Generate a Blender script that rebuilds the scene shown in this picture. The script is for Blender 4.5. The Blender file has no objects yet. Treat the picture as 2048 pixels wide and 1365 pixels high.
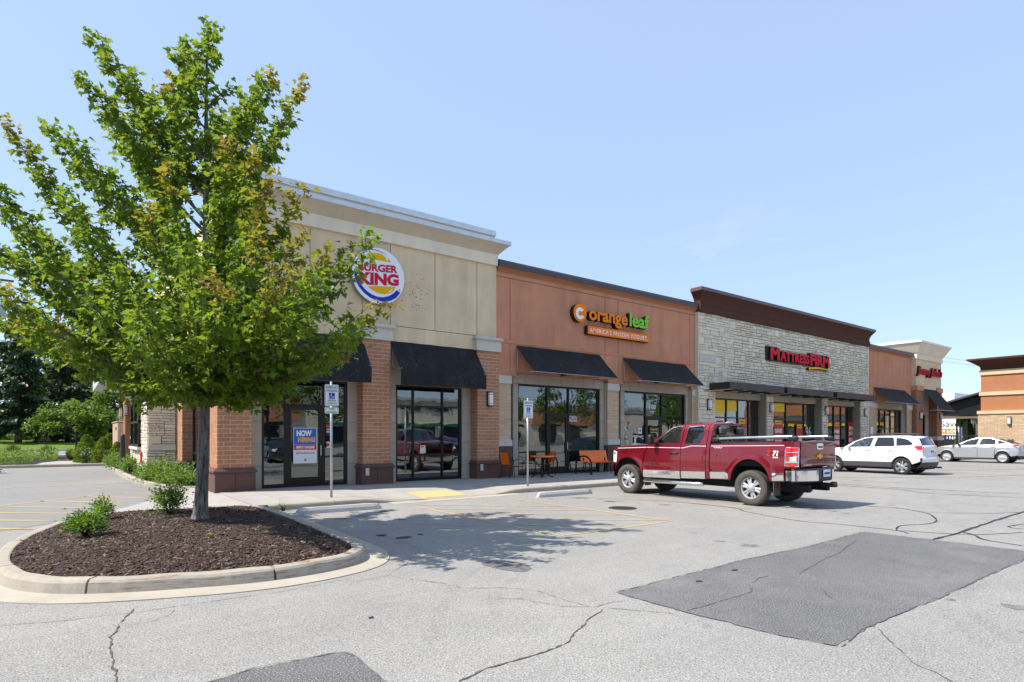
import bpy, bmesh, math, random
import numpy as np
from mathutils import Vector, Matrix, Euler, Quaternion

# ------------------------------------------------------------------ camera, sky, sun, exposure
scene = bpy.context.scene
COL = scene.collection
SUN_DIR = Vector((0.71, -0.31, -1.0)).normalized()          # the way the light travels
SUN_ELEV = math.asin(-SUN_DIR.z)
SUN_AZ = math.atan2(-SUN_DIR.x, -SUN_DIR.y)                 # clockwise from +Y, towards the sun

cam = bpy.data.cameras.new('camera')
camo = bpy.data.objects.new('camera', cam); COL.objects.link(camo)
YAW = math.atan2(1570, 1186)                                # +X lies this far right of the view axis
cam.sensor_width = 36.0; cam.lens = 1186 / 2048 * 36.0
cam.shift_y = (872 - 682.5) / 2048
cam.clip_start = 0.05; cam.clip_end = 4000
camo.location = (0, 0, 1.6)
camo.rotation_euler = (math.pi / 2, 0, YAW - math.pi / 2)
scene.camera = camo

world = bpy.data.worlds.new('World'); scene.world = world; world.use_nodes = True
wn, wl = world.node_tree.nodes, world.node_tree.links
wn.clear()
w_out = wn.new('ShaderNodeOutputWorld'); w_bg = wn.new('ShaderNodeBackground')
w_sky = wn.new('ShaderNodeTexSky'); w_sky.sky_type = 'NISHITA'; w_sky.sun_disc = False
w_sky.sun_elevation = SUN_ELEV; w_sky.sun_rotation = SUN_AZ
w_sky.altitude = 200; w_sky.air_density = 1.0; w_sky.dust_density = 0.5; w_sky.ozone_density = 1.6
w_bg.inputs['Strength'].default_value = 0.15
# thin high cirrus low in the sky
w_tc = wn.new('ShaderNodeTexCoord'); w_map = wn.new('ShaderNodeMapping')
w_map.inputs['Scale'].default_value = (1.6, 1.6, 5.5); w_map.inputs['Location'].default_value = (0.35, 0.1, 0.2)
w_no = wn.new('ShaderNodeTexNoise'); w_no.inputs['Scale'].default_value = 2.6; w_no.inputs['Detail'].default_value = 9
w_no.inputs['Roughness'].default_value = 0.62
w_r = wn.new('ShaderNodeMapRange'); w_r.inputs['From Min'].default_value = 0.60; w_r.inputs['From Max'].default_value = 0.86
w_r.inputs['To Max'].default_value = 0.55
w_mix = wn.new('ShaderNodeMix'); w_mix.data_type = 'RGBA'
w_mix.inputs[7].default_value = (2.6, 2.7, 2.9, 1)
wl.new(w_tc.outputs['Generated'], w_map.inputs['Vector']); wl.new(w_map.outputs[0], w_no.inputs['Vector'])
w_sep = wn.new('ShaderNodeSeparateXYZ'); wl.new(w_tc.outputs['Generated'], w_sep.inputs[0])
w_el = wn.new('ShaderNodeMapRange'); w_el.inputs['From Min'].default_value = 0.42; w_el.inputs['From Max'].default_value = 0.12
wl.new(w_sep.outputs['Z'], w_el.inputs[0])                  # the wisps keep to the lower sky all round
w_mul = wn.new('ShaderNodeMath'); w_mul.operation = 'MULTIPLY'
wl.new(w_no.outputs[0], w_r.inputs[0]); wl.new(w_r.outputs[0], w_mul.inputs[0]); wl.new(w_el.outputs[0], w_mul.inputs[1]); wl.new(w_mul.outputs[0], w_mix.inputs[0])
w_veil = wn.new('ShaderNodeMix'); w_veil.data_type = 'RGBA'; w_veil.inputs[0].default_value = 0.80   # one flat blue blended over the sky to even its tone and light
w_veil.inputs[7].default_value = (1.22, 1.62, 2.36, 1)
wl.new(w_sky.outputs[0], w_veil.inputs[6]); wl.new(w_veil.outputs[2], w_mix.inputs[6]); wl.new(w_mix.outputs[2], w_bg.inputs['Color'])
wl.new(w_bg.outputs[0], w_out.inputs['Surface'])

sun = bpy.data.lights.new('sun', 'SUN'); sun.energy = 2.75; sun.angle = math.radians(0.53); sun.color = (1.0, 0.93, 0.83)
suno = bpy.data.objects.new('sun', sun); COL.objects.link(suno)
suno.rotation_euler = SUN_DIR.to_track_quat('-Z', 'Y').to_euler(); suno.location = (-20, 12, 40)

scene.view_settings.view_transform = 'Standard'; scene.view_settings.look = 'None'
scene.view_settings.gamma = 1.0; scene.view_settings.use_curve_mapping = False
scene.view_settings.exposure = 1.40
scene.cycles.max_bounces = 8; scene.cycles.transparent_max_bounces = 16
scene.cycles.caustics_reflective = False; scene.cycles.caustics_refractive = False
scene.cycles.sample_clamp_indirect = 6

rnd = random.Random(7)
# ------------------------------------------------------------------ materials
MATS = {}
def _new(name):
    m = bpy.data.materials.new(name); m.use_nodes = True
    nt = m.node_tree; nt.nodes.clear()
    out = nt.nodes.new('ShaderNodeOutputMaterial')
    MATS[name] = m
    return m, nt, out
class N:
    """tiny node helper"""
    def __init__(s, nt): s.nt = nt
    def n(s, t, **k):
        x = s.nt.nodes.new('ShaderNode' + t)
        for a, v in k.items(): setattr(x, a, v)
        return x
    def l(s, a, b): s.nt.links.new(a, b)
    def coord(s, scale=(1, 1, 1), which='Object', rot=(0, 0, 0)):
        tc = s.n('TexCoord'); mp = s.n('Mapping'); mp.inputs['Scale'].default_value = scale; mp.inputs['Rotation'].default_value = rot
        s.l(tc.outputs[which], mp.inputs['Vector']); return mp.outputs[0]
    def noise(s, vec, scale, detail=4, rough=0.55, dist=0.0):
        t = s.n('TexNoise'); t.inputs['Scale'].default_value = scale; t.inputs['Detail'].default_value = detail
        t.inputs['Roughness'].default_value = rough; t.inputs['Distortion'].default_value = dist
        s.l(vec, t.inputs['Vector']); return t.outputs[0]
    def rng(s, v, a, b, c=0.0, d=1.0):
        t = s.n('MapRange'); t.inputs[1].default_value = a; t.inputs[2].default_value = b
        t.inputs[3].default_value = c; t.inputs[4].default_value = d; s.l(v, t.inputs[0]); return t.outputs[0]
    def math(s, op, a, b=None):
        t = s.n('Math', operation=op)
        for i, x in enumerate((a, b)):
            if x is None: continue
            if isinstance(x, (int, float)): t.inputs[i].default_value = x
            else: s.l(x, t.inputs[i])
        return t.outputs[0]
    def mix(s, fac, a, b, blend='MIX'):
        t = s.n('Mix', data_type='RGBA', blend_type=blend)
        for i, x in ((0, fac), (6, a), (7, b)):
            if isinstance(x, (int, float)): t.inputs[i].default_value = x
            elif isinstance(x, (tuple, list)): t.inputs[i].default_value = (*x[:3], 1)
            else: s.l(x, t.inputs[i])
        return t.outputs[2]
    def bump(s, h, strength, dist=0.01):
        t = s.n('Bump'); t.inputs['Strength'].default_value = strength; t.inputs['Distance'].default_value = dist
        s.l(h, t.inputs['Height']); return t.outputs[0]
    def bsdf(s, color, rough=0.6, metal=0.0, normal=None, spec=0.5, **k):
        t = s.n('BsdfPrincipled')
        for key, x in (('Base Color', color), ('Roughness', rough), ('Metallic', metal), ('Specular IOR Level', spec)):
            if isinstance(x, (int, float)): t.inputs[key].default_value = x
            elif isinstance(x, (tuple, list)): t.inputs[key].default_value = (*x[:3], 1)
            else: s.l(x, t.inputs[key])
        for key, x in k.items(): t.inputs[key.replace('_', ' ')].default_value = x
        if normal is not None: s.l(normal, t.inputs['Normal'])
        return t.outputs[0]

def plain(name, col, rough=0.5, metal=0.0, var=0.10, scale=6.0, bump=0.0, bscale=60.0, spec=0.5, **k):
    """one colour with a little uneven tone and optional fine relief"""
    m, nt, out = _new(name); g = N(nt); v = g.coord()
    f = g.rng(g.noise(v, scale, 5, 0.6), 0.3, 0.7)
    lo = tuple(c * (1 - var) for c in col); hi = tuple(min(1, c * (1 + var)) for c in col)
    c = g.mix(f, lo, hi)
    nrm = g.bump(g.noise(v, bscale, 3), bump, 0.01) if bump else None
    r = g.rng(g.noise(v, scale * 2, 3), 0.3, 0.7, max(0, rough - 0.06), min(1, rough + 0.06))
    g.l(g.bsdf(c, r, metal, nrm, spec, **k), out.inputs[0]); return m

def pieces(name, cols, rough=0.85, bump=0.5, bscale=35.0, mottle=0.16, mscale=14.0):
    """bricks and stones: each piece has its own tone, whether an object or an island of a joined mesh"""
    m, nt, out = _new(name); g = N(nt); v = g.coord()
    oi = g.n('ObjectInfo'); ge = g.n('NewGeometry')
    r = g.math('FRACT', g.math('ADD', g.math('MULTIPLY', oi.outputs['Random'], 7.13), g.math('MULTIPLY', ge.outputs['Random Per Island'], 5.37)))
    ramp = g.n('ValToRGB'); e = ramp.color_ramp.elements
    while len(e) < len(cols): e.new(0.5)
    for i, c in enumerate(cols): e[i].position = i / (len(cols) - 1); e[i].color = (*c, 1)
    g.l(r, ramp.inputs[0])
    n1 = g.noise(v, mscale, 6, 0.65)
    c = g.mix(g.rng(n1, 0.3, 0.75, 0, mottle * 2), ramp.outputs[0], tuple(x * 0.55 for x in cols[0]))
    g.l(g.bsdf(c, rough, 0, g.bump(g.noise(v, bscale, 5, 0.65), bump, 0.02), 0.3), out.inputs[0]); return m

def stucco(name, col, dirt=0.12, var=0.06):
    m, nt, out = _new(name); g = N(nt); v = g.coord()
    n1 = g.rng(g.noise(v, 0.9, 5, 0.6), 0.3, 0.7); n2 = g.rng(g.noise(g.coord((1.2, 1.2, 0.18)), 2.2, 6, 0.65), 0.42, 0.8)
    c = g.mix(n1, tuple(x * (1 - var) for x in col), tuple(min(1, x * (1 + var)) for x in col))
    c = g.mix(g.math('MULTIPLY', n2, dirt), c, (0.10, 0.085, 0.065))
    g.l(g.bsdf(c, 0.92, 0, g.bump(g.noise(v, 160, 3, 0.6), 0.35, 0.004), 0.2), out.inputs[0]); return m

def asphalt(name, lo, hi, worn=0.4, mott=0.42):
    m, nt, out = _new(name); g = N(nt); v = g.coord()
    agg = g.noise(v, 78, 2, 0.8); agg2 = g.noise(v, 30, 4, 0.7)
    base = g.mix(g.rng(g.noise(v, 0.35, 6, 0.62), 0.3, 0.7), lo, hi)
    patch = g.rng(g.noise(v, 1.7, 7, 0.75), 0.38, 0.66)
    base = g.mix(g.math('MULTIPLY', patch, mott), base, tuple(x * 0.80 for x in lo))
    streak = g.rng(g.noise(g.coord((0.22, 3.0, 1), rot=(0, 0, math.radians(-62))), 1.4, 6, 0.7), 0.5, 0.78)
    base = g.mix(g.math('MULTIPLY', streak, 0.30), base, tuple(x * 0.62 for x in lo))
    dark = g.rng(agg, 0.34, 0.48, 1.0, 0.0); light = g.rng(agg, 0.54, 0.68)
    c = g.mix(g.rng(agg2, 0.34, 0.66, 0.30, 0.0), base, tuple(x * 0.45 for x in lo))
    c = g.mix(g.math('MULTIPLY', dark, 0.75), c, tuple(x * 0.30 for x in lo))
    c = g.mix(g.math('MULTIPLY', light, worn), c, tuple(min(1, x * 1.75) for x in hi))
    spot = g.rng(g.noise(v, 3.1, 2, 0.4), 0.74, 0.80)
    c = g.mix(g.math('MULTIPLY', spot, 0.5), c, tuple(x * 0.4 for x in lo))
    h = g.math('ADD', agg, g.math('MULTIPLY', agg2, 0.6))
    g.l(g.bsdf(c, 0.9, 0, g.bump(h, 0.55, 0.012), 0.25), out.inputs[0]); return m

def concrete(name, col, stain=0.35, rust=0.0):
    m, nt, out = _new(name); g = N(nt); v = g.coord()
    n1 = g.rng(g.noise(v, 1.3, 6, 0.65), 0.3, 0.7); n2 = g.rng(g.noise(v, 5.5, 6, 0.7), 0.45, 0.75)
    oi = g.n('ObjectInfo')
    c = g.mix(n1, tuple(x * 0.86 for x in col), tuple(min(1, x * 1.08) for x in col))
    c = g.mix(g.rng(oi.outputs['Random'], 0, 1, 0, 0.14), c, tuple(x * 0.6 for x in col))
    c = g.mix(g.math('MULTIPLY', n2, stain), c, tuple(x * 0.55 for x in col))
    fine = g.noise(v, 140, 3, 0.7)
    c = g.mix(g.rng(fine, 0.3, 0.7, 0.16, 0.0), c, (0.07, 0.065, 0.06))
    if rust:
        z = g.noise(g.coord((2.2, 2.2, 30)), 1.3, 7, 0.75)
        c = g.mix(g.rng(z, 0.545, 0.63, 0, rust), c, (0.21, 0.085, 0.035))
    g.l(g.bsdf(c, 0.88, 0, g.bump(g.noise(v, 70, 5, 0.7), 0.35, 0.01), 0.25), out.inputs[0]); return m

def leaf_mat(name, cols, tip=None, trans=0.45, rough=0.45):
    m, nt, out = _new(name); g = N(nt)
    ge = g.n('NewGeometry'); oi = g.n('ObjectInfo')
    r = g.math('FRACT', g.math('ADD', ge.outputs['Random Per Island'], oi.outputs['Random']))
    ramp = g.n('ValToRGB'); e = ramp.color_ramp.elements
    while len(e) < len(cols): e.new(0.5)
    for i, c in enumerate(cols): e[i].position = i / (len(cols) - 1); e[i].color = (*c, 1)
    g.l(r, ramp.inputs[0]); c = ramp.outputs[0]
    if tip:
        at = g.n('Attribute', attribute_name='tint')
        c = g.mix(g.rng(at.outputs['Fac'], 0.25, 0.6, 0, 0.85), c, tip[0])
        c = g.mix(g.rng(at.outputs['Fac'], 0.6, 1.0, 0, 0.85), c, tip[1])
    d = g.bsdf(c, rough, 0, None, 0.35)
    t = g.n('BsdfTranslucent'); g.l(g.mix(0.5, c, (0.30, 0.38, 0.03)), t.inputs['Color'])
    mx = g.n('MixShader'); mx.inputs[0].default_value = trans
    g.l(d, mx.inputs[1]); g.l(t.outputs[0], mx.inputs[2]); g.l(mx.outputs[0], out.inputs[0]); return m

def glass(name, tint=(0.50, 0.55, 0.54), base=0.09, gain=1.5, wave=0.004):
    m, nt, out = _new(name); g = N(nt)
    fr = g.n('Fresnel'); fr.inputs['IOR'].default_value = 1.52
    ge = g.n('NewGeometry'); g.l(g.rng(ge.outputs['Backfacing'], 0, 1, 1.52, 1 / 1.52), fr.inputs['IOR'])   # thin pane: the same from both sides
    f = g.math('MINIMUM', g.math('ADD', g.math('MULTIPLY', fr.outputs[0], gain), base), 1.0)
    tr = g.n('BsdfTransparent'); tr.inputs[0].default_value = (*tint, 1)
    gl = g.n('BsdfGlossy'); gl.inputs['Roughness'].default_value = 0.0; gl.inputs[0].default_value = (0.93, 0.96, 1.0, 1)
    if wave: g.l(g.bump(g.noise(g.coord(), 1.1, 2, 0.4), wave, 1.0), gl.inputs['Normal'])
    mx = g.n('MixShader'); g.l(f, mx.inputs[0]); g.l(tr.outputs[0], mx.inputs[1]); g.l(gl.outputs[0], mx.inputs[2])
    g.l(mx.outputs[0], out.inputs[0]); return m

def paint(name, col, flake=0.0, rough=0.25, metal=0.0, coat=1.0):
    m, nt, out = _new(name); g = N(nt); v = g.coord()
    c = g.mix(g.rng(g.noise(v, 1.2, 4), 0.35, 0.7), col, tuple(x * 0.93 for x in col))
    dirt = g.rng(g.noise(g.coord((1, 1, 0.4)), 5, 5, 0.7), 0.5, 0.8)
    c = g.mix(g.math('MULTIPLY', dirt, 0.07), c, (0.25, 0.22, 0.18))
    g.l(g.bsdf(c, rough, metal, None, 0.5, Coat_Weight=coat, Coat_Roughness=0.03), out.inputs[0]); return m

def awning_fabric(name):
    m, nt, out = _new(name); g = N(nt); v = g.coord()
    c = g.mix(g.rng(g.noise(v, 2, 4), 0.3, 0.7), (0.006, 0.007, 0.008), (0.014, 0.015, 0.017))
    spk = g.rng(g.noise(v, 24, 3, 0.6), 0.64, 0.72); area = g.rng(g.noise(g.coord((0.55, 1, 1)), 1.5, 4, 0.6), 0.42, 0.66)
    c = g.mix(g.math('MULTIPLY', spk, area), c, (0.34, 0.40, 0.36))
    haze = g.rng(g.noise(g.coord((2.2, 0.6, 0.6)), 2.4, 5, 0.7), 0.52, 0.80, 0, 0.07)
    c = g.mix(haze, c, (0.30, 0.32, 0.31))
    wv = g.n('TexWave'); wv.inputs['Scale'].default_value = 220
    g.l(g.bsdf(c, 0.75, 0, g.bump(g.noise(v, 260, 2), 0.25, 0.003), 0.3), out.inputs[0]); return m

asphalt('asphalt', (0.295, 0.286, 0.268), (0.37, 0.358, 0.334), 0.48)
asphalt('asphalt_dark', (0.125, 0.123, 0.122), (0.235, 0.230, 0.225), 1.0, 0.75)
asphalt('lane_asphalt', (0.26, 0.257, 0.25), (0.31, 0.305, 0.295), 0.25)
concrete('sidewalk', (0.42, 0.395, 0.36), 0.22)
concrete('kerb', (0.43, 0.385, 0.315), 0.7)
concrete('kerb_rusty', (0.43, 0.385, 0.315), 0.7, 0.85)
concrete('gutter', (0.47, 0.42, 0.345), 0.25)
concrete('wheel_stop', (0.55, 0.54, 0.52), 0.3)
concrete('cap_stone', (0.62, 0.59, 0.53), 0.25)
concrete('tile', (0.46, 0.40, 0.335), 0.22)
pieces('brick_orange', [(0.39, 0.175, 0.095), (0.46, 0.21, 0.115), (0.43, 0.195, 0.105), (0.51, 0.245, 0.14)], bump=0.4)
pieces('brick_red', [(0.28, 0.125, 0.075), (0.33, 0.15, 0.09), (0.36, 0.165, 0.10)], bump=0.3)
pieces('brick_cream', [(0.52, 0.36, 0.22), (0.60, 0.44, 0.29), (0.56, 0.40, 0.255), (0.66, 0.51, 0.36)], bump=0.4)
pieces('stone', [(0.60, 0.535, 0.42), (0.74, 0.665, 0.535), (0.67, 0.60, 0.475), (0.79, 0.725, 0.60), (0.72, 0.62, 0.46)], bump=0.9, bscale=18, mottle=0.12)
pieces('stone_base', [(0.145, 0.078, 0.062), (0.165, 0.088, 0.07)], bump=0.8, bscale=70, mscale=90, mottle=0.35)
pieces('mulch_chip', [(0.035, 0.020, 0.015), (0.065, 0.037, 0.027), (0.10, 0.062, 0.047), (0.05, 0.028, 0.021), (0.14, 0.095, 0.07), (0.24, 0.18, 0.14)], bump=0.3)
plain('mulch_soil', (0.030, 0.018, 0.013), 0.95, var=0.4, scale=30, bump=0.8, bscale=45)
plain('mortar', (0.56, 0.50, 0.41), 0.95, bump=0.3)
plain('mortar_dark', (0.30, 0.275, 0.235), 0.95, bump=0.3)
plain('mortar_stone', (0.30, 0.27, 0.22), 0.95, bump=0.3)  # mortar behind the mattress shop's stones, one even dull tone
stucco('stucco_beige', (0.69, 0.55, 0.365), 0.24, 0.09)
stucco('stucco_cream', (0.76, 0.67, 0.53))
stucco('stucco_sand', (0.58, 0.49, 0.375))
stucco('stucco_rust', (0.56, 0.255, 0.150), 0.30, 0.09)
stucco('stucco_terracotta', (0.40, 0.175, 0.085), 0.12)
stucco('stucco_brown', (0.085, 0.036, 0.025), 0.1)
stucco('stucco_tan', (0.62, 0.47, 0.30))
stucco('stucco_pink', (0.42, 0.30, 0.235))
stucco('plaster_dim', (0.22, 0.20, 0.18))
plain('seam', (0.10, 0.075, 0.05), 0.95)
plain('seam_rust', (0.06, 0.026, 0.016), 0.95)
plain('metal_cap_light', (0.60, 0.63, 0.66), 0.4, 0.3)
plain('metal_cap_dark', (0.075, 0.058, 0.062), 0.45, 0.3)
plain('metal_cap_plum', (0.115, 0.075, 0.075), 0.45, 0.2)
plain('canopy_metal', (0.030, 0.028, 0.027), 0.45, 0.2)
plain('frame_bronze', (0.012, 0.010, 0.009), 0.35, 0.4)
plain('black_metal', (0.010, 0.010, 0.011), 0.4, 0.2)
plain('galvanised', (0.46, 0.49, 0.52), 0.38, 0.85, var=0.15, scale=25)
plain('bright_metal', (0.72, 0.72, 0.72), 0.16, 1.0, var=0.03)
plain('chrome', (0.86, 0.86, 0.86), 0.06, 1.0, var=0.02)
plain('alloy', (0.62, 0.62, 0.63), 0.22, 0.9, var=0.04)
plain('alloy_silver', (0.52, 0.53, 0.55), 0.35, 0.5, var=0.04)
plain('rubber', (0.022, 0.021, 0.020), 0.8, var=0.25, scale=9, bump=0.3, bscale=50)
plain('tyre_dusty', (0.075, 0.066, 0.058), 0.85, var=0.3, scale=9, bump=0.3, bscale=50)
plain('black_plastic', (0.014, 0.014, 0.015), 0.5)
plain('grey_plastic', (0.065, 0.065, 0.068), 0.6)
plain('dark_void', (0.006, 0.006, 0.006), 0.9)
plain('upholstery', (0.10, 0.095, 0.09), 0.8)
plain('upholstery_tan', (0.38, 0.33, 0.26), 0.8)
plain('white_sign', (0.80, 0.82, 0.84), 0.3, var=0.02)
plain('sign_rim', (0.28, 0.26, 0.24), 0.45, 0.3)
plain('white_paint', (0.78, 0.78, 0.76), 0.45, var=0.03)
plain('sign_blue', (0.015, 0.045, 0.42), 0.55, spec=0.15, var=0.04)
plain('sign_yellow', (0.80, 0.42, 0.008), 0.55, spec=0.15, var=0.03)
plain('sign_red', (0.62, 0.010, 0.030), 0.55, spec=0.15, var=0.03)
plain('sign_orange', (0.88, 0.22, 0.010), 0.55, spec=0.15, var=0.03)
plain('sign_green', (0.22, 0.58, 0.05), 0.55, spec=0.15, var=0.03)
plain('sign_black', (0.006, 0.006, 0.006), 0.5)
plain('poster_red', (0.50, 0.025, 0.018), 0.45, var=0.04)
plain('poster_yellow', (0.78, 0.52, 0.02), 0.45, var=0.04)
plain('poster_white', (0.72, 0.74, 0.78), 0.45, var=0.04)
plain('poster_blue', (0.02, 0.11, 0.50), 0.45, var=0.04)
plain('poster_amber', (0.85, 0.42, 0.02), 0.45)
plain('poster_teal', (0.06, 0.36, 0.42), 0.45)
plain('poster_mint', (0.42, 0.58, 0.50), 0.45, var=0.25, scale=7)
plain('poster_orange', (0.75, 0.17, 0.02), 0.45)
plain('poster_coral', (0.68, 0.16, 0.08), 0.45)
plain('sign_text_green', (0.015, 0.14, 0.09), 0.4)
plain('orange_furniture', (0.95, 0.19, 0.008), 0.38, var=0.05)
plain('lamp_glass', (0.78, 0.78, 0.74), 0.35)
plain('wood_pole', (0.16, 0.12, 0.09), 0.9, var=0.3, scale=20)
plain('transformer', (0.42, 0.45, 0.48), 0.5)
plain('wire', (0.05, 0.05, 0.055), 0.6)
plain('roof_shingle', (0.125, 0.095, 0.090), 0.95, var=0.25, scale=14, bump=0.8, bscale=20)
plain('house_brick', (0.16, 0.08, 0.055), 0.9, var=0.25, scale=25)
plain('house_siding', (0.38, 0.33, 0.24), 0.9)
plain('fence_black', (0.012, 0.012, 0.013), 0.5)
plain('manhole', (0.070, 0.052, 0.042), 0.75, 0.3, var=0.3, scale=20, bump=0.8, bscale=30)
plain('tar', (0.022, 0.021, 0.022), 0.6, var=0.3, scale=9)
plain('crack_soil', (0.085, 0.076, 0.063), 0.95, var=0.4, scale=20)
plain('cabinet', (0.46, 0.31, 0.225), 0.7)
plain('extinguisher', (0.55, 0.01, 0.012), 0.4)
plain('flower_pink', (0.42, 0.10, 0.17), 0.7, var=0.3)
plain('cooler_yellow', (0.82, 0.55, 0.01), 0.5)
plain('dry_twig', (0.34, 0.30, 0.26), 0.9, var=0.2, scale=20)
def film(name, col, lo, hi, scale, most):
    """thin stain on the lot: patchy, see-through"""
    m, nt, out = _new(name); g = N(nt); v = g.coord()
    f = g.math('MULTIPLY', g.rng(g.noise(v, scale, 5, 0.75), lo, hi), most)
    tr = g.n('BsdfTransparent'); mx = g.n('MixShader'); g.l(f, mx.inputs[0]); g.l(tr.outputs[0], mx.inputs[1]); g.l(g.bsdf(col, 0.7, 0, None, 0.3), mx.inputs[2]); g.l(mx.outputs[0], out.inputs[0])
film('oil_film', (0.05, 0.045, 0.04), 0.35, 0.6, 9, 0.38); film('tyre_film', (0.06, 0.058, 0.056), 0.45, 0.7, 22, 0.16)
plain('asphalt_seam', (0.13, 0.127, 0.125), 0.85, var=0.35, scale=30, bump=0.6, bscale=60)
plain('sign_navy', (0.012, 0.018, 0.085), 0.35)
awning_fabric('awning')
glass('window_glass')
glass('car_glass', (0.34, 0.38, 0.37), 0.05, 1.4, 0)
glass('car_glass_dark', (0.020, 0.022, 0.026), 0.05, 1.4, 0)
glass('light_lens', (0.75, 0.75, 0.75), 0.05, 1.0, 0)
paint('truck_red', (0.22, 0.003, 0.014), rough=0.26, metal=0.45)
paint('truck_shadow_red', (0.235, 0.005, 0.018), rough=0.28, metal=0.35)
paint('car_white', (0.80, 0.81, 0.82))
paint('car_silver', (0.52, 0.54, 0.57), rough=0.3, metal=0.55)
paint('car_navy', (0.012, 0.020, 0.035), rough=0.25, metal=0.2)
paint('lens_red', (0.55, 0.008, 0.012), rough=0.15)
paint('lens_amber', (0.75, 0.25, 0.02), rough=0.15)
# yellow road paint, worn through
def worn_paint(name, col, wear):
    m, nt, out = _new(name); g = N(nt); v = g.coord()
    n = g.noise(v, 7, 6, 0.75); n2 = g.noise(v, 60, 3, 0.7)
    f = g.rng(g.math('ADD', n, g.math('MULTIPLY', n2, 0.5)), 0.62, 0.95, wear, min(1, wear + 0.6))
    c = g.mix(f, col, (0.30, 0.293, 0.275))
    g.l(g.bsdf(c, 0.8, 0, g.bump(g.noise(v, 95, 3, 0.7), 0.4, 0.01), 0.25), out.inputs[0])
worn_paint('paint_yellow', (0.58, 0.35, 0.05), 0.26)
worn_paint('paint_yellow_faded', (0.56, 0.37, 0.09), 0.36)
plain('tactile_yellow', (0.58, 0.44, 0.19), 0.8, var=0.12, scale=14)
def bark(name, a, b):
    m, nt, out = _new(name); g = N(nt); v = g.coord((9, 9, 1.6))
    n = g.noise(v, 2.2, 7, 0.7, 0.4); n2 = g.noise(g.coord(), 4, 4)
    c = g.mix(g.rng(n, 0.38, 0.62), a, b); c = g.mix(g.rng(n2, 0.5, 0.8, 0, 0.35), c, (0.20, 0.185, 0.165))
    g.l(g.bsdf(c, 0.95, 0, g.bump(n, 0.9, 0.03), 0.2), out.inputs[0])
bark('bark', (0.050, 0.042, 0.035), (0.25, 0.225, 0.20)); bark('bark_dark', (0.030, 0.024, 0.019), (0.075, 0.060, 0.05))
leaf_mat('maple_leaf', [(0.080, 0.165, 0.014), (0.15, 0.26, 0.024), (0.11, 0.21, 0.018), (0.20, 0.31, 0.032)],
         ((0.26, 0.23, 0.025), (0.42, 0.17, 0.04)), trans=0.58)
leaf_mat('shrub_leaf', [(0.075, 0.185, 0.018), (0.13, 0.28, 0.028), (0.10, 0.23, 0.02)])
leaf_mat('ground_leaf', [(0.085, 0.175, 0.032), (0.16, 0.29, 0.06), (0.12, 0.23, 0.045)])
leaf_mat('tree_leaf', [(0.050, 0.12, 0.014), (0.085, 0.18, 0.022), (0.12, 0.235, 0.03)], trans=0.5)
leaf_mat('tree_leaf_dark', [(0.016, 0.045, 0.012), (0.030, 0.075, 0.016), (0.045, 0.10, 0.02)], trans=0.3)
leaf_mat('needle', [(0.014, 0.036, 0.017), (0.026, 0.058, 0.026), (0.042, 0.082, 0.036)], trans=0.2)
leaf_mat('dwarf_needle', [(0.075, 0.15, 0.016), (0.12, 0.22, 0.022), (0.16, 0.27, 0.03)], trans=0.42)
leaf_mat('grass_blade', [(0.10, 0.17, 0.03), (0.17, 0.24, 0.05), (0.22, 0.24, 0.08)], trans=0.4)
leaf_mat('plume', [(0.30, 0.20, 0.12), (0.38, 0.26, 0.17)], trans=0.3)
def lawn_mat():
    m, nt, out = _new('lawn'); g = N(nt); v = g.coord()
    c = g.mix(g.rng(g.noise(v, 0.25, 6, 0.65), 0.3, 0.7), (0.095, 0.165, 0.018), (0.16, 0.24, 0.028))
    c = g.mix(g.rng(g.noise(v, 9, 4, 0.7), 0.35, 0.7, 0, 0.5), c, (0.06, 0.11, 0.012))
    g.l(g.bsdf(c, 0.95, 0, g.bump(g.noise(v, 30, 4, 0.7), 0.6, 0.05), 0.15), out.inputs[0])
lawn_mat()
def M(n): return MATS[n]

# ------------------------------------------------------------------ object helpers
def tag(o, label=None, cat=None, group=None, kind=None):
    if label: o['label'] = label
    if cat: o['category'] = cat
    if group: o['group'] = group
    if kind: o['kind'] = kind
    return o
def empty(name, loc=(0, 0, 0), parent=None):
    o = bpy.data.objects.new(name, None); COL.objects.link(o)
    o.empty_display_size = 0.2
    if parent is not None:
        o.parent = parent; o.location = Vector(loc) - wloc(parent)
    else: o.location = loc
    return o
def thing(name, loc, label, cat, group=None):
    return tag(empty(name, loc), label, cat, group)
def wloc(o):
    v = Vector((0, 0, 0))
    while o is not None: v += o.location; o = o.parent
    return v
def link_mesh(name, me, parent=None, loc=(0, 0, 0), rot=None, scale=None):
    o = bpy.data.objects.new(name, me); COL.objects.link(o)
    if parent is not None: o.parent = parent; o.location = Vector(loc) - wloc(parent)
    else: o.location = loc
    if rot: o.rotation_euler = rot
    if scale: o.scale = scale
    return o
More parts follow.
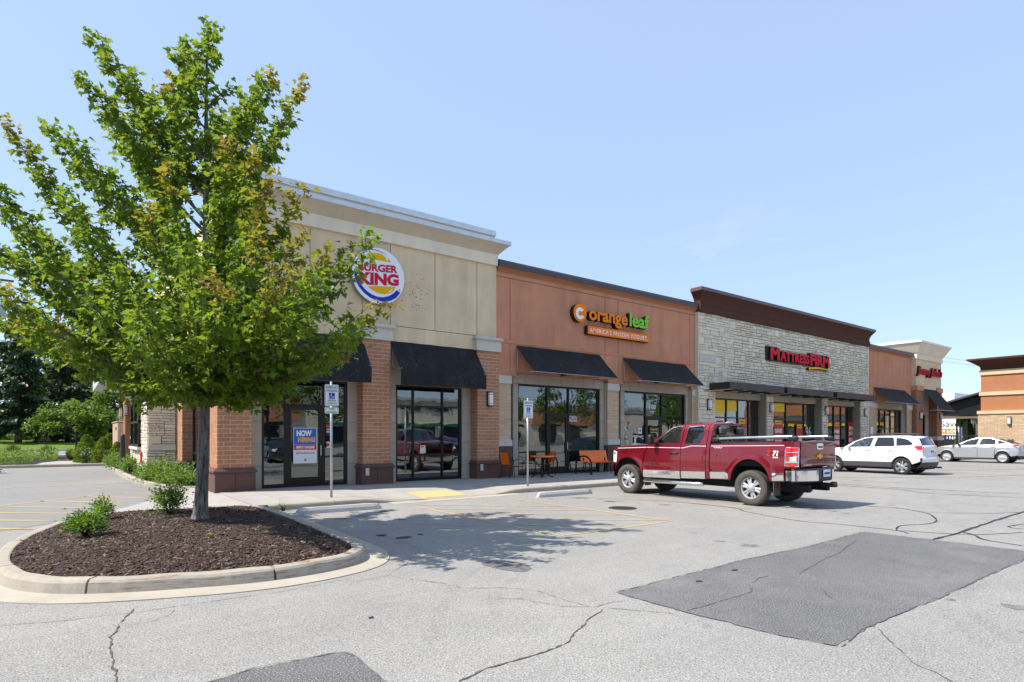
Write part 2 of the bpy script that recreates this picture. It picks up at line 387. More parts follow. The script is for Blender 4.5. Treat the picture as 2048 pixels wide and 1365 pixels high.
class MB:
    """collects geometry in world coordinates and links it as one object"""
    def __init__(s): s.v = []; s.f = []; s.m = []; s.sm = []
    def add(s, vs, fs, mi=0, smooth=False):
        b = len(s.v); s.v += [tuple(p) for p in vs]; s.f += [tuple(i + b for i in f) for f in fs]
        s.m += [mi] * len(fs); s.sm += [smooth] * len(fs); return s
    def box(s, x0, x1, y0, y1, z0, z1, mi=0, bev=0.0):
        if bev:
            b = bev
            bm = bmesh.new(); bmesh.ops.create_cube(bm, size=1)
            for v in bm.verts: v.co = ((x0 + x1) / 2 + v.co.x * (x1 - x0), (y0 + y1) / 2 + v.co.y * (y1 - y0), (z0 + z1) / 2 + v.co.z * (z1 - z0))
            bmesh.ops.bevel(bm, geom=bm.edges[:], offset=b, segments=1, affect='EDGES')
            return s.bm(bm, mi)
        vs = [(x0, y0, z0), (x1, y0, z0), (x1, y1, z0), (x0, y1, z0), (x0, y0, z1), (x1, y0, z1), (x1, y1, z1), (x0, y1, z1)]
        return s.add(vs, [(0, 3, 2, 1), (4, 5, 6, 7), (0, 1, 5, 4), (1, 2, 6, 5), (2, 3, 7, 6), (3, 0, 4, 7)], mi)
    def bm(s, bm, mi=0, smooth=False):
        bm.verts.index_update()
        s.add([v.co[:] for v in bm.verts], [[v.index for v in f.verts] for f in bm.faces], mi, smooth); bm.free(); return s
    def prism(s, poly, axis, a, b, mi=0):
        """poly: 2-D points; axis 'x': poly is (y,z); 'y': (x,z); 'z': (x,y)"""
        def P(p, t): return (t, p[0], p[1]) if axis == 'x' else (p[0], t, p[1]) if axis == 'y' else (p[0], p[1], t)
        n = len(poly); vs = [P(p, a) for p in poly] + [P(p, b) for p in poly]
        fs = [tuple(range(n))[::-1], tuple(range(n, 2 * n))] + [(i, (i + 1) % n, n + (i + 1) % n, n + i) for i in range(n)]
        bm = bmesh.new(); bv = [bm.verts.new(v) for v in vs]
        for f in fs: bm.faces.new([bv[i] for i in f])
        bmesh.ops.recalc_face_normals(bm, faces=bm.faces[:]); return s.bm(bm, mi)
    def tube(s, pts, r, n=8, mi=0, caps=True, smooth=True):
        pts = [Vector(p) for p in pts]; rs = r if isinstance(r, (list, tuple)) else [r] * len(pts)
        base = len(s.v); vs = []; fs = []; prev = None
        for i, p in enumerate(pts):
            d = (pts[min(i + 1, len(pts) - 1)] - pts[max(i - 1, 0)]).normalized()
            if prev is None:
                u = d.cross(Vector((0, 0, 1)));
                if u.length < 0.1: u = d.cross(Vector((1, 0, 0)))
            else: u = prev - d * prev.dot(d)
            u.normalize(); prev = u; w = d.cross(u)
            for k in range(n):
                a = 2 * math.pi * k / n; vs.append(p + (u * math.cos(a) + w * math.sin(a)) * rs[i])
        for i in range(len(pts) - 1):
            for k in range(n):
                fs.append((i * n + k, i * n + (k + 1) % n, (i + 1) * n + (k + 1) % n, (i + 1) * n + k))
        if caps: fs += [tuple(range(n))[::-1], tuple(range((len(pts) - 1) * n, len(pts) * n))]
        return s.add(vs, fs, mi, smooth)
    def lathe(s, prof, c, axis='z', n=24, mi=0, smooth=True):
        """prof: (radius, along) pairs"""
        vs = []; fs = []
        for r, h in prof:
            for k in range(n):
                a = 2 * math.pi * k / n; q = (r * math.cos(a), r * math.sin(a))
                vs.append((c[0] + h, c[1] + q[0], c[2] + q[1]) if axis == 'x' else (c[0] + q[0], c[1] + h, c[2] + q[1]) if axis == 'y' else (c[0] + q[0], c[1] + q[1], c[2] + h))
        for i in range(len(prof) - 1):
            for k in range(n): fs.append((i * n + k, i * n + (k + 1) % n, (i + 1) * n + (k + 1) % n, (i + 1) * n + k))
        return s.add(vs, fs, mi, smooth)
    def grid(s, rows, mi=0, smooth=True, flip=False):
        nr, nc = len(rows), len(rows[0]); fs = []
        for i in range(nr - 1):
            for j in range(nc - 1):
                q = (i * nc + j, i * nc + j + 1, (i + 1) * nc + j + 1, (i + 1) * nc + j); fs.append(q[::-1] if flip else q)
        return s.add([p for r in rows for p in r], fs, mi, smooth)
    def mesh(s, name, mats, off=Vector((0, 0, 0))):
        me = bpy.data.meshes.new(name)
        me.from_pydata([(p[0] - off[0], p[1] - off[1], p[2] - off[2]) for p in s.v], [], s.f)
        for m in (mats if isinstance(mats, (list, tuple)) else [mats]): me.materials.append(M(m))
        me.polygons.foreach_set('material_index', s.m); me.polygons.foreach_set('use_smooth', s.sm); me.update(); return me
    def build(s, name, mats, parent=None, center=True):
        """the object's origin sits at the base centre of its own geometry"""
        a = np.array(s.v); lo, hi = a.min(0), a.max(0)
        off = Vector(((lo[0] + hi[0]) / 2, (lo[1] + hi[1]) / 2, lo[2])) if center else Vector((0, 0, 0))
        return link_mesh(name, s.mesh(name, mats, off), parent, off)
def box(name, mat, parent, x0, x1, y0, y1, z0, z1, bev=0.0):
    return MB().box(x0, x1, y0, y1, z0, z1, 0, bev).build(name, mat, parent)
def copy_tree(o, parent=None):
    c = o.copy(); COL.objects.link(c); c.parent = parent
    for ch in list(o.children): copy_tree(ch, c)
    return c

_unit = {}
def unit_block(key, mat, bev=0.05, jitter=0.0, seed=0):
    """a shared bevelled unit cube"""
    k = (key, mat)
    if k not in _unit:
        r = random.Random(seed); bm = bmesh.new(); bmesh.ops.create_cube(bm, size=1)
        if bev: bmesh.ops.bevel(bm, geom=bm.edges[:], offset=bev, segments=1, affect='EDGES')
        for v in bm.verts: v.co += Vector((r.uniform(-1, 1), r.uniform(-1, 1), r.uniform(-1, 1))) * jitter
        me = bpy.data.meshes.new(key); bm.to_mesh(me); bm.free(); me.materials.append(M(mat)); _unit[k] = me
    return _unit[k]
_bk = {}
def block_mesh(name, mat, sx, sy, sz, bev=0.006, jitter=0.0, variant=0):
    """a shared bevelled block of a given size (bricks, stones, slabs)"""
    k = (name, mat, round(sx, 3), round(sy, 3), round(sz, 3), variant)
    if k not in _bk:
        r = random.Random(variant * 31 + 5)
        b = MB().box(-sx / 2, sx / 2, -sy / 2, sy / 2, -sz / 2, sz / 2, 0, bev)
        b.v = [(x + r.uniform(-1, 1) * jitter, y + r.uniform(-1, 1) * jitter, z + r.uniform(-1, 1) * jitter) for x, y, z in b.v]
        _bk[k] = b.mesh(name, mat)
    return _bk[k]

def text_curve(body, bold=0.0, shear=0.0, spacing=1.0):
    cu = bpy.data.curves.new('lettering', 'FONT'); cu.body = body; cu.offset = bold; cu.shear = shear
    cu.space_character = spacing; cu.resolution_u = 4; cu.align_x = 'LEFT'; cu.size = 1.0
    return cu
def letters(body, x0, x1, z0, z1, y, depth, mats, parent, name='letter', bold=0.0, shear=0.0, spacing=1.0, split=False, facing='-y', slope=0.0, curve_z=None):
    """lettering fitted into the box x0..x1 by z0..z1 on the plane y, standing `depth` proud. facing '-y': reads along +x.
    mats: (face, side). split: one object for each letter."""
    cu = text_curve(body, bold, shear, spacing); cu.extrude = 0.5
    if split:
        for i in range(len(body)): cu.body_format[i].material_index = i
        for i in range(len(body)): cu.materials.append(None)
    ob = bpy.data.objects.new('tmp_text', cu); COL.objects.link(ob)
    dg = bpy.context.evaluated_depsgraph_get(); me = bpy.data.meshes.new_from_object(ob.evaluated_get(dg))
    bpy.data.objects.remove(ob); bpy.data.curves.remove(cu)
    co = np.empty(len(me.vertices) * 3); me.vertices.foreach_get('co', co); co = co.reshape(-1, 3)
    lo, hi = co.min(0), co.max(0)
    u = (co[:, 0] - lo[0]) / (hi[0] - lo[0]); w = (co[:, 1] - lo[1]) / (hi[1] - lo[1]); d = co[:, 2] + 0.5   # d: 0 back, 1 front
    W = x0 + u * (x1 - x0)
    Z = z0 + w * (z1 - z0) + slope * (u - 0.5)
    if curve_z is not None: Z = curve_z(u, w)
    if facing == '-y': P = np.stack([W, y - d * depth, Z], 1)
    elif facing == '+y': P = np.stack([x0 + x1 - W, y + d * depth, Z], 1)
    elif facing == '-x': P = np.stack([y - d * depth, x0 + x1 - W, Z], 1)      # x0..x1 then run along world y
    polys = [(tuple(p.vertices), p.material_index, p.normal.copy()) for p in me.polygons]
    bpy.data.meshes.remove(me)
    groups = {}
    for vs, mi, n in polys: groups.setdefault(mi if split else 0, []).append((vs, abs(n.z) > 0.7))
    outs = []
    for gi in sorted(groups):
        b = MB(); idx = {}
        vs2 = []; fs = []; ms = []
        for vs, front in groups[gi]:
            f = []
            for i in vs:
                if i not in idx: idx[i] = len(vs2); vs2.append(tuple(P[i]))
                f.append(idx[i])
            fs.append(f); ms.append(0 if front else 1)
        b.add(vs2, fs); b.m = ms
        outs.append(b.build(name, list(mats), parent))
    return outs
# ------------------------------------------------------------------ ground, lot, sidewalk, island
def smooth_loop(pts, n=6, closed=True):
    P = [Vector((*p, 0)) for p in pts]; out = []; m = len(P)
    for i in range(m if closed else m - 1):
        p0, p1, p2, p3 = P[(i - 1) % m], P[i], P[(i + 1) % m], P[(i + 2) % m]
        if not closed: p0 = P[max(i - 1, 0)]; p3 = P[min(i + 2, m - 1)]
        for k in range(n):
            t = k / n
            q = 0.5 * ((2 * p1) + (p2 - p0) * t + (2 * p0 - 5 * p1 + 4 * p2 - p3) * t * t + (3 * p1 - p0 - 3 * p2 + p3) * t ** 3)
            out.append((q.x, q.y))
    if not closed: out.append(tuple(pts[-1]))
    return out
def inside(poly, x, y):
    c = False; j = len(poly) - 1
    for i in range(len(poly)):
        xi, yi = poly[i]; xj, yj = poly[j]
        if (yi > y) != (yj > y) and x < (xj - xi) * (y - yi) / (yj - yi) + xi: c = not c
        j = i
    return c
def edge_dist(poly, x, y):
    best = 1e9; p = Vector((x, y))
    for i in range(len(poly)):
        a = Vector(poly[i]); b = Vector(poly[(i + 1) % len(poly)]); d = b - a
        t = max(0, min(1, (p - a).dot(d) / max(1e-9, d.dot(d)))); best = min(best, (a + d * t - p).length)
    return best
def sheet(name, mat, parent, poly, z, jitter=0.0, step=0.0, zfun=None):
    """a flat sheet; jitter roughens the outline"""
    if step:
        out = []
        for i in range(len(poly)):
            a = Vector(poly[i]); b = Vector(poly[(i + 1) % len(poly)]); n = max(1, int((b - a).length / step))
            for k in range(n):
                q = a.lerp(b, k / n); j = jitter if 0 < k or i else 0
                out.append((q.x + rnd.uniform(-j, j), q.y + rnd.uniform(-j, j)))
        poly = out
    bm = bmesh.new(); vs = [bm.verts.new((x, y, z)) for x, y in poly]
    bm.faces.new(vs); bmesh.ops.recalc_face_normals(bm, faces=bm.faces[:])
    if bm.faces[0].normal.z < 0 if len(bm.faces) == 1 else False: bmesh.ops.reverse_faces(bm, faces=bm.faces[:])
    bmesh.ops.triangulate(bm, faces=bm.faces[:])
    b = MB().bm(bm); return b.build(name, mat, parent)
def ribbon(name, mat, parent, pts, w, z, wob=0.0, step=0.06, vary=0.5, drop=0.0):
    """a crack or sealed joint: a thin uneven strip lying on the lot"""
    P = [Vector(p) for p in pts]; L = []
    for a, b in zip(P, P[1:]):
        n = max(1, int((b - a).length / step))
        for k in range(n): L.append(a.lerp(b, k / n))
    L.append(P[-1]); off = 0; q = []
    for i, p in enumerate(L):
        d = (L[min(i + 1, len(L) - 1)] - L[max(i - 1, 0)]).normalized(); nrm = Vector((-d.y, d.x))
        off = off * 0.8 + rnd.uniform(-wob, wob)
        q.append((p + nrm * off, nrm, w * (1 + rnd.uniform(-vary, vary)) * (0.25 if i in (0, len(L) - 1) else 1)))
    rows = [[(p.x + n.x * ww / 2, p.y + n.y * ww / 2, z), (p.x - n.x * ww / 2, p.y - n.y * ww / 2, z)] for p, n, ww in q]
    return MB().grid(rows, 0, False, True).build(name, mat, parent)

g_o = box('ground', 'lawn', None, -900, 1100, -900, 1400, -0.5, -0.06); tag(g_o, kind='structure')
lot = MB().box(-70, 160, -90, 38.2, -0.4, 0.0).build('parking_lot', 'asphalt'); tag(lot, kind='structure')
lane = sheet('drive_lane', 'lane_asphalt', None, [(-9, 14.2), (-0.9, 13.0), (0.36, 14.2), (1.95, 17.4), (2.6, 19.2), (2.2, 21.5), (1.75, 26), (1.7, 38.1), (-9, 38.1)], 0.004)
tag(lane, kind='structure')
# repairs, cracks and paint on the lot
patch_a = [(4.5, 4.19), (5.47, 4.22), (6.97, 4.30), (8.51, 4.24), (9.85, 4.31), (10.62, 4.35), (10.64, 3.39), (10.62, 2.28), (9.86, 2.12), (7.62, 2.13), (6.18, 2.14), (5.22, 2.15), (4.69, 2.10), (4.55, 2.57), (4.54, 2.97), (4.49, 3.31)]
sheet('asphalt_patch', 'asphalt_dark', lot, patch_a, 0.004, 0.022, 0.09)
sheet('asphalt_patch', 'asphalt_dark', lot, [(0.2, 4.24), (0.76, 4.25), (1.04, 4.32), (1.63, 4.27), (1.68, 4.16), (1.66, 3.6), (1.66, 2.2), (0.2, 2.2)], 0.004, 0.02, 0.09)
sheet('oil_stain', 'asphalt_dark', lot, smooth_loop([(4.17, 6.16), (4.45, 6.22), (4.57, 5.86), (4.49, 5.56), (4.28, 5.49), (4.16, 5.81)], 5), 0.004, 0.008, 0.05)
for cx, cy, r in ((4.05, 8.85, 0.10), (4.25, 8.45, 0.13), (4.6, 8.55, 0.06), (6.35, 4.02, 0.05), (5.55, 3.95, 0.05), (2.15, 4.9, 0.03), (5.35, 11.55, 0.10)):
    sheet('oil_spot', 'tar', lot, [(cx + r * math.cos(a) * rnd.uniform(0.7, 1.1), cy + 0.7 * r * math.sin(a) * rnd.uniform(0.7, 1.1)) for a in [k * math.pi / 7 for k in range(14)]], 0.0085)
cracks = [([(0.5, 6.5), (0.45, 6.27), (0.37, 6.02), (0.3, 5.68), (0.25, 5.24), (0.27, 5.04), (0.29, 4.8), (0.28, 4.4), (0.36, 3.9)], 0.016, 0.014),
          ([(0.82, 6.21), (0.71, 6.04), (0.55, 5.92), (0.38, 5.95)], 0.006, 0.01),
          ([(1.9, 3.0), (2.05, 3.3), (2.32, 3.36), (2.75, 3.37), (3.14, 3.39), (3.34, 3.54), (3.64, 3.71), (3.95, 3.85)], 0.017, 0.012),
          ([(2.97, 6.22), (3.12, 5.85), (3.26, 5.56), (3.32, 5.29), (3.69, 5.03), (3.88, 4.69), (3.9, 4.32), (3.94, 3.96)], 0.007, 0.012),
          ([(3.4, 4.75), (3.59, 4.55), (3.74, 4.15), (3.94, 3.96), (4.21, 3.96), (4.44, 3.82)], 0.007, 0.012),
          ([(3.99, 3.89), (4.19, 3.61), (4.4, 3.38)], 0.007, 0.01),
          ([(5.4, 2.10), (5.15, 1.92), (4.78, 1.63), (4.67, 1.43), (4.5, 1.2)], 0.009, 0.01),
          ([(2.49, 6.23), (2.96, 6.28), (3.42, 6.72), (4.01, 7.47), (4.08, 8.19), (4.04, 8.89)], 0.006, 0.012),
          ([(-0.45, 6.6), (-0.04, 6.44), (0.53, 6.33), (1.01, 6.33), (1.73, 6.28), (2.6, 6.37)], 0.007, 0.01)]
for p, w, wob in cracks: ribbon('crack', 'crack_soil', lot, p, w * .75, 0.0045, wob, 0.045, 0.8)
# tar seams and ragged crumbs along the edges of the repairs
for p in ([(4.5, 4.19), (5.47, 4.22), (6.97, 4.30), (8.51, 4.24), (9.85, 4.31), (10.62, 4.35)], [(10.62, 4.35), (10.64, 3.39), (10.62, 2.28)], [(10.62, 2.28), (9.86, 2.12), (7.62, 2.13), (6.18, 2.14), (5.22, 2.15), (4.69, 2.10)], [(4.69, 2.10), (4.55, 2.57), (4.54, 2.97), (4.49, 3.31), (4.5, 4.19)], [(0.2, 4.24), (0.76, 4.25), (1.04, 4.32), (1.63, 4.27), (1.68, 4.16), (1.66, 3.6), (1.66, 2.9)]):
    ribbon('patch_seam', 'asphalt_seam', lot, p, .012, 0.0082, .010, .05, .98)
# drip stains and tyre marks where cars stand
rq = random.Random(17)
for cx_, cy_, n_ in ((4.9, 11.2, 7), (10.6, 10.6, 6), (10.9, 9.4, 4), (16.6, 10.4, 5), (19.5, 10.6, 6), (22.3, 10.2, 5), (32.1, 10.4, 4), (8.2, 5.6, 3), (12.6, 5.9, 4), (7.0, 1.6, 3)):
    for k in range(n_):
        x_, y_, r_ = cx_ + rq.gauss(0, .35), cy_ + rq.gauss(0, .5), rq.uniform(.03, .16)
        sheet('oil_spot', 'oil_film', lot, [(x_ + r_ * math.cos(a) * rq.uniform(.6, 1.2), y_ + 1.2 * r_ * math.sin(a) * rq.uniform(.6, 1.2)) for a in [q * math.pi / 8 for q in range(16)]], 0.0042 + .0003 * (k % 3))
for pts_ in ([(5.5, 1.4), (6.6, 2.0), (7.8, 2.08)], [(5.8, 1.3), (6.9, 1.95), (8.1, 2.08)], [(3.0, 4.2), (3.5, 4.9), (4.2, 5.4), (5.1, 5.7)], [(2.2, 4.0), (2.9, 4.9), (3.8, 5.8), (5.0, 6.3)], [(11.5, 1.9), (14, 5.0), (18, 6.6)], [(12.9, 1.9), (15.2, 4.6), (19, 6.0)]):
    ribbon('tyre_mark', 'tyre_film', lot, smooth_loop(pts_, 6, False), .11, 0.0040, .01, .2, .5)
for p in ([(4.5, 3.34), (4.98, 3.36), (5.64, 3.37), (5.9, 3.56), (6.2, 3.62), (6.41, 3.62)], [(6.76, 3.46), (7.27, 3.58), (8.25, 3.74), (9.23, 3.94), (9.73, 4.1)], [(6.3, 3.0), (6.1, 2.85), (5.9, 2.6)]):
    ribbon('crack', 'crack_soil', lot, p, 0.008, 0.0085, 0.012, 0.05, 0.8)
for p, w in (([(10.4, 11.6), (11.2, 10.2), (11.76, 9.07), (11.81, 7.55), (11.41, 6.93), (11.01, 5.67), (11.16, 4.88), (11.21, 4.08), (10.95, 3.79)], 0.026),
             ([(14.51, 5.9), (14.71, 5.35), (14.42, 4.83), (13.99, 4.47), (13.12, 4.07), (12.43, 4.05), (11.88, 4.22), (11.23, 4.06)], 0.03),
             ([(10.66, 3.37), (12.07, 3.37), (16.0, 3.46), (24, 3.5)], 0.055), ([(11.21, 4.08), (11.6, 3.28), (12.13, 2.93), (12.68, 2.72)], 0.03),
             ([(11.9, 3.36), (11.68, 3.12), (11.29, 2.92), (11.08, 2.38)], 0.05), ([(14.36, 4.77), (15.05, 3.91), (16.03, 3.44)], 0.025),
             ([(13.9, 2.97), (13.31, 3.09), (13.08, 2.94), (13.15, 2.7)], 0.03), ([(19.73, 8.89), (19.89, 7.24), (19.18, 6.13), (19.78, 4.25)], 0.04),
             ([(20.4, 9.2), (20.51, 6.56), (20.94, 4.5)], 0.045), ([(22, 12.5), (25, 9.5), (29, 7.3), (36, 5.8)], 0.05), ([(31, 11), (35, 8.5), (42, 7.4)], 0.05)):
    ribbon('sealed_crack', 'tar', lot, smooth_loop(p, 5, False), w, 0.0045, 0.012, 0.12, 0.35)
def line(name, mat, a, b, w=0.10, z=0.0045, parent=None):
    ribbon(name, mat, parent or lot, [a, b], w, z, 0.0, 0.4, 0.06)
line('stall_line', 'paint_yellow', (6.34, 12.35), (6.34, 7.05)); line('stall_line', 'paint_yellow', (9.08, 12.4), (9.08, 7.12))
line('stall_line', 'paint_yellow', (6.40, 7.08), (9.12, 7.07))
for y in (12.3, 11.38, 10.42, 9.47, 8.5):
    x1 = min(9.02, 6.4 + (y - 7.14) / 0.86); line('hatch_line', 'paint_yellow_faded', (6.40, y), (x1, y - (x1 - 6.4) * 0.86), 0.085)
line('stall_line', 'paint_yellow_faded', (12.0, 10.9), (11.95, 7.2), 0.09)
line('stall_line', 'paint_yellow_faded', (9.6, 9.0), (10.1, 8.5), 0.10)
for x in (17.2, 20.0, 22.8, 25.7, 30.6, 33.4, 36.2, 39.0, 41.8): line('stall_line', 'paint_yellow_faded', (x, 12.4), (x, 7.2), 0.09)
# worn wheelchair symbol in the shaded stall
for a, b in (((5.0, 9.6), (5.35, 9.3)), ((5.35, 9.3), (5.6, 8.9)), ((5.1, 9.0), (5.5, 8.6)), ((5.6, 8.9), (5.95, 8.75))): line('stall_symbol', 'paint_yellow_faded', a, b, 0.11)
for a, b in (((-1.6, 14.2), (-0.42, 12.96)), ((-1.9, 15.6), (-0.18, 14.05)), ((-1.9, 16.9), (0.25, 15.05)), ((-1.15, 17.57), (0.51, 16.07)), ((-0.61, 18.63), (1.2, 16.78)), ((0.32, 19.36), (1.79, 17.61)), ((1.22, 19.85), (2.16, 18.75))):
    line('crossing_line', 'paint_yellow', a, b, 0.13, 0.0085, lane)
line('crossing_line', 'paint_yellow_faded', (-1.56, 17.4), (1.3, 20.0), 0.11, 0.0085, lane); line('crossing_line', 'paint_yellow', (-2.2, 23.85), (1.74, 23.85), 0.13, 0.0085, lane)
line('crossing_line', 'paint_yellow_faded', (-2.2, 26.5), (1.6, 26.3), 0.1, 0.0085, lane)

# sidewalk: slabs, kerb, dropped ramp with tactile panel
walk = tag(empty('sidewalk', (10, 15, 0)), kind='structure')
SWZ = 0.12
def slab_z(x, y):
    """height of the walk surface: the ramp falls to the lot"""
    if y > 14.9: return SWZ
    k = 1.0 - max(0, min(1, (y - 13.3) / 1.6))
    if x < 5.6 or x > 10.2: d = 0
    elif x < 6.6: d = (x - 5.6) / 1.0
    elif x > 9.2: d = (10.2 - x) / 1.0
    else: d = 1
    d = d * d * (3 - 2 * d)
    return SWZ - (SWZ - 0.012) * d * k
def slab(x0, x1, y0, y1, name='slab', mat='sidewalk', g=0.006, lift=0.0):
    xs = [x0 + g + (x1 - x0 - 2 * g) * i / 3 for i in range(4)]; n = max(1, int((y1 - y0) / 0.35)); ys = [y0 + g + (y1 - y0 - 2 * g) * i / n for i in range(n + 1)]
    b = MB(); b.grid([[(x, y, slab_z(x, y) + lift) for x in xs] for y in ys], 0, False)
    per = [(x, ys[0]) for x in xs] + [(xs[-1], y) for y in ys[1:]] + [(x, ys[-1]) for x in xs[::-1][1:]] + [(xs[0], y) for y in ys[::-1][1:-1]]
    per.append(per[0]); b.grid([[(x, y, -0.05) for x, y in per], [(x, y, slab_z(x, y) + lift) for x, y in per]], 0, False)
    return b.build(name, mat, walk)
x = 3.22
while x < 55:
    w = 0.8 if x < 21 else 1.6
    slab(x, x + w, 13.3, 17.62); x += w
# the walk's wing round the corner, running down to the crossing
wing = [(0.36, 14.2), (1.95, 17.4), (2.62, 19.15), (3.7, 19.15), (3.7, 17.6), (3.21, 17.6), (3.21, 13.32), (2.6, 13.5), (1.5, 13.75), (0.75, 13.8)]
b = MB(); bm = bmesh.new(); vs = [bm.verts.new((x, y, 0.016 if x < 2.7 and y < 18.6 and not (x > 2.0 and y < 14) else 0.105)) for x, y in wing]
f = bm.faces.new(vs); bmesh.ops.triangulate(bm, faces=[f]); bmesh.ops.recalc_face_normals(bm, faces=bm.faces[:]); b.bm(bm); b.build('wing_slab', 'sidewalk', walk)
def kerb_piece(x0, x1, drop0, drop1):
    prof = [(13.3, SWZ - 0.012), (13.3, SWZ + 0.002), (13.17, SWZ + 0.002), (13.14, SWZ - 0.012), (13.125, SWZ - 0.04), (13.115, 0.0), (13.115, -0.05)]
    n = 4; rows = []
    for i in range(n + 1):
        x = x0 + 0.005 + (x1 - x0 - 0.01) * i / n
        zt = slab_z(x, 13.3) ; k = (zt + 0.004) / SWZ
        rows.append([(x, y, z * k if z > 0 else z) for y, z in prof])
    b = MB().grid(rows, 0, False, True); return b.build('kerb_stone', 'kerb', walk)
x = 3.45
while x < 55:
    w = 1.45 if x < 20 else 3.0
    kerb_piece(x, x + w, 0, 0); x += w
MB().box(6.2, 10.0, 12.72, 13.11, -0.05, 0.005).build('ramp_apron', 'gutter', walk)
tac = MB().box(7.30, 8.58, 13.36, 14.36, -0.02, 0.0)
tac = MB(); xs = [7.30 + 1.28 * i / 4 for i in range(5)]; ys = [13.36 + i * 0.25 for i in range(5)]
tac.grid([[(x, y, slab_z(x, y) + 0.007) for x in xs] for y in ys], 0, False)
per = [(x, ys[0]) for x in xs] + [(xs[-1], y) for y in ys[1:]] + [(x, ys[-1]) for x in xs[::-1][1:]] + [(xs[0], y) for y in ys[::-1][1:]]
tac.grid([[(x, y, -0.02) for x, y in per], [(x, y, slab_z(x, y) + 0.007) for x, y in per]], 0, False)
for i in range(24):
    for j in range(18):
        x, y = 7.33 + i * 0.0533, 13.39 + j * 0.0555; z = slab_z(x, y) + 0.007
        tac.add([(x - .012, y - .012, z), (x + .012, y - .012, z), (x + .012, y + .012, z), (x - .012, y + .012, z), (x - .007, y - .007, z + .005), (x + .007, y - .007, z + .005), (x + .007, y + .007, z + .005), (x - .007, y + .007, z + .005)],
                [(4, 5, 6, 7), (0, 1, 5, 4), (1, 2, 6, 5), (2, 3, 7, 6), (3, 0, 4, 7)])
tac.build('tactile_panel', 'tactile_yellow', walk)

# planted island
isl_in = smooth_loop([(3.08, 13.02), (3.20, 11.6), (3.17, 10.5), (3.13, 8.3), (3.02, 7.5), (2.67, 7.08), (1.85, 6.92), (1.07, 7.10), (0.27, 7.45), (-0.21, 7.95), (-0.45, 8.7), (-0.53, 9.57), (-0.45, 10.7), (-0.19, 11.86), (0.22, 13.05), (0.62, 13.42), (1.52, 13.45), (2.5, 13.30)], 8)
isle = tag(empty('traffic_island', (1.4, 10.2, 0)), kind='structure')
def offset_pt(i, d):
    n = len(isl_in); a = Vector(isl_in[(i - 1) % n]); b = Vector(isl_in[(i + 1) % n]); t = (b - a).normalized()
    p = Vector(isl_in[i % n]); nr = Vector((-t.y, t.x)); return p + nr * d * ISGN
area = sum(isl_in[i][0] * isl_in[(i + 1) % len(isl_in)][1] - isl_in[(i + 1) % len(isl_in)][0] * isl_in[i][1] for i in range(len(isl_in)))
ISGN = -1 if area > 0 else 1
kprof = [(-0.01, 0.05), (-0.005, 0.145), (0.01, 0.152), (0.10, 0.152), (0.135, 0.143), (0.158, 0.118), (0.17, 0.07), (0.182, 0.012), (0.182, -0.05)]
nI = len(isl_in); seg = 16
for s0 in range(0, nI, seg):
    rows = []
    for i in range(s0, s0 + seg + 1):
        e = 0.012 if i == s0 else -0.012 if i == s0 + seg else 0
        rows.append([])
        for d, z in kprof:
            p = offset_pt(i, d); t = (Vector(isl_in[(i + 1) % nI]) - Vector(isl_in[(i - 1) % nI])).normalized(); p = p + t * e
            rows[-1].append((p.x, p.y, z + 0.004 * math.sin(i * 0.9)))
    front = any(y < 7.6 and x > 1.0 for x, y in [isl_in[i % nI] for i in range(s0, s0 + seg)])
    b = MB().grid(rows, 0, False, ISGN < 0)
    b.add(rows[0], [tuple(range(len(kprof)))]); b.add(rows[-1], [tuple(range(len(kprof)))[::-1]])
    b.build('kerb_stone', 'kerb_rusty' if front else 'kerb', isle)
rows = []
for i in range(nI + 1):
    p0 = offset_pt(i, 0.15); x, y = isl_in[i % nI]
    w = 0.33 if y < 11.8 and (x > 0.4 or y < 8.6) else 0.16
    p1 = offset_pt(i, 0.15 + w); rows.append([(p0.x, p0.y, 0.020), (p1.x, p1.y, 0.010), (p1.x, p1.y, -0.03)])
MB().grid(rows, 0, False, ISGN < 0).build('gutter', 'gutter', isle)
def mulch_z(x, y):
    d = edge_dist(isl_in, x, y)
    z = 0.125 + 0.10 * (1 - math.exp(-d / 0.5)) + 0.012 * math.sin(x * 3.1 + 1) * math.sin(y * 2.3)
    return z + 0.05 * math.exp(-((x - 1.76) ** 2 + (y - 10.7) ** 2) / 0.25)
mulch = tag(empty('mulch_bed', (1.4, 10.2, 0.1)), 'dark brown bark mulch covering the kerbed island under the maple', 'mulch', kind='stuff')
bm = bmesh.new(); fv = [bm.verts.new((x, y, 0)) for x, y in isl_in]; bm.faces.new(fv)
for k in range(30):
    for co, no in (((-0.6 + k * 0.13, 0, 0), (1, 0, 0)), ((0, 6.8 + k * 0.23, 0), (0, 1, 0))):
        bmesh.ops.bisect_plane(bm, geom=bm.verts[:] + bm.edges[:] + bm.faces[:], plane_co=co, plane_no=no)
bmesh.ops.triangulate(bm, faces=bm.faces[:]); bmesh.ops.recalc_face_normals(bm, faces=bm.faces[:])
if sum(f.normal.z for f in bm.faces) < 0: bmesh.ops.reverse_faces(bm, faces=bm.faces[:])
for v in bm.verts: v.co.z = mulch_z(v.co.x, v.co.y)
MB().bm(bm, 0, True).build('soil', 'mulch_soil', mulch)

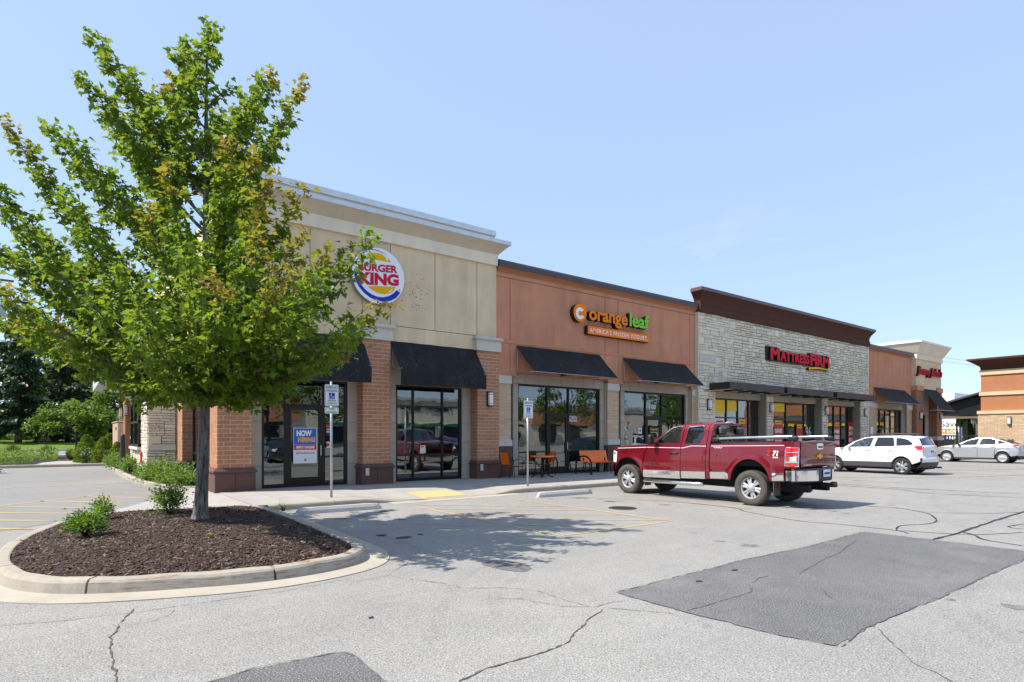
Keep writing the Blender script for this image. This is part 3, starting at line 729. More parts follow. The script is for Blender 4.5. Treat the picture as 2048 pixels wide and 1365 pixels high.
def scatter(name, mat, parent, tv, tf, locs, mats3, tint=None, smooth=False):
    """many small pieces as one mesh: template tv/tf placed with a 3x3 matrix each"""
    tv = np.array(tv, float); n, k = len(locs), len(tv)
    if n == 0: return None
    P = np.einsum('nij,kj->nki', np.array(mats3, float), tv) + np.array(locs, float)[:, None, :]
    P = P.reshape(-1, 3); off = Vector(((P[:, 0].min() + P[:, 0].max()) / 2, (P[:, 1].min() + P[:, 1].max()) / 2, P[:, 2].min()))
    P -= np.array(off)
    loops = []; starts = []; totals = []
    lt = np.concatenate([np.array(f) for f in tf]); tot = np.array([len(f) for f in tf])
    allL = (lt[None, :] + (np.arange(n) * k)[:, None]).ravel(); allT = np.tile(tot, n); allS = np.concatenate([[0], np.cumsum(allT)[:-1]])
    me = bpy.data.meshes.new(name); me.vertices.add(n * k); me.vertices.foreach_set('co', P.ravel())
    me.loops.add(len(allL)); me.loops.foreach_set('vertex_index', allL.astype(np.int32))
    me.polygons.add(len(allT)); me.polygons.foreach_set('loop_start', allS.astype(np.int32)); me.polygons.foreach_set('loop_total', allT.astype(np.int32))
    if smooth: me.polygons.foreach_set('use_smooth', np.ones(len(allT), bool))
    me.update(calc_edges=True); me.validate()
    me.materials.append(M(mat))
    if tint is not None:
        a = me.attributes.new('tint', 'FLOAT', 'POINT'); a.data.foreach_set('value', np.repeat(np.array(tint, np.float32), k))
    return link_mesh(name, me, parent, off)
def rot_to(normal, spin):
    q = Vector((0, 0, 1)).rotation_difference(normal) @ Quaternion((0, 0, 1), spin); return q.to_matrix()
chip_v = [(-1, -.22, 0), (1, -.30, .05), (.9, .25, 0), (-.95, .22, .04), (-.9, -.2, .16), (.9, -.25, .2), (.8, .2, .16), (-.9, .2, .2)]
chip_f = [(4, 5, 6, 7), (0, 1, 5, 4), (1, 2, 6, 5), (2, 3, 7, 6), (3, 0, 4, 7)]
L, R = [], []
r2 = random.Random(3)
while len(L) < 15000:
    x, y = r2.uniform(-0.5, 3.2), 6.95 + 6.4 * r2.random() ** 1.5
    if not inside(isl_in, x, y): continue
    s = r2.uniform(0.012, 0.030) if r2.random() < .85 else r2.uniform(.03, .05)
    nv = Vector((r2.gauss(0, .38), r2.gauss(0, .38), 1)).normalized(); m = rot_to(nv, r2.uniform(0, 6.3)); m = [[c * s for c in row] for row in m]
    L.append((x, y, mulch_z(x, y) + r2.uniform(-0.004, 0.010))); R.append(m)
tag(scatter('bark_chips', 'mulch_chip', mulch, chip_v, chip_f, L, R), kind='stuff')
# ------------------------------------------------------------------ buildings
def storefront(parent, x0, x1, z0, z1, Y, mulls, trans, door=None, fw=0.055, name='window', glassmat='window_glass', kick=0.10):
    """aluminium shop window: frame bars in one mesh, every pane an object under it; a door is a part of its own"""
    yf, yb = Y - 0.05, Y + 0.07
    b = MB(); xs = [x0] + list(mulls) + [x1]
    b.box(x0, x0 + fw * 1.3, yf, yb, z0, z1); b.box(x1 - fw * 1.3, x1, yf, yb, z0, z1)
    b.box(x0 + fw * 1.3, x1 - fw * 1.3, yf + .001, yb, z1 - fw * 1.2, z1)
    for m in mulls: b.box(m - fw / 2, m + fw / 2, yf + .002, yb - .002, z0, z1 - fw * 1.2)
    panes = []
    for a, c in zip(xs, xs[1:]):
        isdoor = door and a < (door[0] + door[1]) / 2 < c
        lo = door[2] if isdoor else z0
        if not isdoor: b.box(a, c, yf + .003, yb - .003, z0, z0 + kick)
        tz = [t for t in trans if t > lo + 0.05]
        if isdoor: tz = [t for t in tz if t > door[2] + .15]; b.box(a, c, yf + .003, yb - .003, door[2], door[2] + fw)
        for t in tz: b.box(a, c, yf + .004, yb - .004, t - fw / 2, t + fw / 2)
        cuts = [lo + (kick if not isdoor else fw)] + tz + [z1 - fw * 1.2]
        for q, p in zip(cuts, cuts[1:]): panes.append((a + fw / 2, c - fw / 2, q, p))
    fr = b.build(name, 'frame_bronze', parent)
    for a, c, q, p in panes:
        MB().box(a - .01, c + .01, Y + 0.005, Y + 0.013, q - .01, p + .01).build('pane', glassmat, fr)
    if door:
        d0, d1, zt = door; d = MB(); s = 0.10
        d.box(d0, d0 + s, yf + .012, Y + .03, z0 + .01, zt - .01); d.box(d1 - s, d1, yf + .012, Y + .03, z0 + .01, zt - .01)
        d.box(d0 + s, d1 - s, yf + .013, Y + .03, zt - .01 - s, zt - .01); d.box(d0 + s, d1 - s, yf + .013, Y + .03, z0 + .01, z0 + .27)
        do = d.build('door', 'frame_bronze', parent)
        MB().box(d0 + s - .01, d1 - s + .01, Y - .008, Y, z0 + .26, zt - s).build('pane', glassmat, do)
        h = MB(); hx = d1 - 0.055
        h.tube([(hx, yf + .01, 1.0), (hx, yf - .05, 1.0), (hx, yf - .06, 1.04), (hx, yf - .06, 1.30), (hx, yf - .05, 1.34), (hx, yf + .01, 1.34)], 0.012, 8)
        h.build('handle', 'bright_metal', do)
        jb = MB(); jb.box(d0 - .055, d0 - .004, yf + .004, yb, z0, zt); jb.box(d1 + .004, d1 + .055, yf + .004, yb, z0, zt); jb.build('door_frame', 'frame_bronze', parent)
    return fr
def tiles_v(parent, x0, x1, z0, z1, Y, step=0.62, mat='tile', depth=0.12):
    """a stack of stone tiles beside a window"""
    n = max(1, round((z1 - z0) / step)); h = (z1 - z0) / n
    for i in range(n):
        me = block_mesh('tile', mat, x1 - x0 - .006, depth, h - .007, 0.003)
        link_mesh('tile', me, parent, ((x0 + x1) / 2, Y + depth / 2, z0 + h * (i + .5)))
def tiles_h(parent, x0, x1, z0, z1, Y, step=0.62, mat='tile', depth=0.12):
    n = max(1, round((x1 - x0) / step)); w = (x1 - x0) / n
    for i in range(n):
        me = block_mesh('tile', mat, w - .006, depth, z1 - z0 - .006, 0.003)
        link_mesh('tile', me, parent, (x0 + w * (i + .5), Y + depth / 2, (z0 + z1) / 2))
def brick_face(parent, x0, x1, z0, z1, Y, mat, single_to=99.0, bl=0.318, bh=0.102, gap=0.012, axis='x', depth=0.09, stuff=None, flip=False, rr=random.Random(11)):
    """running-bond brickwork proud of its mortar core. axis 'x': face looks to -y on plane Y; axis 'y': face looks to -x on plane Y with x0..x1 along y.
    Courses below single_to get an object for each brick, the rest goes into the joined mesh `stuff`."""
    pitch = bh + gap; n = int(round((z1 - z0) / pitch)); pitch = (z1 - z0) / n; bh = pitch - gap
    for c in range(n):
        z = z0 + pitch * (c + .5); st = x0 - (bl + gap) * (0.5 if (c % 2) ^ flip else 0.0); x = st
        while x < x1 - .02:
            a, e = max(x, x0), min(x + bl, x1)
            if e - a > 0.03:
                dy = rr.uniform(-0.002, 0.002)
                if stuff is None or z < single_to:
                    me = block_mesh('brick', mat, e - a, depth, bh, 0.005)
                    loc = ((a + e) / 2, Y + depth / 2 + dy, z) if axis == 'x' else (Y + depth / 2 + dy, (a + e) / 2, z)
                    link_mesh('brick', me, parent, loc, None if axis == 'x' else (0, 0, -math.pi / 2))
                else:
                    if axis == 'x': stuff.box(a, e, Y + dy, Y + depth, z - bh / 2, z + bh / 2)
                    else: stuff.box(Y + dy, Y + depth, a, e, z - bh / 2, z + bh / 2)
            x += bl + gap
def cornice(parent, name, mats, prof, x0, x1, yback, ends=(0.0, 0.0), left=True, right=True):
    """a moulded parapet: prof is (outward, z, mat) from the wall face; mitred ends run outward with the profile. The back is flat."""
    b = MB(); yw = prof[0][3] if len(prof[0]) > 3 else None
    pts = [(p[0], p[1]) for p in prof]
    for i in range(len(pts) - 1):
        (d0, q0), (d1, q1) = pts[i], pts[i + 1]; mi = prof[i][2]
        def R(d, z): return [(x0 - (d if left else 0), yback, z), (x0 - (d if left else 0), YW - d, z), (x1 + (d if right else 0), YW - d, z), (x1 + (d if right else 0), yback, z)]
        YW = cornice.wall
        A, B_ = R(d0, q0), R(d1, q1)
        b.grid([A, B_], mi, False)
    d, z = pts[-1]; A = [(x0 - (d if left else 0), yback, z), (x0 - (d if left else 0), cornice.wall - d, z), (x1 + (d if right else 0), cornice.wall - d, z), (x1 + (d if right else 0), yback, z)]
    b.add(A, [(0, 1, 2, 3)], prof[-1][2])
    d0, q0 = pts[0]
    back = [(x0 - (p[0] if left else 0), yback, p[1]) for p in prof]; back2 = [(x1 + (p[0] if right else 0), yback, p[1]) for p in prof]
    b.grid([back, back2], prof[0][2], False)
    return b.build(name, mats, parent)

def awning(name_label, x0, x1, ywall, zt, yf, zf, valance=0.0, frame=True, group='black shop awnings'):
    t = thing('awning', ((x0 + x1) / 2, ywall, zf - valance), name_label, 'awning', group)
    n = 14; rows = []; m = 9
    steps = [(ywall + (yf - ywall) * k / m, zt + (zf - zt) * k / m - 0.02 * math.sin(math.pi * k / m)) for k in range(m + 1)]
    if valance: steps += [(yf - 0.012, zf - 0.03), (yf - 0.005, zf - valance * 0.5), (yf + 0.004, zf - valance)]
    b = MB()
    for y, z in steps: rows.append([(x0 + (x1 - x0) * i / n, y, z + 0.004 * math.sin(i * 1.7 + y * 9)) for i in range(n + 1)])
    b.grid(rows, 0, True)
    rows2 = [[(x, y + .006, z - .008) for x, y, z in r] for r in rows]; b.grid(rows2, 0, True, True)
    for s in (0, -1): b.grid([[r[s] for r in rows], [r[s] for r in rows2]], 0, False)
    b.build('fabric', 'awning', t)
    f = MB(); r = 0.016
    if frame:
        for x in (x0 + 0.03, x1 - 0.03):
            f.tube([(x, ywall - .02, zt - .04), (x, ywall - .02, zf - .01)], r, 6); f.tube([(x, ywall - .02, zf - .01), (x, yf + .02, zf - .01)], r, 6)
        f.tube([(x0 + .03, yf + .02, zf - .01), (x1 - .03, yf + .02, zf - .01)], r, 6)
        for k in (0.22, 0.5, 0.78):
            x = x0 + (x1 - x0) * k; f.tube([(x, ywall - .02, zf + .02), (x, yf + .02, zf - .01)], r, 6)
    else:
        for x in (x0 + 0.04, x1 - 0.04):
            f.tube([(x, ywall - .01, zf + .05), (x, yf + .03, zf + .05)], r, 6); f.tube([(x, ywall - .01, zt - .05), (x, ywall - .01, zf + .05)], r, 6)
    f.build('frame', 'galvanised', t); return t
def wall_lamp(x, y, z, label, facing='-y', s=1.0):
    t = thing('wall_lamp', (x, y, z - .24), label, 'lamp', 'box lamps on the shop fronts')
    def P(a, b_, c0, c1, z0, z1):
        return (x + a * s, x + b_ * s, y - c1 * s, y - c0 * s) if facing == '-y' else (x - c1 * s, x - c0 * s, y + a * s, y + b_ * s)
    def B(nm, mt, a, b_, c0, c1, z0, z1): q = P(a, b_, c0, c1, z0, z1); box(nm, mt, t, *q, z + z0 * s, z + z1 * s)
    B('back_plate', 'black_metal', -.11, .11, 0.004, .035, -.26, .26)
    B('diffuser', 'lamp_glass', -.075, .075, .036, .14, -.22, .22)
    m = MB()
    for z0, z1 in ((-.25, -.222), (.222, .25), (-.17, -.158), (.158, .17)):
        q = P(-.085, .085, .036, .15, 0, 0); m.box(*q, z + z0 * s, z + z1 * s)
    m.build('bars', 'black_metal', t); return t

# ---- burger restaurant (corner unit)
Y0 = 17.5
bk = thing('burger_restaurant', (7.7, 20, 0), 'beige stucco corner restaurant with orange brick piers and pale cornice', 'building')
SB = 3.30                                                   # side wall plane
b = MB(); b.box(SB, 12.26, 17.15, 17.40, 5.07 - 0.49, 7.99); b.build('upper_wall', 'stucco_beige', bk)
b = MB(); b.box(SB, SB + .25, 17.40, 40, 3.9, 7.99); b.build('side_wall', 'stucco_beige', bk)
b = MB(); b.box(SB + .3, SB + .5, 17.55, 24.6, 0, 3.95); b.box(SB + .06, SB + .5, 24.6, 40, 0, 3.95); b.build('side_wall_lower', 'stucco_sand', bk)
for xj in (5.66, 7.24, 8.17, 9.77, 11.43): box('joint', 'seam', bk, xj - .008, xj + .008, 17.147, 17.16, 5.075, 7.60)
box('joint', 'seam', bk, SB, 12.25, 17.1465, 17.16, 5.058, 5.075)
rh = random.Random(13); hm = MB()                            # old fixing holes beside the round sign
for k in range(46):
    hx, hz, hr = rh.choice((8.75, 8.95, 9.15, 9.35)) + rh.gauss(0, .10), rh.choice((5.75, 6.2, 6.45, 6.75)) + rh.gauss(0, .12), rh.uniform(.008, .020); hm.lathe([(hr, 0), (0, -.001)], (hx, 17.147, hz), 'y', 7)
tag(hm.build('fixing_holes', 'seam', bk), kind='stuff')
cornice.wall = 17.15
cornice(bk, 'cornice', ['stucco_cream', 'stucco_sand', 'metal_cap_light'],
        [(0.0, 7.62, 0), (0.09, 7.62, 0), (0.10, 7.99, 1), (0.15, 8.05, 1), (0.28, 8.19, 1), (0.40, 8.30, 2), (0.43, 8.305, 2), (0.43, 8.44, 2), (0.38, 8.455, 2)], SB, 12.17, 18.2)
b = MB(); b.box(SB - .1, 12.10, 17.03, 18.15, 8.45, 8.62); b.build('parapet_step', 'stucco_sand', bk)
b = MB(); b.box(SB - .14, 12.14, 16.99, 18.2, 8.621, 8.80); b.build('coping', 'metal_cap_light', bk)
b = MB(); b.box(SB + .05, 12.2, 17.4, 40, 7.6, 7.75); b.build('roof', 'metal_cap_dark', bk)
b = MB(); b.box(4.1, 12.3, 17.36, 17.62, 3.24, 4.6); b.build('header_panel', 'tile', bk)
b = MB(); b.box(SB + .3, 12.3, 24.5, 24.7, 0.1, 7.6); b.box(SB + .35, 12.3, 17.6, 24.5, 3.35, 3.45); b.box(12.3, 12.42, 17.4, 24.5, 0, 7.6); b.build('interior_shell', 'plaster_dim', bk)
box('interior_floor', 'tile', bk, SB + .35, 12.3, 17.6, 24.5, 0.02, 0.11)
for tx in (5.2, 8.9, 10.4):
    b = MB(); b.box(tx - .4, tx + .4, 18.9, 19.6, .83, .87); b.tube([(tx, 19.25, .11), (tx, 19.25, .83)], .035, 6); b.build('dining_table', 'black_plastic', bk)
    b = MB(); b.box(tx - .35, tx + .35, 20.0, 20.1, .11, 1.2); b.box(tx - .35, tx + .35, 19.7, 20.0, .5, .56); b.build('dining_seat', 'black_plastic', bk)
box('serving_counter', 'brick_red', bk, 6.0, 12.0, 22.6, 23.2, 0.11, 1.15)
box('menu_board', 'white_sign', bk, 7.0, 11.0, 23.9, 23.96, 2.2, 2.8)
storefront(bk, 4.40, 6.88, SWZ, 3.26, Y0, [5.06, 6.18], [0.98, 2.57, ], door=(5.125, 6.115, 2.47))
storefront(bk, 8.49, 10.98, SWZ, 3.26, Y0, [9.14, 10.24], [0.97, 2.57])
for a, c in ((4.09, 4.398), (6.882, 7.2), (8.12, 8.488), (10.982, 11.34)): tiles_v(bk, a, c, SWZ, 3.9, Y0 - .10)
bst = MB()
def pier(x0, x1, y0, y1, label=None, single=99, left=True, ztop=4.55, singles=True):
    c = box('pier', 'mortar', bk, x0 + .006, x1 - .006, y0 + .006, y1, 0.5, ztop)
    brick_face(c, x0, x1, 0.745, ztop, y0, 'brick_orange', single, stuff=bst if (single < 90 or not singles) else None)
    if left: brick_face(c, y0 + .096, y1, 0.745, ztop, x0, 'brick_orange', 0, axis='y', stuff=bst, flip=True)
    z = SWZ - .02; m = MB(); p = .07
    n = 2
    for i in range(n):
        xa = x0 - p + (x1 - x0 + 2 * p) * i / n; xb = x0 - p + (x1 - x0 + 2 * p) * (i + 1) / n
        link_mesh('base_block', block_mesh('base_block', 'stone_base', xb - xa - .006, y1 - y0 + p, .52, .012, .003), c, ((xa + xb) / 2, (y0 - p + y1) / 2, z + .26))
    q = .105
    m = MB(); rows = []
    for d, zz in ((q - .01, .62), (q, .635), (q, .668), (.035, .742), (0.0, .748)):
        rows.append([(x0 - d, y1, zz), (x0 - d, y0 - d, zz), (x1 + d, y0 - d, zz), (x1 + d, y1, zz)])
    m.grid(rows, 0, False); m.grid([[(x0 - q + .01, y0 - q + .01, .62), (x1 + q - .01, y0 - q + .01, .62)], [(x0 - q + .01, y1, .62), (x1 + q - .01, y1, .62)]], 0, False)
    m.build('base_cap', 'stone_base', c)
    m = MB(); m.box(x0 - .055, x1 + .055, y0 - .055, y1, ztop, ztop + .36); m.build('capital', 'cap_stone', c)
    m = MB(); m.box(x0 - .13, x1 + .13, y0 - .13, y1, ztop + .361, ztop + .48, 0, .035); m.build('capital_top', 'cap_stone', c)
    return c
p1 = pier(3.19, 4.06, 17.0, 17.98, single=3.2)
p2 = pier(7.20, 8.11, 17.0, 17.6, single=99)
p3 = pier(11.35, 12.27, 17.0, 17.6, single=99)
p4 = pier(3.19, 4.0, 22.75, 23.75, singles=False)
bst2 = bst.build('brickwork', 'brick_orange', bk); tag(bst2, kind='stuff')
for xx in (7.30, 11.46): box('wall_outlet', 'galvanised', bk, xx - .06, xx + .06, 16.885, 16.94, .40, .62)
# side windows towards the lane
storefront_side = MB()
for a, c in ((18.1, 20.4), (20.5, 22.6)):
    m = MB(); m.box(SB + .18, SB + .29, a, a + .07, .12, 3.1); m.box(SB + .18, SB + .29, c - .07, c, .12, 3.1); m.box(SB + .18, SB + .29, a, c, 3.03, 3.1); m.box(SB + .18, SB + .29, a, c, .12, .22); m.box(SB + .18, SB + .29, a, c, 1.0, 1.06)
    fo = m.build('side_window', 'frame_bronze', bk); box('pane', 'window_glass', fo, SB + .22, SB + .228, a + .06, c - .06, .2, 3.05)
box('side_lintel', 'tile', bk, SB + .15, SB + .29, 17.6, 24.6, 3.1, 3.95)
# drive-through bay in split stone
bay = MB(); bay.box(2.40, 3.7, 24.53, 31.0, 0, 4.3); bay_o = bay.build('window_bay', 'mortar_dark', bk)
def ashlar(x0, x1, z0, z1, rr, cell=0.34, wmin=0.22, wmax=0.62):
    """random ashlar: courses of stones of uneven length, some cells split in two or three lifts"""
    out = []; z = z0
    while z < z1 - .03:
        h = min(rr.uniform(cell * .75, cell * 1.15), z1 - z)
        if z1 - (z + h) < .08: h = z1 - z
        x = x0
        while x < x1 - .02:
            w = min(rr.uniform(wmin, wmax) * 1.5, x1 - x)
            if x1 - (x + w) < .12: w = x1 - x
            k = rr.random()
            if k < .18: out.append((x, x + min(w, .42) if x + .42 < x1 - .1 else x + w, z, z + h)); w = out[-1][1] - x
            else:
                cuts = [0, rr.uniform(.35, .65), 1] if k < .72 else [0, rr.uniform(.25, .38), rr.uniform(.6, .72), 1]
                for c0, c1 in zip(cuts, cuts[1:]):
                    xx = x
                    while xx < x + w - .01:
                        ww = rr.uniform(wmin, wmax)
                        if x + w - (xx + ww) < .14: ww = x + w - xx
                        out.append((xx, xx + ww, z + h * c0, z + h * c1)); xx += ww
            x += w
        z += h
    return out
rs = random.Random(21)
for a, c, q, p in ashlar(2.36, 3.22, .12, 1.06, rs, .30, .22, .5) + ashlar(2.36, 3.22, 1.30, 3.1, rs, .30, .25, .5):
    link_mesh('stone', block_mesh('stone', 'stone', round((c - a - .014) * 50) / 50, .14, round((p - q - .014) * 100) / 100, .012, .006, rs.randrange(3)), bay_o, ((a + c) / 2, 24.46 + .07 + rs.uniform(-.012, .012), (p + q) / 2))
for i in range(2): link_mesh('sill_stone', block_mesh('sill_stone', 'cap_stone', .43, .2, .22, .01), bay_o, (2.36 + .215 + i * .43, 24.50, 1.18))
for a, c, q, p in ashlar(24.5, 26.5, .12, 3.1, rs, .30, .25, .5) + ashlar(29.95, 31.0, .12, 3.1, rs, .3, .25, .5) + ashlar(26.5, 29.95, .12, 1.1, rs, .3, .25, .5):
    link_mesh('stone', block_mesh('stone', 'stone', round((c - a - .014) * 50) / 50, .14, round((p - q - .014) * 100) / 100, .012, .006, rs.randrange(3)), bay_o, (2.33 + .07 + rs.uniform(-.012, .012), (a + c) / 2, (p + q) / 2), (0, 0, -math.pi / 2))
m = MB()
for y0, y1, z0, z1 in ((26.55, 26.63, 1.18, 2.98), (29.8, 29.9, 1.18, 2.98), (26.55, 29.9, 1.18, 1.27), (26.55, 29.9, 2.88, 2.98), (26.55, 29.9, 2.1, 2.18), (28.2, 28.28, 1.18, 2.98)): m.box(2.25, 2.42, y0, y1, z0, z1)
dw = m.build('service_window', 'frame_bronze', bk)
for y0, y1 in ((26.6, 28.2), (28.28, 29.85)): box('pane', 'window_glass', dw, 2.30, 2.308, y0, y1, 1.2, 2.95)
box('window_sill', 'cap_stone', bk, 2.2, 2.4, 26.4, 30.0, 1.06, 1.17)
box('bay_lintel', 'cap_stone', bk, 2.28, 3.3, 24.44, 31.0, 3.1, 3.35)
m = MB(); m.box(1.05, 3.7, 27.2, 33.2, 3.62, 4.02); m.build('lane_canopy', 'metal_cap_light', bk)
box('bay_wall_upper', 'stucco_cream', bk, 2.32, 3.4, 24.5, 34, 3.352, 3.62)
c5 = box('pier', 'mortar', bk, 2.35, 3.5, 33.6, 34.6, 0, 3.6)
bs5 = MB(); brick_face(c5, 2.34, 3.4, .7, 3.6, 33.55, 'brick_orange', 0, stuff=bs5); brick_face(c5, 33.65, 34.6, .7, 3.6, 2.31, 'brick_orange', 0, axis='y', stuff=bs5); tag(bs5.build('brickwork', 'brick_orange', c5), kind='stuff')

awning('black awning over the restaurant door, half hidden by the maple', 4.05, 7.25, 17.14, 4.58, 16.47, 3.62, .45, False)
awning('black awning with a deep valance over the window showing the truck reflection', 8.20, 11.36, 17.14, 4.58, 16.47, 3.62, .45, False)

# ---- frozen yogurt shop
ol = thing('yogurt_shop', (18.2, 20, 0), 'rust brown stucco shop between the restaurant and the stone front', 'building')
b = MB(); b.box(12.30, 24.2, 17.2, 17.42, 3.9, 7.64); b.build('upper_wall', 'stucco_rust', ol)
for xj in (12.9, 17.8, 18.58, 23.44):
    box('joint', 'seam_rust', ol, xj - .008, xj + .008, 17.197, 17.21, 5.075, 7.30); box('joint', 'seam_rust', ol, xj - .008, xj + .008, 17.197, 17.21, 3.9, 4.95)
for a, c, q, p in ((12.3, 13.22, 3.77, 3.9), (17.99, 18.98, 3.77, 3.9), (23.6, 24.2, 3.77, 3.9)): box('wall_foot', 'stucco_rust', ol, a, c, 17.2, 17.42, q, p)
box('band', 'stucco_rust', ol, 12.30, 24.2, 17.172, 17.2, 4.95, 5.06); box('joint', 'seam_rust', ol, 12.3, 24.2, 17.194, 17.21, 7.30, 7.315)
cornice.wall = 17.2
cornice(ol, 'cornice', ['stucco_terracotta', 'metal_cap_dark'], [(0.0, 7.46, 0), (.02, 7.50, 0), (.06, 7.55, 0), (.13, 7.595, 0), (.17, 7.62, 1), (.19, 7.625, 1), (.19, 7.80, 1), (.15, 7.87, 1)], 12.30, 24.2, 17.7, left=False, right=True)
b = MB(); b.box(12.3, 24.2, 17.42, 40, 7.4, 7.5); b.build('roof', 'metal_cap_dark', ol)
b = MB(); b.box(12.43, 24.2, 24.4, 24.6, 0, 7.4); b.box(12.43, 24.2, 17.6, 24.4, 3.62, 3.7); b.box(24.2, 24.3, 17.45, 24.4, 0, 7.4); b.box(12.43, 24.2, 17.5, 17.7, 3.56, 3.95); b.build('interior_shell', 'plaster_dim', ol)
box('interior_floor', 'tile', ol, 12.43, 24.2, 17.6, 24.4, .02, .11)
for i in range(3):
    q = MB().lathe([(.0, .42), (.30, .44), (.42, .55), (.45, .8), (.40, .95), (.36, .93), (.38, .7), (.0, .62)], (16.3 + i * .62 - .1, 18.45 + (i % 2) * .25, .11), 'z', 18); q.build('tub_chair', 'poster_white' if i != 1 else 'poster_mint', ol)
storefront(ol, 13.42, 17.70, SWZ, 3.53, Y0, [14.90, 16.01], [0.98, 2.52], door=(14.955, 15.955, 2.42))
storefront(ol, 19.18, 23.39, SWZ, 3.53, Y0, [20.64, 21.74], [0.98, 2.54], door=(20.695, 21.685, 2.42))
for x0, x1 in ((13.42, 17.70), (19.18, 23.39)):
    tiles_v(ol, x0 - .24, x0 - .003, SWZ, 3.53, 17.38); tiles_v(ol, x1 + .003, x1 + .24, SWZ, 3.53, 17.38); tiles_h(ol, x0 - .24, x1 + .24, 3.535, 3.9, 17.38)
rc = random.Random(5)
for x0, x1 in ((12.33, 12.95), (17.95, 18.62), (23.64, 24.2)):
    c = box('pilaster', 'mortar', ol, x0 + .004, x1 - .004, 17.205, 17.5, .1, 3.78)
    brick_face(c, x0, x1, 1.47, 3.48, 17.2, 'brick_cream', 99, bl=.30, bh=.10, rr=rc)
    for i in range(2):
        w = (x1 - x0 + .06) / 2; xx = x0 - .03 + w * (i + .5)
        link_mesh('cap_block', block_mesh('cap_block', 'cap_stone', w - .005, .30, .29, .006), c, (xx, 17.16 + .15, 3.48 + .145)); link_mesh('band_block', block_mesh('band_block', 'cap_stone', w - .005, .32, .23, .008), c, (xx, 17.14 + .16, 1.225 + .115))
        link_mesh('base_block', block_mesh('base_block', 'stone_base', w - .005, .32, 1.1, .008), c, (xx, 17.16 + .16, .11 + .55))
awning('long black awning over the yogurt shop door, speckled at its lower edge', 13.18, 17.45, 17.17, 4.9, 16.15, 3.88)
awning('black awning beside the stone front, pale streaks near its left side', 18.86, 23.09, 17.17, 4.9, 16.15, 3.88)
for x, lb in ((15.4, 'small dark floodlight under the long speckled awning'), (20.9, 'small dark floodlight under the streaked awning')):
    t = thing('floodlight', (x, 17.1, 3.93), lb, 'lamp'); box('housing', 'black_metal', t, x - .08, x + .08, 16.98, 17.16, 3.92, 4.06, .01); box('bracket', 'black_metal', t, x - .03, x + .03, 17.14, 17.21, 3.96, 4.12)

# ---- mattress shop, random stone
mf = thing('mattress_shop', (33, 20, 0), 'white stone shop front with deep dark brown cornice and flat metal canopies', 'building')
core = MB(); core.box(23.95, 42.25, 17.06, 17.45, 3.8, 7.46)
PIL = ((23.95, 25.2), (29.85, 30.5), (36.0, 36.66), (41.1, 42.25))
for a, c in PIL: core.box(a, c, 17.06, 17.5, 0.1, 3.8)
core_o = core.build('stone_wall', 'mortar_stone', mf)
cells = ashlar(23.9, 42.3, 3.81, 7.45, rs, .34, .20, .58)
for i, (a, c) in enumerate(PIL): cells += ashlar(a - (.05 if i == 0 else 0), c + (.05 if i == 3 else 0), .12, 3.81, rs, .34, .22, .52)
cells = [q for q in cells if not ((23.9 <= q[0] and q[1] <= 25.4 and q[2] > 4.95 and q[3] < 5.55))]
cells.sort(key=lambda q: (q[0] + q[1]) / 2 - (3 if q[3] < 3.9 else 0)); mst = MB()
for i, (a, c, q, p) in enumerate(cells):
    g = .012; dy = rs.uniform(-.018, .014)
    if i < 295:
        link_mesh('stone', block_mesh('stone', 'stone', round((c - a - g) * 40) / 40, .12, round((p - q - g) * 60) / 60, .010, .006, rs.randrange(3)), core_o, ((a + c) / 2, 17.0 + .06 + dy, (p + q) / 2))
    else:
        x0, x1, z0, z1, y = a + g / 2, c - g / 2, q + g / 2, p - g / 2, 17.0 + dy; e = .012
        J = lambda: rs.uniform(-.004, .004)
        mst.add([(x0, y + .10, z0), (x1, y + .10, z0), (x1, y + .10, z1), (x0, y + .10, z1), (x0 + e + J(), y + J(), z0 + e + J()), (x1 - e + J(), y + J(), z0 + e + J()), (x1 - e + J(), y + J(), z1 - e + J()), (x0 + e + J(), y + J(), z1 - e + J())],
                [(4, 5, 6, 7), (0, 1, 5, 4), (1, 2, 6, 5), (2, 3, 7, 6), (3, 0, 4, 7)])
tag(mst.build('stonework', 'stone', core_o), kind='stuff')
box('plaque_stone', 'cap_stone', core_o, 23.93, 25.25, 16.985, 17.07, 5.12, 5.48, .01); box('plaque_stone', 'cap_stone', core_o, 41.0, 42.27, 16.985, 17.07, 5.12, 5.48, .01)
for a, c, q, p in [(23.93, 25.38, 4.98, 5.11), (23.93, 25.38, 5.49, 5.54)]: box('stone', 'stone', core_o, a, c, 17.0, 17.07, q, p, .01)
box('stone_return', 'stone', mf, 23.86, 23.94, 17.02, 17.4, .1, 7.45); box('stone_return', 'stone', mf, 42.26, 42.34, 17.02, 17.4, .1, 7.45)
cornice.wall = 16.98
cornice(mf, 'cornice', ['stucco_brown', 'stucco_brown', 'metal_cap_plum'],
        [(0.0, 7.45, 0), (.06, 7.45, 0), (.07, 7.78, 1), (.03, 7.80, 1), (.04, 7.98, 1), (.10, 8.14, 1), (.26, 8.37, 1), (.29, 8.40, 2), (.32, 8.40, 2), (.32, 8.55, 2), (.27, 8.58, 2)], 23.96, 42.24, 17.3)
b = MB(); b.box(24.0, 42.2, 17.45, 40, 7.4, 7.5); b.build('roof', 'metal_cap_dark', mf)
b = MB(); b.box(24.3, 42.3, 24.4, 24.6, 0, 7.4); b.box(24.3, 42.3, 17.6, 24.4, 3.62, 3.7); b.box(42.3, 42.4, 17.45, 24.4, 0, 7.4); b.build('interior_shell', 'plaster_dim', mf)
box('interior_floor', 'tile', mf, 24.3, 42.3, 17.6, 24.4, .02, .11)
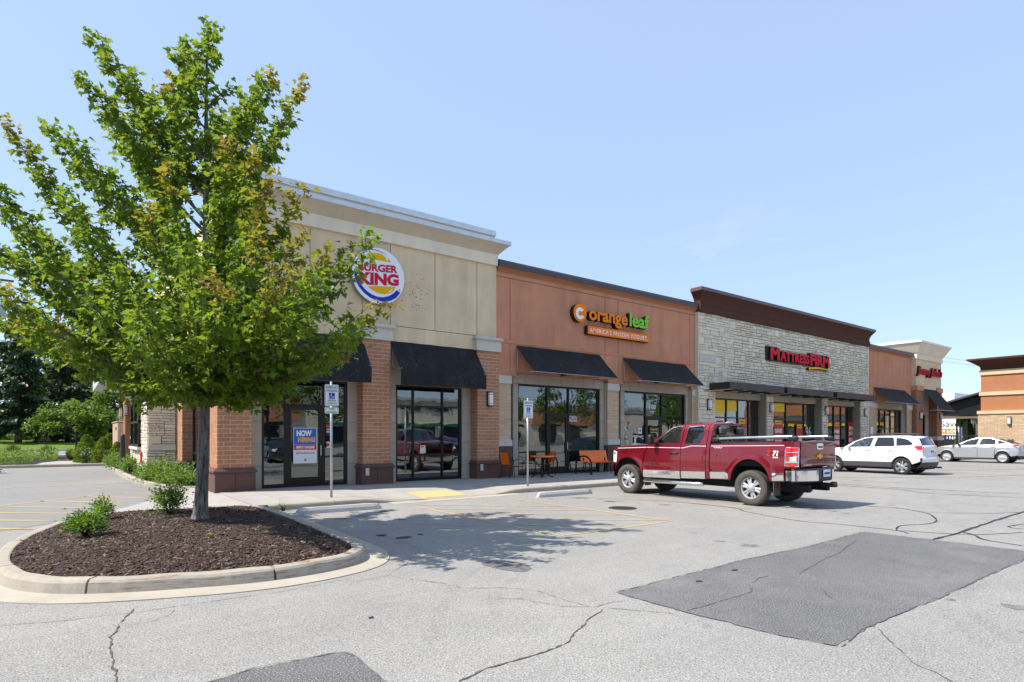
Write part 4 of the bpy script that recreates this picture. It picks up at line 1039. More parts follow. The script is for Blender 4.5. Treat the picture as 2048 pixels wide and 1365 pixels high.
for a, c, z0 in ((25.35, 26.75, 2.72), (26.95, 27.8, 2.86), (30.9, 32.55, 2.95)): box('outer_banner', 'cooler_yellow', mf, a, c, 17.494, 17.502, z0, 3.4)  # interior yellow moved to the glass's outer face so daylight keeps it bright
for k in range(6): box('display_mattress', 'poster_white', mf, 25.6 + k * 2.7, 27.4 + k * 2.7, 20.0, 22.0, .11, .75, .05)
storefront(mf, 25.25, 29.98, SWZ, 3.48, Y0, [26.84, 27.86, 28.86], [2.52])
storefront(mf, 30.75, 36.2, SWZ, 3.48, Y0, [32.65, 34.70], [2.52], door=(32.8, 34.55, 2.40))
storefront(mf, 37.0, 41.5, SWZ, 3.48, Y0, [38.42, 39.4, 40.38], [2.52])
for x0, x1 in ((25.25, 29.98), (30.75, 36.2), (37.0, 41.5)): tiles_h(mf, x0 - .2, x1 + .3, 3.485, 3.80, 17.38); tiles_v(mf, x1 + .003, x1 + .28, SWZ, 3.48, 17.38)
for x0, x1, lb in ((24.69, 29.55, 'flat dark metal canopy nearest the streaked awning'), (29.86, 34.9, 'middle of the three flat dark metal canopies on the stone front'), (35.37, 40.7, 'flat dark metal canopy at the far end of the stone front')):
    t = thing('metal_canopy', ((x0 + x1) / 2, 16.5, 3.8), lb, 'canopy', 'flat metal canopies')
    m = MB(); m.box(x0, x1, 15.88, 15.95, 3.79, 4.12); m.box(x0, x0 + .07, 15.951, 16.97, 3.791, 4.119); m.box(x1 - .07, x1, 15.951, 16.97, 3.791, 4.119); m.build('fascia', 'canopy_metal', t)
    box('soffit', 'stucco_tan', t, x0 + .08, x1 - .08, 15.96, 16.98, 3.84, 3.92)
    for k in range(1, 4): box('bracket', 'canopy_metal', t, x0 + (x1 - x0) * k / 4 - .05, x0 + (x1 - x0) * k / 4 + .05, 15.96, 16.97, 3.76, 3.838)

# ---- brown unit and sandwich tower at the far end
jj = thing('sandwich_shop', (48.5, 20, 0), 'far shop with rust stucco wing and cream corner tower', 'building')
box('upper_wall', 'stucco_rust', jj, 42.42, 50.1, 17.2, 17.42, 3.9, 7.5)
box('band', 'stucco_rust', jj, 42.42, 49.98, 17.172, 17.2, 4.90, 5.0)
cornice.wall = 17.2
cornice(jj, 'cornice', ['stucco_terracotta', 'metal_cap_dark'], [(0.0, 7.30, 0), (.04, 7.38, 0), (.13, 7.43, 0), (.17, 7.46, 1), (.19, 7.465, 1), (.19, 7.64, 1), (.15, 7.70, 1)], 42.4, 49.98, 17.6, left=False, right=False)
storefront(jj, 44.28, 48.75, SWZ, 3.45, Y0, [45.2, 46.1, 47.0, 47.9], [2.1])
tiles_h(jj, 44.0, 49.0, 3.46, 3.9, 17.38, 1.0); tiles_v(jj, 48.753, 49.0, SWZ, 3.45, 17.38); tiles_v(jj, 43.95, 44.27, SWZ, 3.45, 17.38)
c = box('pilaster', 'mortar', jj, 42.42, 43.9, 17.2, 17.5, .1, 3.9); q = MB(); brick_face(c, 42.42, 43.9, 1.4, 3.5, 17.15, 'brick_cream', 0, stuff=q); tag(q.build('brickwork', 'brick_cream', c), kind='stuff')
box('cap_block', 'cap_stone', c, 42.36, 43.95, 17.1, 17.4, 3.5, 3.8)
c = box('pilaster', 'mortar', jj, 49.02, 49.97, 17.2, 17.5, .1, 3.9); q = MB(); brick_face(c, 49.02, 49.97, 1.4, 3.5, 17.15, 'brick_cream', 0, stuff=q); tag(q.build('brickwork', 'brick_cream', c), kind='stuff'); box('cap_block', 'cap_stone', c, 48.96, 49.97, 17.1, 17.4, 3.5, 3.8)
b = MB(); b.box(50.0, 55.15, 16.9, 20.5, 5.0, 7.32); b.build('tower_wall', 'stucco_beige', jj)
cornice.wall = 16.9
cornice(jj, 'tower_cornice', ['stucco_cream', 'stucco_cream', 'white_paint'], [(0.0, 7.28, 0), (.08, 7.28, 0), (.09, 7.52, 0), (.06, 7.62, 0), (.14, 7.72, 1), (.50, 8.40, 2), (.55, 8.42, 2), (.55, 8.56, 2), (.50, 8.6, 2)], 50.03, 55.12, 20.5)
tst = MB()
for x0, x1 in ((50.0, 51.2), (54.1, 55.2)):
    c = box('pier', 'mortar_dark', jj, x0 + .01, x1 - .01, 16.87, 17.5, .1, 4.95); brick_face(c, x0, x1, 1.55, 4.95, 16.86, 'brick_red', 0, bl=.3, stuff=tst); brick_face(c, 16.95, 17.45, 1.55, 4.95, x0, 'brick_red', 0, bl=.3, axis='y', stuff=tst)
    box('pier_cap', 'stucco_rust', c, x0 - .05, x1 + .05, 16.80, 17.4, 4.951, 5.3); box('pier_band', 'cap_stone', c, x0 - .05, x1 + .05, 16.80, 17.45, 1.25, 1.55); box('pier_base', 'stone_base', c, x0 - .06, x1 + .06, 16.79, 17.45, .1, 1.249)
tag(tst.build('brickwork', 'brick_red', jj), kind='stuff')
box('door_surround', 'tile', jj, 51.2, 54.1, 17.4, 17.5, 3.2, 5.0); storefront(jj, 51.4, 53.4, SWZ, 3.2, 17.5, [], [], door=(51.8, 52.9, 3.0))
box('surround_panel', 'tile', jj, 53.4, 54.1, 17.4, 17.5, .1, 3.2)
b = MB(); b.box(42.4, 55.1, 24.4, 24.6, 0, 7.3); b.box(42.4, 55.0, 17.6, 24.4, 3.92, 4.0); b.box(55.0, 55.15, 17.5, 24.4, 0, 5.0); b.build('interior_shell', 'plaster_dim', jj); box('roof', 'metal_cap_dark', jj, 42.4, 53.6, 21.5, 40, 7.1, 7.2)
for k in range(5): box('interior_stripe', 'cooler_yellow', jj, 44.5 + k * .98, 45.2 + k * .98, 19.5, 19.55, 1.9, 2.25)
awning('black awning on the far rust stucco wing', 43.5, 48.7, 17.17, 4.87, 16.1, 3.84)
awning('black awning steep over the far tower entrance', 51.2, 54.2, 16.88, 5.12, 15.7, 3.50)
for x, y, z, lb in ((11.84, 17.0 - .005, 2.88, 'white box lamp on the orange brick pier beside the yogurt shop'), (24.62, 16.99, 3.1, 'box lamp on the stone pier nearest the yogurt shop'), (30.18, 16.99, 3.1, 'box lamp on the stone pier between the save and yellow windows'), (36.33, 16.99, 3.1, 'box lamp on the narrow stone pier at the july sale window'),
                    (41.65, 16.99, 3.12, 'box lamp on the last stone pier beside the rust wing'), (50.65, 16.855, 3.1, 'box lamp on the tower pier facing the lot, left of the far door'), (54.75, 16.855, 3.1, 'box lamp on the tower pier right of the far door')):
    wall_lamp(x, y, z, lb)
wall_lamp(2.30, 31.6, 2.75, 'white box lamp beyond the stone service bay on the lane side', '-x'); wall_lamp(2.28, 34.4, 2.7, 'white box lamp farthest along the lane side brick', '-x')

# ---- neighbouring building across the far corner
rb = thing('corner_building', (68, 7, 0), 'terracotta stucco building with cream brick pier at the picture edge', 'building')
XR = 62.0; RY = -3.0; YN = 16.15
box('upper_wall', 'stucco_terracotta', rb, XR, 80, RY, YN, 3.70, 7.3)
box('stone_band', 'stucco_tan', rb, XR - .10, 80.1, RY - .1, YN + .1, 6.71, 7.11); box('stone_band', 'stucco_tan', rb, XR - .10, 80.1, RY - .1, YN + .1, 4.99, 5.28); box('joint', 'seam_rust', rb, XR - .004, XR + .1, 13.1, 13.12, 5.28, 6.71)
m = MB(); rows = []
for d, z in ((0.02, 7.111), (.05, 7.39), (.16, 7.52), (.76, 7.95), (.80, 7.95), (.80, 8.08), (.75, 8.1)): rows.append([(81, RY - d, z), (XR - d, RY - d, z), (XR - d, YN + d, z), (81, YN + d, z)])
m.grid(rows, 0, False, True); m.add(rows[-1], [(0, 1, 2, 3)]); m.build('cornice', 'stucco_brown', rb)
c = box('corner_pier', 'mortar', rb, XR - .15, 65, 12.05, YN + .15, .1, 3.43); q = MB(); brick_face(c, 12.05, YN + .15, .1, 3.43, XR - .2, 'brick_cream', 0, bl=.44, bh=.11, axis='y', stuff=q); tag(q.build('brickwork', 'brick_cream', c), kind='stuff')
box('pier_cap', 'stucco_tan', rb, XR - .28, 65, 11.95, YN + .2, 3.43, 3.70)
box('lower_wall', 'stucco_sand', rb, XR + .3, 79, RY + .2, YN - .1, 0, 3.699); box('window_panel', 'tile', rb, XR + .15, XR + .3, 9.7, 12.05, .1, 4.95)
box('window_head', 'tile', rb, XR + .12, XR + .3, RY + .3, 12.05, 4.6, 4.985)
m = MB()
for y in (11.0, 8.6, 6.0, 3.4, .8): m.box(XR + .02, XR + .16, y - .06, y + .06, .1, 4.6)
m.box(XR + .02, XR + .16, .8, 11.0, 4.5, 4.6); m.box(XR + .02, XR + .16, .8, 11.0, .1, .3)
wf = m.build('window', 'frame_bronze', rb)
for a, c in ((.86, 3.34), (3.46, 5.94), (6.06, 8.54), (8.66, 10.94)): box('pane', 'window_glass', wf, XR + .1, XR + .108, a, c, .25, 4.55)
t = thing('shop_canopy', (XR - .6, 5, 2.5), 'grey fabric canopy with yellow hem over the picture edge window', 'canopy')
m = MB(); m.grid([[(XR, RY + .5, 3.64), (XR, 11.4, 3.64)], [(XR - .95, RY + .5, 2.84), (XR - .95, 11.4, 2.84)]], 0, False); m.add([(XR, 11.4, 3.64), (XR - .95, 11.4, 2.84), (XR, 11.4, 2.84)], [(0, 1, 2)]); m.build('fabric', 'grey_plastic', t)
m = MB(); m.box(XR - .97, XR - .93, RY + .5, 11.4, 2.57, 2.839); m.box(XR - .93, XR, 11.36, 11.4, 2.57, 2.839); m.build('hem', 'cooler_yellow', t)
wall_lamp(XR - .21, 14.2, 2.84, 'white box lamp on the cream brick pier at the picture edge', '-x', 1.25)
t = thing('roof_floodlight', (XR - .4, 9.7, 5.7), 'dark floodlight under the brown cornice at the picture edge', 'lamp'); box('housing', 'black_metal', t, XR - .80, XR - .2, 9.3, 10.05, 5.8, 5.93, .02); box('arm', 'black_metal', t, XR - .25, XR + .02, 9.6, 9.7, 5.64, 5.85)
# ------------------------------------------------------------------ signs and lettering
def plate(name, mat, parent, pts, y, depth, side=None):
    """a flat shape in the x-z plane, its face at y - depth"""
    b = MB().prism(pts, 'y', y - depth, y); return b.build(name, mat, parent)
def disc(cx, cz, r, n=48): return [(cx + r * math.cos(2 * math.pi * k / n), cz + r * math.sin(2 * math.pi * k / n)) for k in range(n)]
def ribbon2(pts, w):
    out, inn = [], []
    for i, p in enumerate(pts):
        a = Vector(pts[max(i - 1, 0)]); b = Vector(pts[min(i + 1, len(pts) - 1)]); d = (b - a).normalized(); n = Vector((-d.y, d.x)); ww = w[i] if isinstance(w, list) else w
        out.append(tuple(Vector(p) + n * ww / 2)); inn.append(tuple(Vector(p) - n * ww / 2))
    return out + inn[::-1]
# round restaurant sign
sg = thing('round_sign', (7.69, 17.0, 5.64), 'round white burger restaurant sign with red lettering on beige wall', 'sign')
CX, CZ, RR = 7.69, 6.49, 0.86
b = MB().lathe([(RR - .01, 0), (RR, -.01), (RR, -.17), (RR - .02, -.19)], (CX, 17.13, CZ), 'y', 64, 0); b.build('rim', 'sign_rim', sg)
plate('face', 'white_sign', sg, disc(CX, CZ, RR - .005, 64), 16.955, .02)
def SP(px, py): return (CX + (px - 620) / 510 * RR, CZ - (py - 648) / 597 * RR)
YS = 16.934
def shape(name, mat, pts, lift=0.006, sm=0): plate(name, mat, sg, [SP(*p) for p in (smooth_loop(pts, 4) if sm else pts)], YS, lift)
shape('bun', 'sign_yellow', [(385, 335), (405, 270), (450, 212), (510, 178), (580, 164), (660, 172), (740, 203), (810, 252), (868, 312), (740, 312), (600, 315), (480, 322)])
shape('bun', 'sign_yellow', [(405, 908), (500, 882), (620, 862), (780, 845), (945, 828), (935, 872), (890, 940), (820, 990), (740, 1015), (640, 1023), (540, 995), (460, 955)])
shape('highlight', 'white_sign', [(700, 192), (755, 218), (795, 258), (792, 285), (768, 292), (765, 262), (740, 225)], .010)
shape('highlight', 'white_sign', [(885, 862), (880, 905), (835, 955), (780, 985), (820, 945), (855, 900)], .010)
shape('swoosh', 'sign_blue', [(150, 600), (155, 720), (185, 840), (240, 945), (330, 1050), (450, 1135), (590, 1182), (720, 1178), (850, 1138), (960, 1058), (1042, 938), (975, 885), (905, 970), (810, 1045), (700, 1088), (590, 1094), (480, 1064), (370, 992), (280, 890), (215, 760), (180, 600)])
shape('arc', 'sign_blue', [(300, 190), (380, 140), (470, 108), (570, 103), (660, 122), (765, 165), (650, 132), (560, 118), (470, 122), (390, 152)])
def bk_line(body, x0, x1, tl, tr, bl, br, bold):
    A = SP(x0, 0)[0]; Bx = SP(x1, 0)[0]
    def cz(u, w):
        zt = SP(0, tl)[1] + (SP(0, tr)[1] - SP(0, tl)[1]) * u; zb = SP(0, bl)[1] + (SP(0, br)[1] - SP(0, bl)[1]) * u
        return zb + (zt - zb) * w
    letters(body, A, Bx, 0, 1, YS, .012, ('sign_red', 'sign_blue'), sg, bold=bold, split=True, curve_z=cz)
bk_line('BURGER', 225, 985, 440, 362, 605, 522, .035); bk_line('KING', 240, 1012, 622, 545, 895, 795, .05)
letters('R', *sorted((SP(1015, 0)[0], SP(1050, 0)[0])), SP(0, 900)[1], SP(0, 860)[1], YS, .004, ('sign_red', 'sign_red'), sg, 'registered_mark')

# yogurt shop sign
sg = thing('channel_letter_sign', (18.1, 17.05, 5.6), 'orange and green lettered yogurt sign on rust stucco wall', 'sign')
dc = (16.18, 6.43); pts = [(dc[0] + .35 * math.cos(a), dc[1] + .35 * math.sin(a)) for a in [math.radians(90 + k * 270 / 30) for k in range(31)]] + [(dc[0] + .35, dc[1] + .35)]
m = MB().prism(pts, 'y', 16.985, 17.19); m.build('drop_case', 'sign_black', sg); plate('drop_face', 'sign_orange', sg, pts, 16.984, .006)
rg = [(dc[0] + (.235 if o else .10) * math.cos(a), dc[1] - .02 + (.235 if o else .10) * math.sin(a)) for o in (1, 0) for a in [math.radians((40 + k * 290 / 20) if o else (330 - k * 290 / 20)) for k in range(21)]]
plate('drop_ring', 'white_sign', sg, rg, 16.977, .006)
letters('orange', 16.68, 18.94, 6.06, 6.61, 17.19, .205, ('sign_orange', 'sign_black'), sg, bold=.03, split=True)
letters('leaf', 19.06, 20.31, 6.22, 6.80, 17.19, .205, ('sign_green', 'sign_black'), sg, bold=.03, split=True)
m = MB().box(16.59, 20.31, 17.0, 17.19, 5.64, 6.0, 0, .03); m.build('tagline_case', 'sign_black', sg)
box('tagline_face', 'sign_orange', sg, 16.62, 20.29, 16.985, 16.999, 5.66, 5.98)
letters("AMERICA'S FROZEN YOGURT.", 16.72, 20.2, 5.735, 5.905, 16.984, .006, ('white_sign', 'white_sign'), sg, bold=.004, spacing=1.12, split=True)

# mattress shop sign
sg = thing('channel_letter_sign', (33, 16.9, 5.3), 'red capital lettered mattress sign on white stone wall', 'sign')
Yw = 16.98
letters('M', 29.9, 30.82, 5.66, 6.33, Yw, .16, ('sign_red', 'sign_black'), sg, bold=.05)
letters('ATTRESS', 30.90, 34.06, 5.67, 6.20, Yw, .16, ('sign_red', 'sign_black'), sg, bold=.045, split=True, spacing=1.04)
letters('FIRM', 34.17, 36.46, 5.65, 6.31, Yw, .16, ('sign_red', 'sign_black'), sg, bold=.05, split=True, spacing=1.04)
m = MB(); m.box(29.66, 36.55, Yw - .05, Yw + .01, 5.60, 6.22); m.box(29.66, 30.9, Yw - .052, Yw + .01, 6.22, 6.38); m.box(34.1, 36.55, Yw - .052, Yw + .01, 6.22, 6.36); m.build('letter_backing', 'sign_black', sg)
arc = [(34.0 + 2.42 * k / 10, 5.36 + .17 * math.sin(math.pi * (.12 + .68 * k / 10))) for k in range(11)]
p = ribbon2(arc, [.15, .16, .16, .16, .15, .14, .13, .12, .10, .08, .04]); m = MB().prism(p, 'y', Yw - .14, Yw); m.build('swoosh_case', 'sign_black', sg); plate('swoosh_face', 'sign_yellow', sg, ribbon2([(x, z + .02) for x, z in arc], [.10, .11, .11, .11, .10, .10, .09, .08, .07, .05, .02]), Yw - .141, .01)
# sandwich shop sign
sg = thing('channel_letter_sign', (52.4, 16.85, 6.1), 'red script lettered sign on the cream corner tower', 'sign')
letters("Jimmy John's", 49.9, 54.9, 5.98, 6.78, 16.89, .16, ('sign_red', 'sign_black'), sg, bold=.03, shear=.25, split=True)

# posters and notices on the glass
def poster(label, x0, x1, z0, z1, y, mat, border=None, cat='poster'):
    t = thing('poster', ((x0 + x1) / 2, y, z0), label, cat)
    box('sheet', mat, t, x0, x1, y - .004, y, z0, z1)
    return t
YP = 17.435
t = poster('blue red and white hiring poster on the restaurant door', 5.27, 5.95, .80, 1.83, YP, 'poster_white')
box('blue_panel', 'poster_blue', t, 5.285, 5.935, YP - .006, YP - .004, 1.34, 1.815); box('red_panel', 'poster_red', t, 5.285, 5.935, YP - .006, YP - .004, 1.19, 1.335)
letters('NOW', 5.36, 5.80, 1.585, 1.76, YP - .006, .003, ('white_paint', 'white_paint'), t, bold=.06); letters('HIRING', 5.40, 5.90, 1.41, 1.56, YP - .006, .003, ('poster_amber', 'poster_amber'), t, bold=.05)
letters('APPLY ONLINE', 5.34, 5.88, 1.225, 1.305, YP - .006, .003, ('white_paint', 'white_paint'), t, bold=.05); letters('JoinTeamCave.com', 5.34, 5.89, 1.06, 1.13, YP - .004, .003, ('poster_red', 'poster_red'), t, bold=.03)
plate('badge', 'poster_red', t, disc(5.61, .90, .035, 14), YP - .004, .003); plate('badge_bun', 'poster_amber', t, disc(5.61, .915, .02, 10), YP - .007, .002)
t = poster('small dark and red hiring notices on the restaurant side light', 6.22, 6.40, 1.62, 2.0, YP, 'sign_black')
box('red_panel', 'poster_red', t, 6.22, 6.40, YP - .006, YP - .004, 1.84, 1.93); letters('NOW', 6.25, 6.37, 1.76, 1.81, YP - .004, .002, ('white_paint', 'white_paint'), t, bold=.04); letters('HIRING', 6.24, 6.38, 1.69, 1.74, YP - .004, .002, ('white_paint', 'white_paint'), t, bold=.04)
t = poster('white and red notice below the dark hiring notices', 6.24, 6.40, 1.24, 1.42, YP, 'poster_white'); box('red_panel', 'poster_red', t, 6.24, 6.33, YP - .006, YP - .004, 1.28, 1.38)
t = poster('cold drink poster with orange cups behind the restaurant window', 9.22, 10.12, 1.22, 2.50, 17.53, 'poster_mint')
for zr in (2.40, 2.32, 2.22, 2.14):
    xx = 9.34
    while xx < 9.98: wv = rnd.uniform(.035, .075); box('print_block', 'poster_coral', t, xx, xx + wv, 17.522, 17.526, zr - .05, zr); xx += wv + .018
for x, z, w, h, mt in ((9.55, 1.62, .30, .42, 'poster_orange'), (9.88, 1.66, .24, .36, 'brick_red'), (9.56, 1.28, .24, .42, 'poster_coral')):
    plate('cup', mt, t, [(x - w * .38, z), (x + w * .38, z), (x + w / 2, z + h), (x - w / 2, z + h)], 17.526, .002); plate('cup_top', 'poster_white' if mt != 'brick_red' else 'upholstery_tan', t, [(x + w * .5 * math.cos(a), z + h + .10 * math.sin(a)) for a in [k * math.pi / 8 for k in range(9)]], 17.526, .002)
t = poster('faint open lettering on the yogurt shop glass', 16.08, 16.52, 2.18, 2.21, YP + .07, 'white_sign', cat='sign'); letters('OPEN', 16.1, 16.5, 2.24, 2.40, YP + .07, .003, ('white_sign', 'white_sign'), t)
t = poster('teal and white notice on the yogurt shop side glass', 16.92, 17.30, 1.68, 1.99, 17.53, 'poster_teal'); box('white_card', 'poster_white', t, 17.12, 17.28, 17.52, 17.525, 1.60, 1.96); box('amber_card', 'poster_amber', t, 16.92, 17.2, 17.52, 17.525, 1.5, 1.62)
t = poster('tall poster of yogurt bowls on glass left of the second yogurt door', 19.24, 19.82, .95, 2.26, YP + .065, 'upholstery_tan')
rp = random.Random(9)
for k in range(34):
    plate('fruit', rp.choice(['poster_mint', 'poster_coral', 'brick_cream', 'ground_leaf', 'poster_teal', 'upholstery_tan']), t, disc(rp.uniform(19.3, 19.76), rp.uniform(1.02, 2.2), rp.uniform(.04, .09), 10), YP + .06 - k * .0006, .0005)
t = poster('small white card on the second yogurt window', 20.2, 20.42, 1.70, 1.95, YP + .065, 'poster_white'); plate('leaf_mark', 'sign_text_green', t, disc(20.31, 1.83, .06, 8), YP + .06, .002)
t = poster('orange lit neon style panel on the second yogurt door', 20.88, 21.42, 1.72, 1.97, YP, 'sign_black'); letters('orange leaf', 20.92, 21.38, 1.83, 1.94, YP - .004, .002, ('poster_amber', 'poster_amber'), t, bold=.03); box('strip', 'poster_amber', t, 20.95, 21.35, YP - .006, YP - .004, 1.74, 1.77)
t = poster('white street number lettering above the second yogurt door', 20.92, 21.36, 2.70, 2.715, YP + .065, 'white_sign', cat='sign'); letters('1150', 20.92, 21.36, 2.79, 2.99, YP + .065, .003, ('white_sign', 'white_sign'), t, bold=.02); letters('110', 21.02, 21.24, 2.60, 2.69, YP + .065, .003, ('white_sign', 'white_sign'), t, bold=.02)
def mposter(label, x0, x1, z0, z1, lines, y=YP + .06):
    t = poster(label, x0, x1, z0, z1, y, 'poster_red'); h = z1 - z0; box('yellow_tab', 'poster_yellow', t, x0 + .12, x1 - .12, y - .006, y - .004, z1 - .24, z1 - .03)
    box('print_bar', 'sign_black', t, x0 + .18, x1 - .18, y - .008, y - .006, z1 - .16, z1 - .11)
    for tx, a, c in lines: letters(tx, x0 + .08, x1 - .08, a, c, y - .004, .003, ('white_paint', 'white_paint'), t, bold=.05)
mposter('red sale poster behind the truck cab in the first stone front window', 27.88, 28.7, .9, 2.47, [('SAVE', 1.7, 1.95)])
t = poster('white framed red poster corner above the truck roof', 25.9, 26.68, 1.3, 2.45, YP + .06, 'poster_white'); box('red_panel', 'poster_red', t, 25.98, 26.6, YP + .05, YP + .054, 1.38, 2.37)
mposter('red save poster left of the mattress shop door', 31.45, 32.35, .6, 2.48, [('SAVE', 1.75, 2.0), ('UP TO', 1.5, 1.62), ('$600', 1.05, 1.4)])
mposter('red free poster on the mattress shop door', 33.75, 34.45, .6, 2.28, [('FREE', 1.3, 1.6)], YP)
t = poster('pale green ninety six lettering on stone front glass', 34.95, 35.6, 1.44, 1.455, YP + .06, 'poster_mint', cat='sign'); letters('96', 34.95, 35.6, 1.5, 2.15, YP + .06, .003, ('poster_mint', 'poster_mint'), t, bold=.01)
mposter('red poster repeating free on the window farthest from the truck', 38.5, 39.3, .7, 2.46, [('FREE', 1.75, 1.98), ('FREE', 1.4, 1.63), ('FREE', 1.05, 1.28)])
t = poster('red july sale poster beside the last stone pier', 40.48, 41.25, .9, 2.47, YP + .06, 'poster_red')
for tx, a, c in (('4TH OF', 1.95, 2.2), ('JULY', 1.6, 1.88), ('SALE', 1.2, 1.48)): letters(tx, 40.56, 41.17, a, c, YP + .056, .003, ('white_paint', 'white_paint'), t, bold=.05)
t = poster('white notice low on the cream pilaster of the rust wing', 42.9, 43.3, 1.5, 2.2, 17.14, 'poster_white')

# ------------------------------------------------------------------ accessible parking signs
def parking_sign(x, y, ztop, label, van):
    t = thing('parking_sign', (x, y, SWZ), label, 'sign', 'reserved parking signs')
    z0 = slab_z(x, y)
    MB().tube([(x, y, z0 - .05), (x, y, ztop + .03)], .030, 12).build('post', 'galvanised', t)
    MB().lathe([(.031, 0), (.034, .01), (.03, .03), (.0, .045)], (x, y, ztop + .03), 'z', 12).build('post_cap', 'galvanised', t)
    def pl(z0, z1, w):
        r = .03; P = []
        for cx, cz, a0 in ((x + w / 2 - r, z1 - r, 0), (x - w / 2 + r, z1 - r, 90), (x - w / 2 + r, z0 + r, 180), (x + w / 2 - r, z0 + r, 270)):
            P += [(cx + r * math.cos(math.radians(a0 + k * 22.5)), cz + r * math.sin(math.radians(a0 + k * 22.5))) for k in range(5)]
        return P
    yf = y - .032
    def panel(nm, z0, z1, w):
        o = MB().prism(pl(z0, z1, w), 'y', yf - .004, yf).build(nm, 'white_sign', t)
        P = pl(z0 + .012, z1 - .012, w - .024); Q = pl(z0 + .02, z1 - .02, w - .04); n = len(P)
        b = MB(); b.add([(a, yf - .0052, c) for a, c in P] + [(a, yf - .0052, c) for a, c in Q], [(i, (i + 1) % n, n + (i + 1) % n, n + i) for i in range(n)]); b.build('border', 'sign_text_green', o); return o
    G_ = ('sign_text_green',) * 2; w = .34
    o = panel('sign_plate', ztop - .52, ztop, w)
    letters('RESERVED', x - .14, x + .14, ztop - .10, ztop - .045, yf - .004, .002, G_, o, bold=.02); letters('PARKING', x - .125, x + .125, ztop - .175, ztop - .12, yf - .004, .002, G_, o, bold=.02)
    cz = ztop - .275; MB().box(x - .07, x + .07, yf - .006, yf - .004, cz - .075, cz + .075).build('blue_panel', 'sign_blue', o)
    plate('wheelchair_symbol', 'white_paint', o, disc(x - .012, cz + .048, .013, 10), yf - .006, .002)
    plate('wheelchair_symbol', 'white_paint', o, ribbon2([(x - .012, cz + .034), (x - .010, cz - .005), (x + .022, cz - .008), (x + .040, cz - .050), (x + .05, cz - .05)], .013), yf - .006, .002)
    plate('wheelchair_symbol', 'white_paint', o, ribbon2([(x - .022 + .036 * math.cos(math.radians(a)), cz - .025 + .036 * math.sin(math.radians(a))) for a in range(110, 370, 20)], .010), yf - .006, .002)
    [MB().box(x - .10, x + .10, yf - .006, yf - .004, ztop - q_ - .006, ztop - q_).build('fine_print', 'sign_text_green', o) for q_ in (.372, .386, .400)]; letters('THIS SPACE', x - .12, x + .12, ztop - .475, ztop - .43, yf - .004, .002, G_, o, bold=.01)
    if van:
        o = panel('lower_plate', ztop - .70, ztop - .54, .34); letters('VAN', x - .07, x + .07, ztop - .61, ztop - .565, yf - .004, .002, G_, o, bold=.01); letters('ACCESSIBLE', x - .12, x + .12, ztop - .675, ztop - .64, yf - .004, .002, G_, o)
    m = MB()
    for zz in (ztop - .02, ztop - .5): m.lathe([(.0, -.012), (.012, -.010), (.012, 0)], (x, yf - .004, zz), 'y', 8)
    m.build('bolt', 'galvanised', t)
parking_sign(5.13, 14.0, 2.83, 'reserved parking sign with a second van plate below it', True)
parking_sign(10.85, 13.6, 2.63, 'reserved parking sign without a van plate, beside the ramp', False)

# wheel stops, manhole, island small things
def wheel_stop(x0, x1, y, label, rz=0.0):
    rr_ = random.Random(int(x0 * 10)); n = 10; rows = []
    for i in range(n + 1):
        k = i / n; xx = (x0 - x1) / 2 + (x1 - x0) * k; e = .06 if i in (0, n) else 0
        rows.append([(xx, -.10 + e * .3, 0.0), (xx, -.09 + e * .3, .07 - e * .2), (xx + (e if i == 0 else -e if i == n else 0), -.055, .125 - e * .15 + rr_.uniform(-.003, .003)), (xx + (e if i == 0 else -e if i == n else 0), .055, .125 - e * .15 + rr_.uniform(-.003, .003)), (xx, .09 - e * .3, .07 - e * .2), (xx, .10 - e * .3, 0.0)])
    b = MB().grid(rows, 0, False); b.add(rows[0], [tuple(range(6))]); b.add(rows[-1], [tuple(range(6))[::-1]])
    o = link_mesh('wheel_stop', b.mesh('wheel_stop', 'wheel_stop'), None, ((x0 + x1) / 2, y, 0.0)); o.rotation_euler.z = rz
    tag(o, label, 'wheel stop', 'concrete wheel stops')
wheel_stop(3.78, 5.56, 12.22, 'concrete wheel stop beside the mulch island', -.05); wheel_stop(9.78, 11.66, 11.84, 'concrete wheel stop in front of the truck', -.02)
t = thing('manhole_cover', (9.83, 8.97, 0), 'round rusty iron manhole cover in the asphalt before the truck', 'manhole cover')
MB().lathe([(.31, .0), (.31, .010), (.28, .010)], (9.83, 8.97, 0), 'z', 28).build('ring', 'manhole', t)
m = MB().lathe([(.28, .006), (.0, .008)], (9.83, 8.97, 0), 'z', 28)
for k in range(8):
    for j in range(8):
        x, y = 9.83 - .21 + k * .06, 8.97 - .21 + j * .06
        if (x - 9.83) ** 2 + (y - 8.97) ** 2 < .06: m.box(x - .016, x + .016, y - .016, y + .016, .006, .013)
m.build('lid', 'manhole', t)

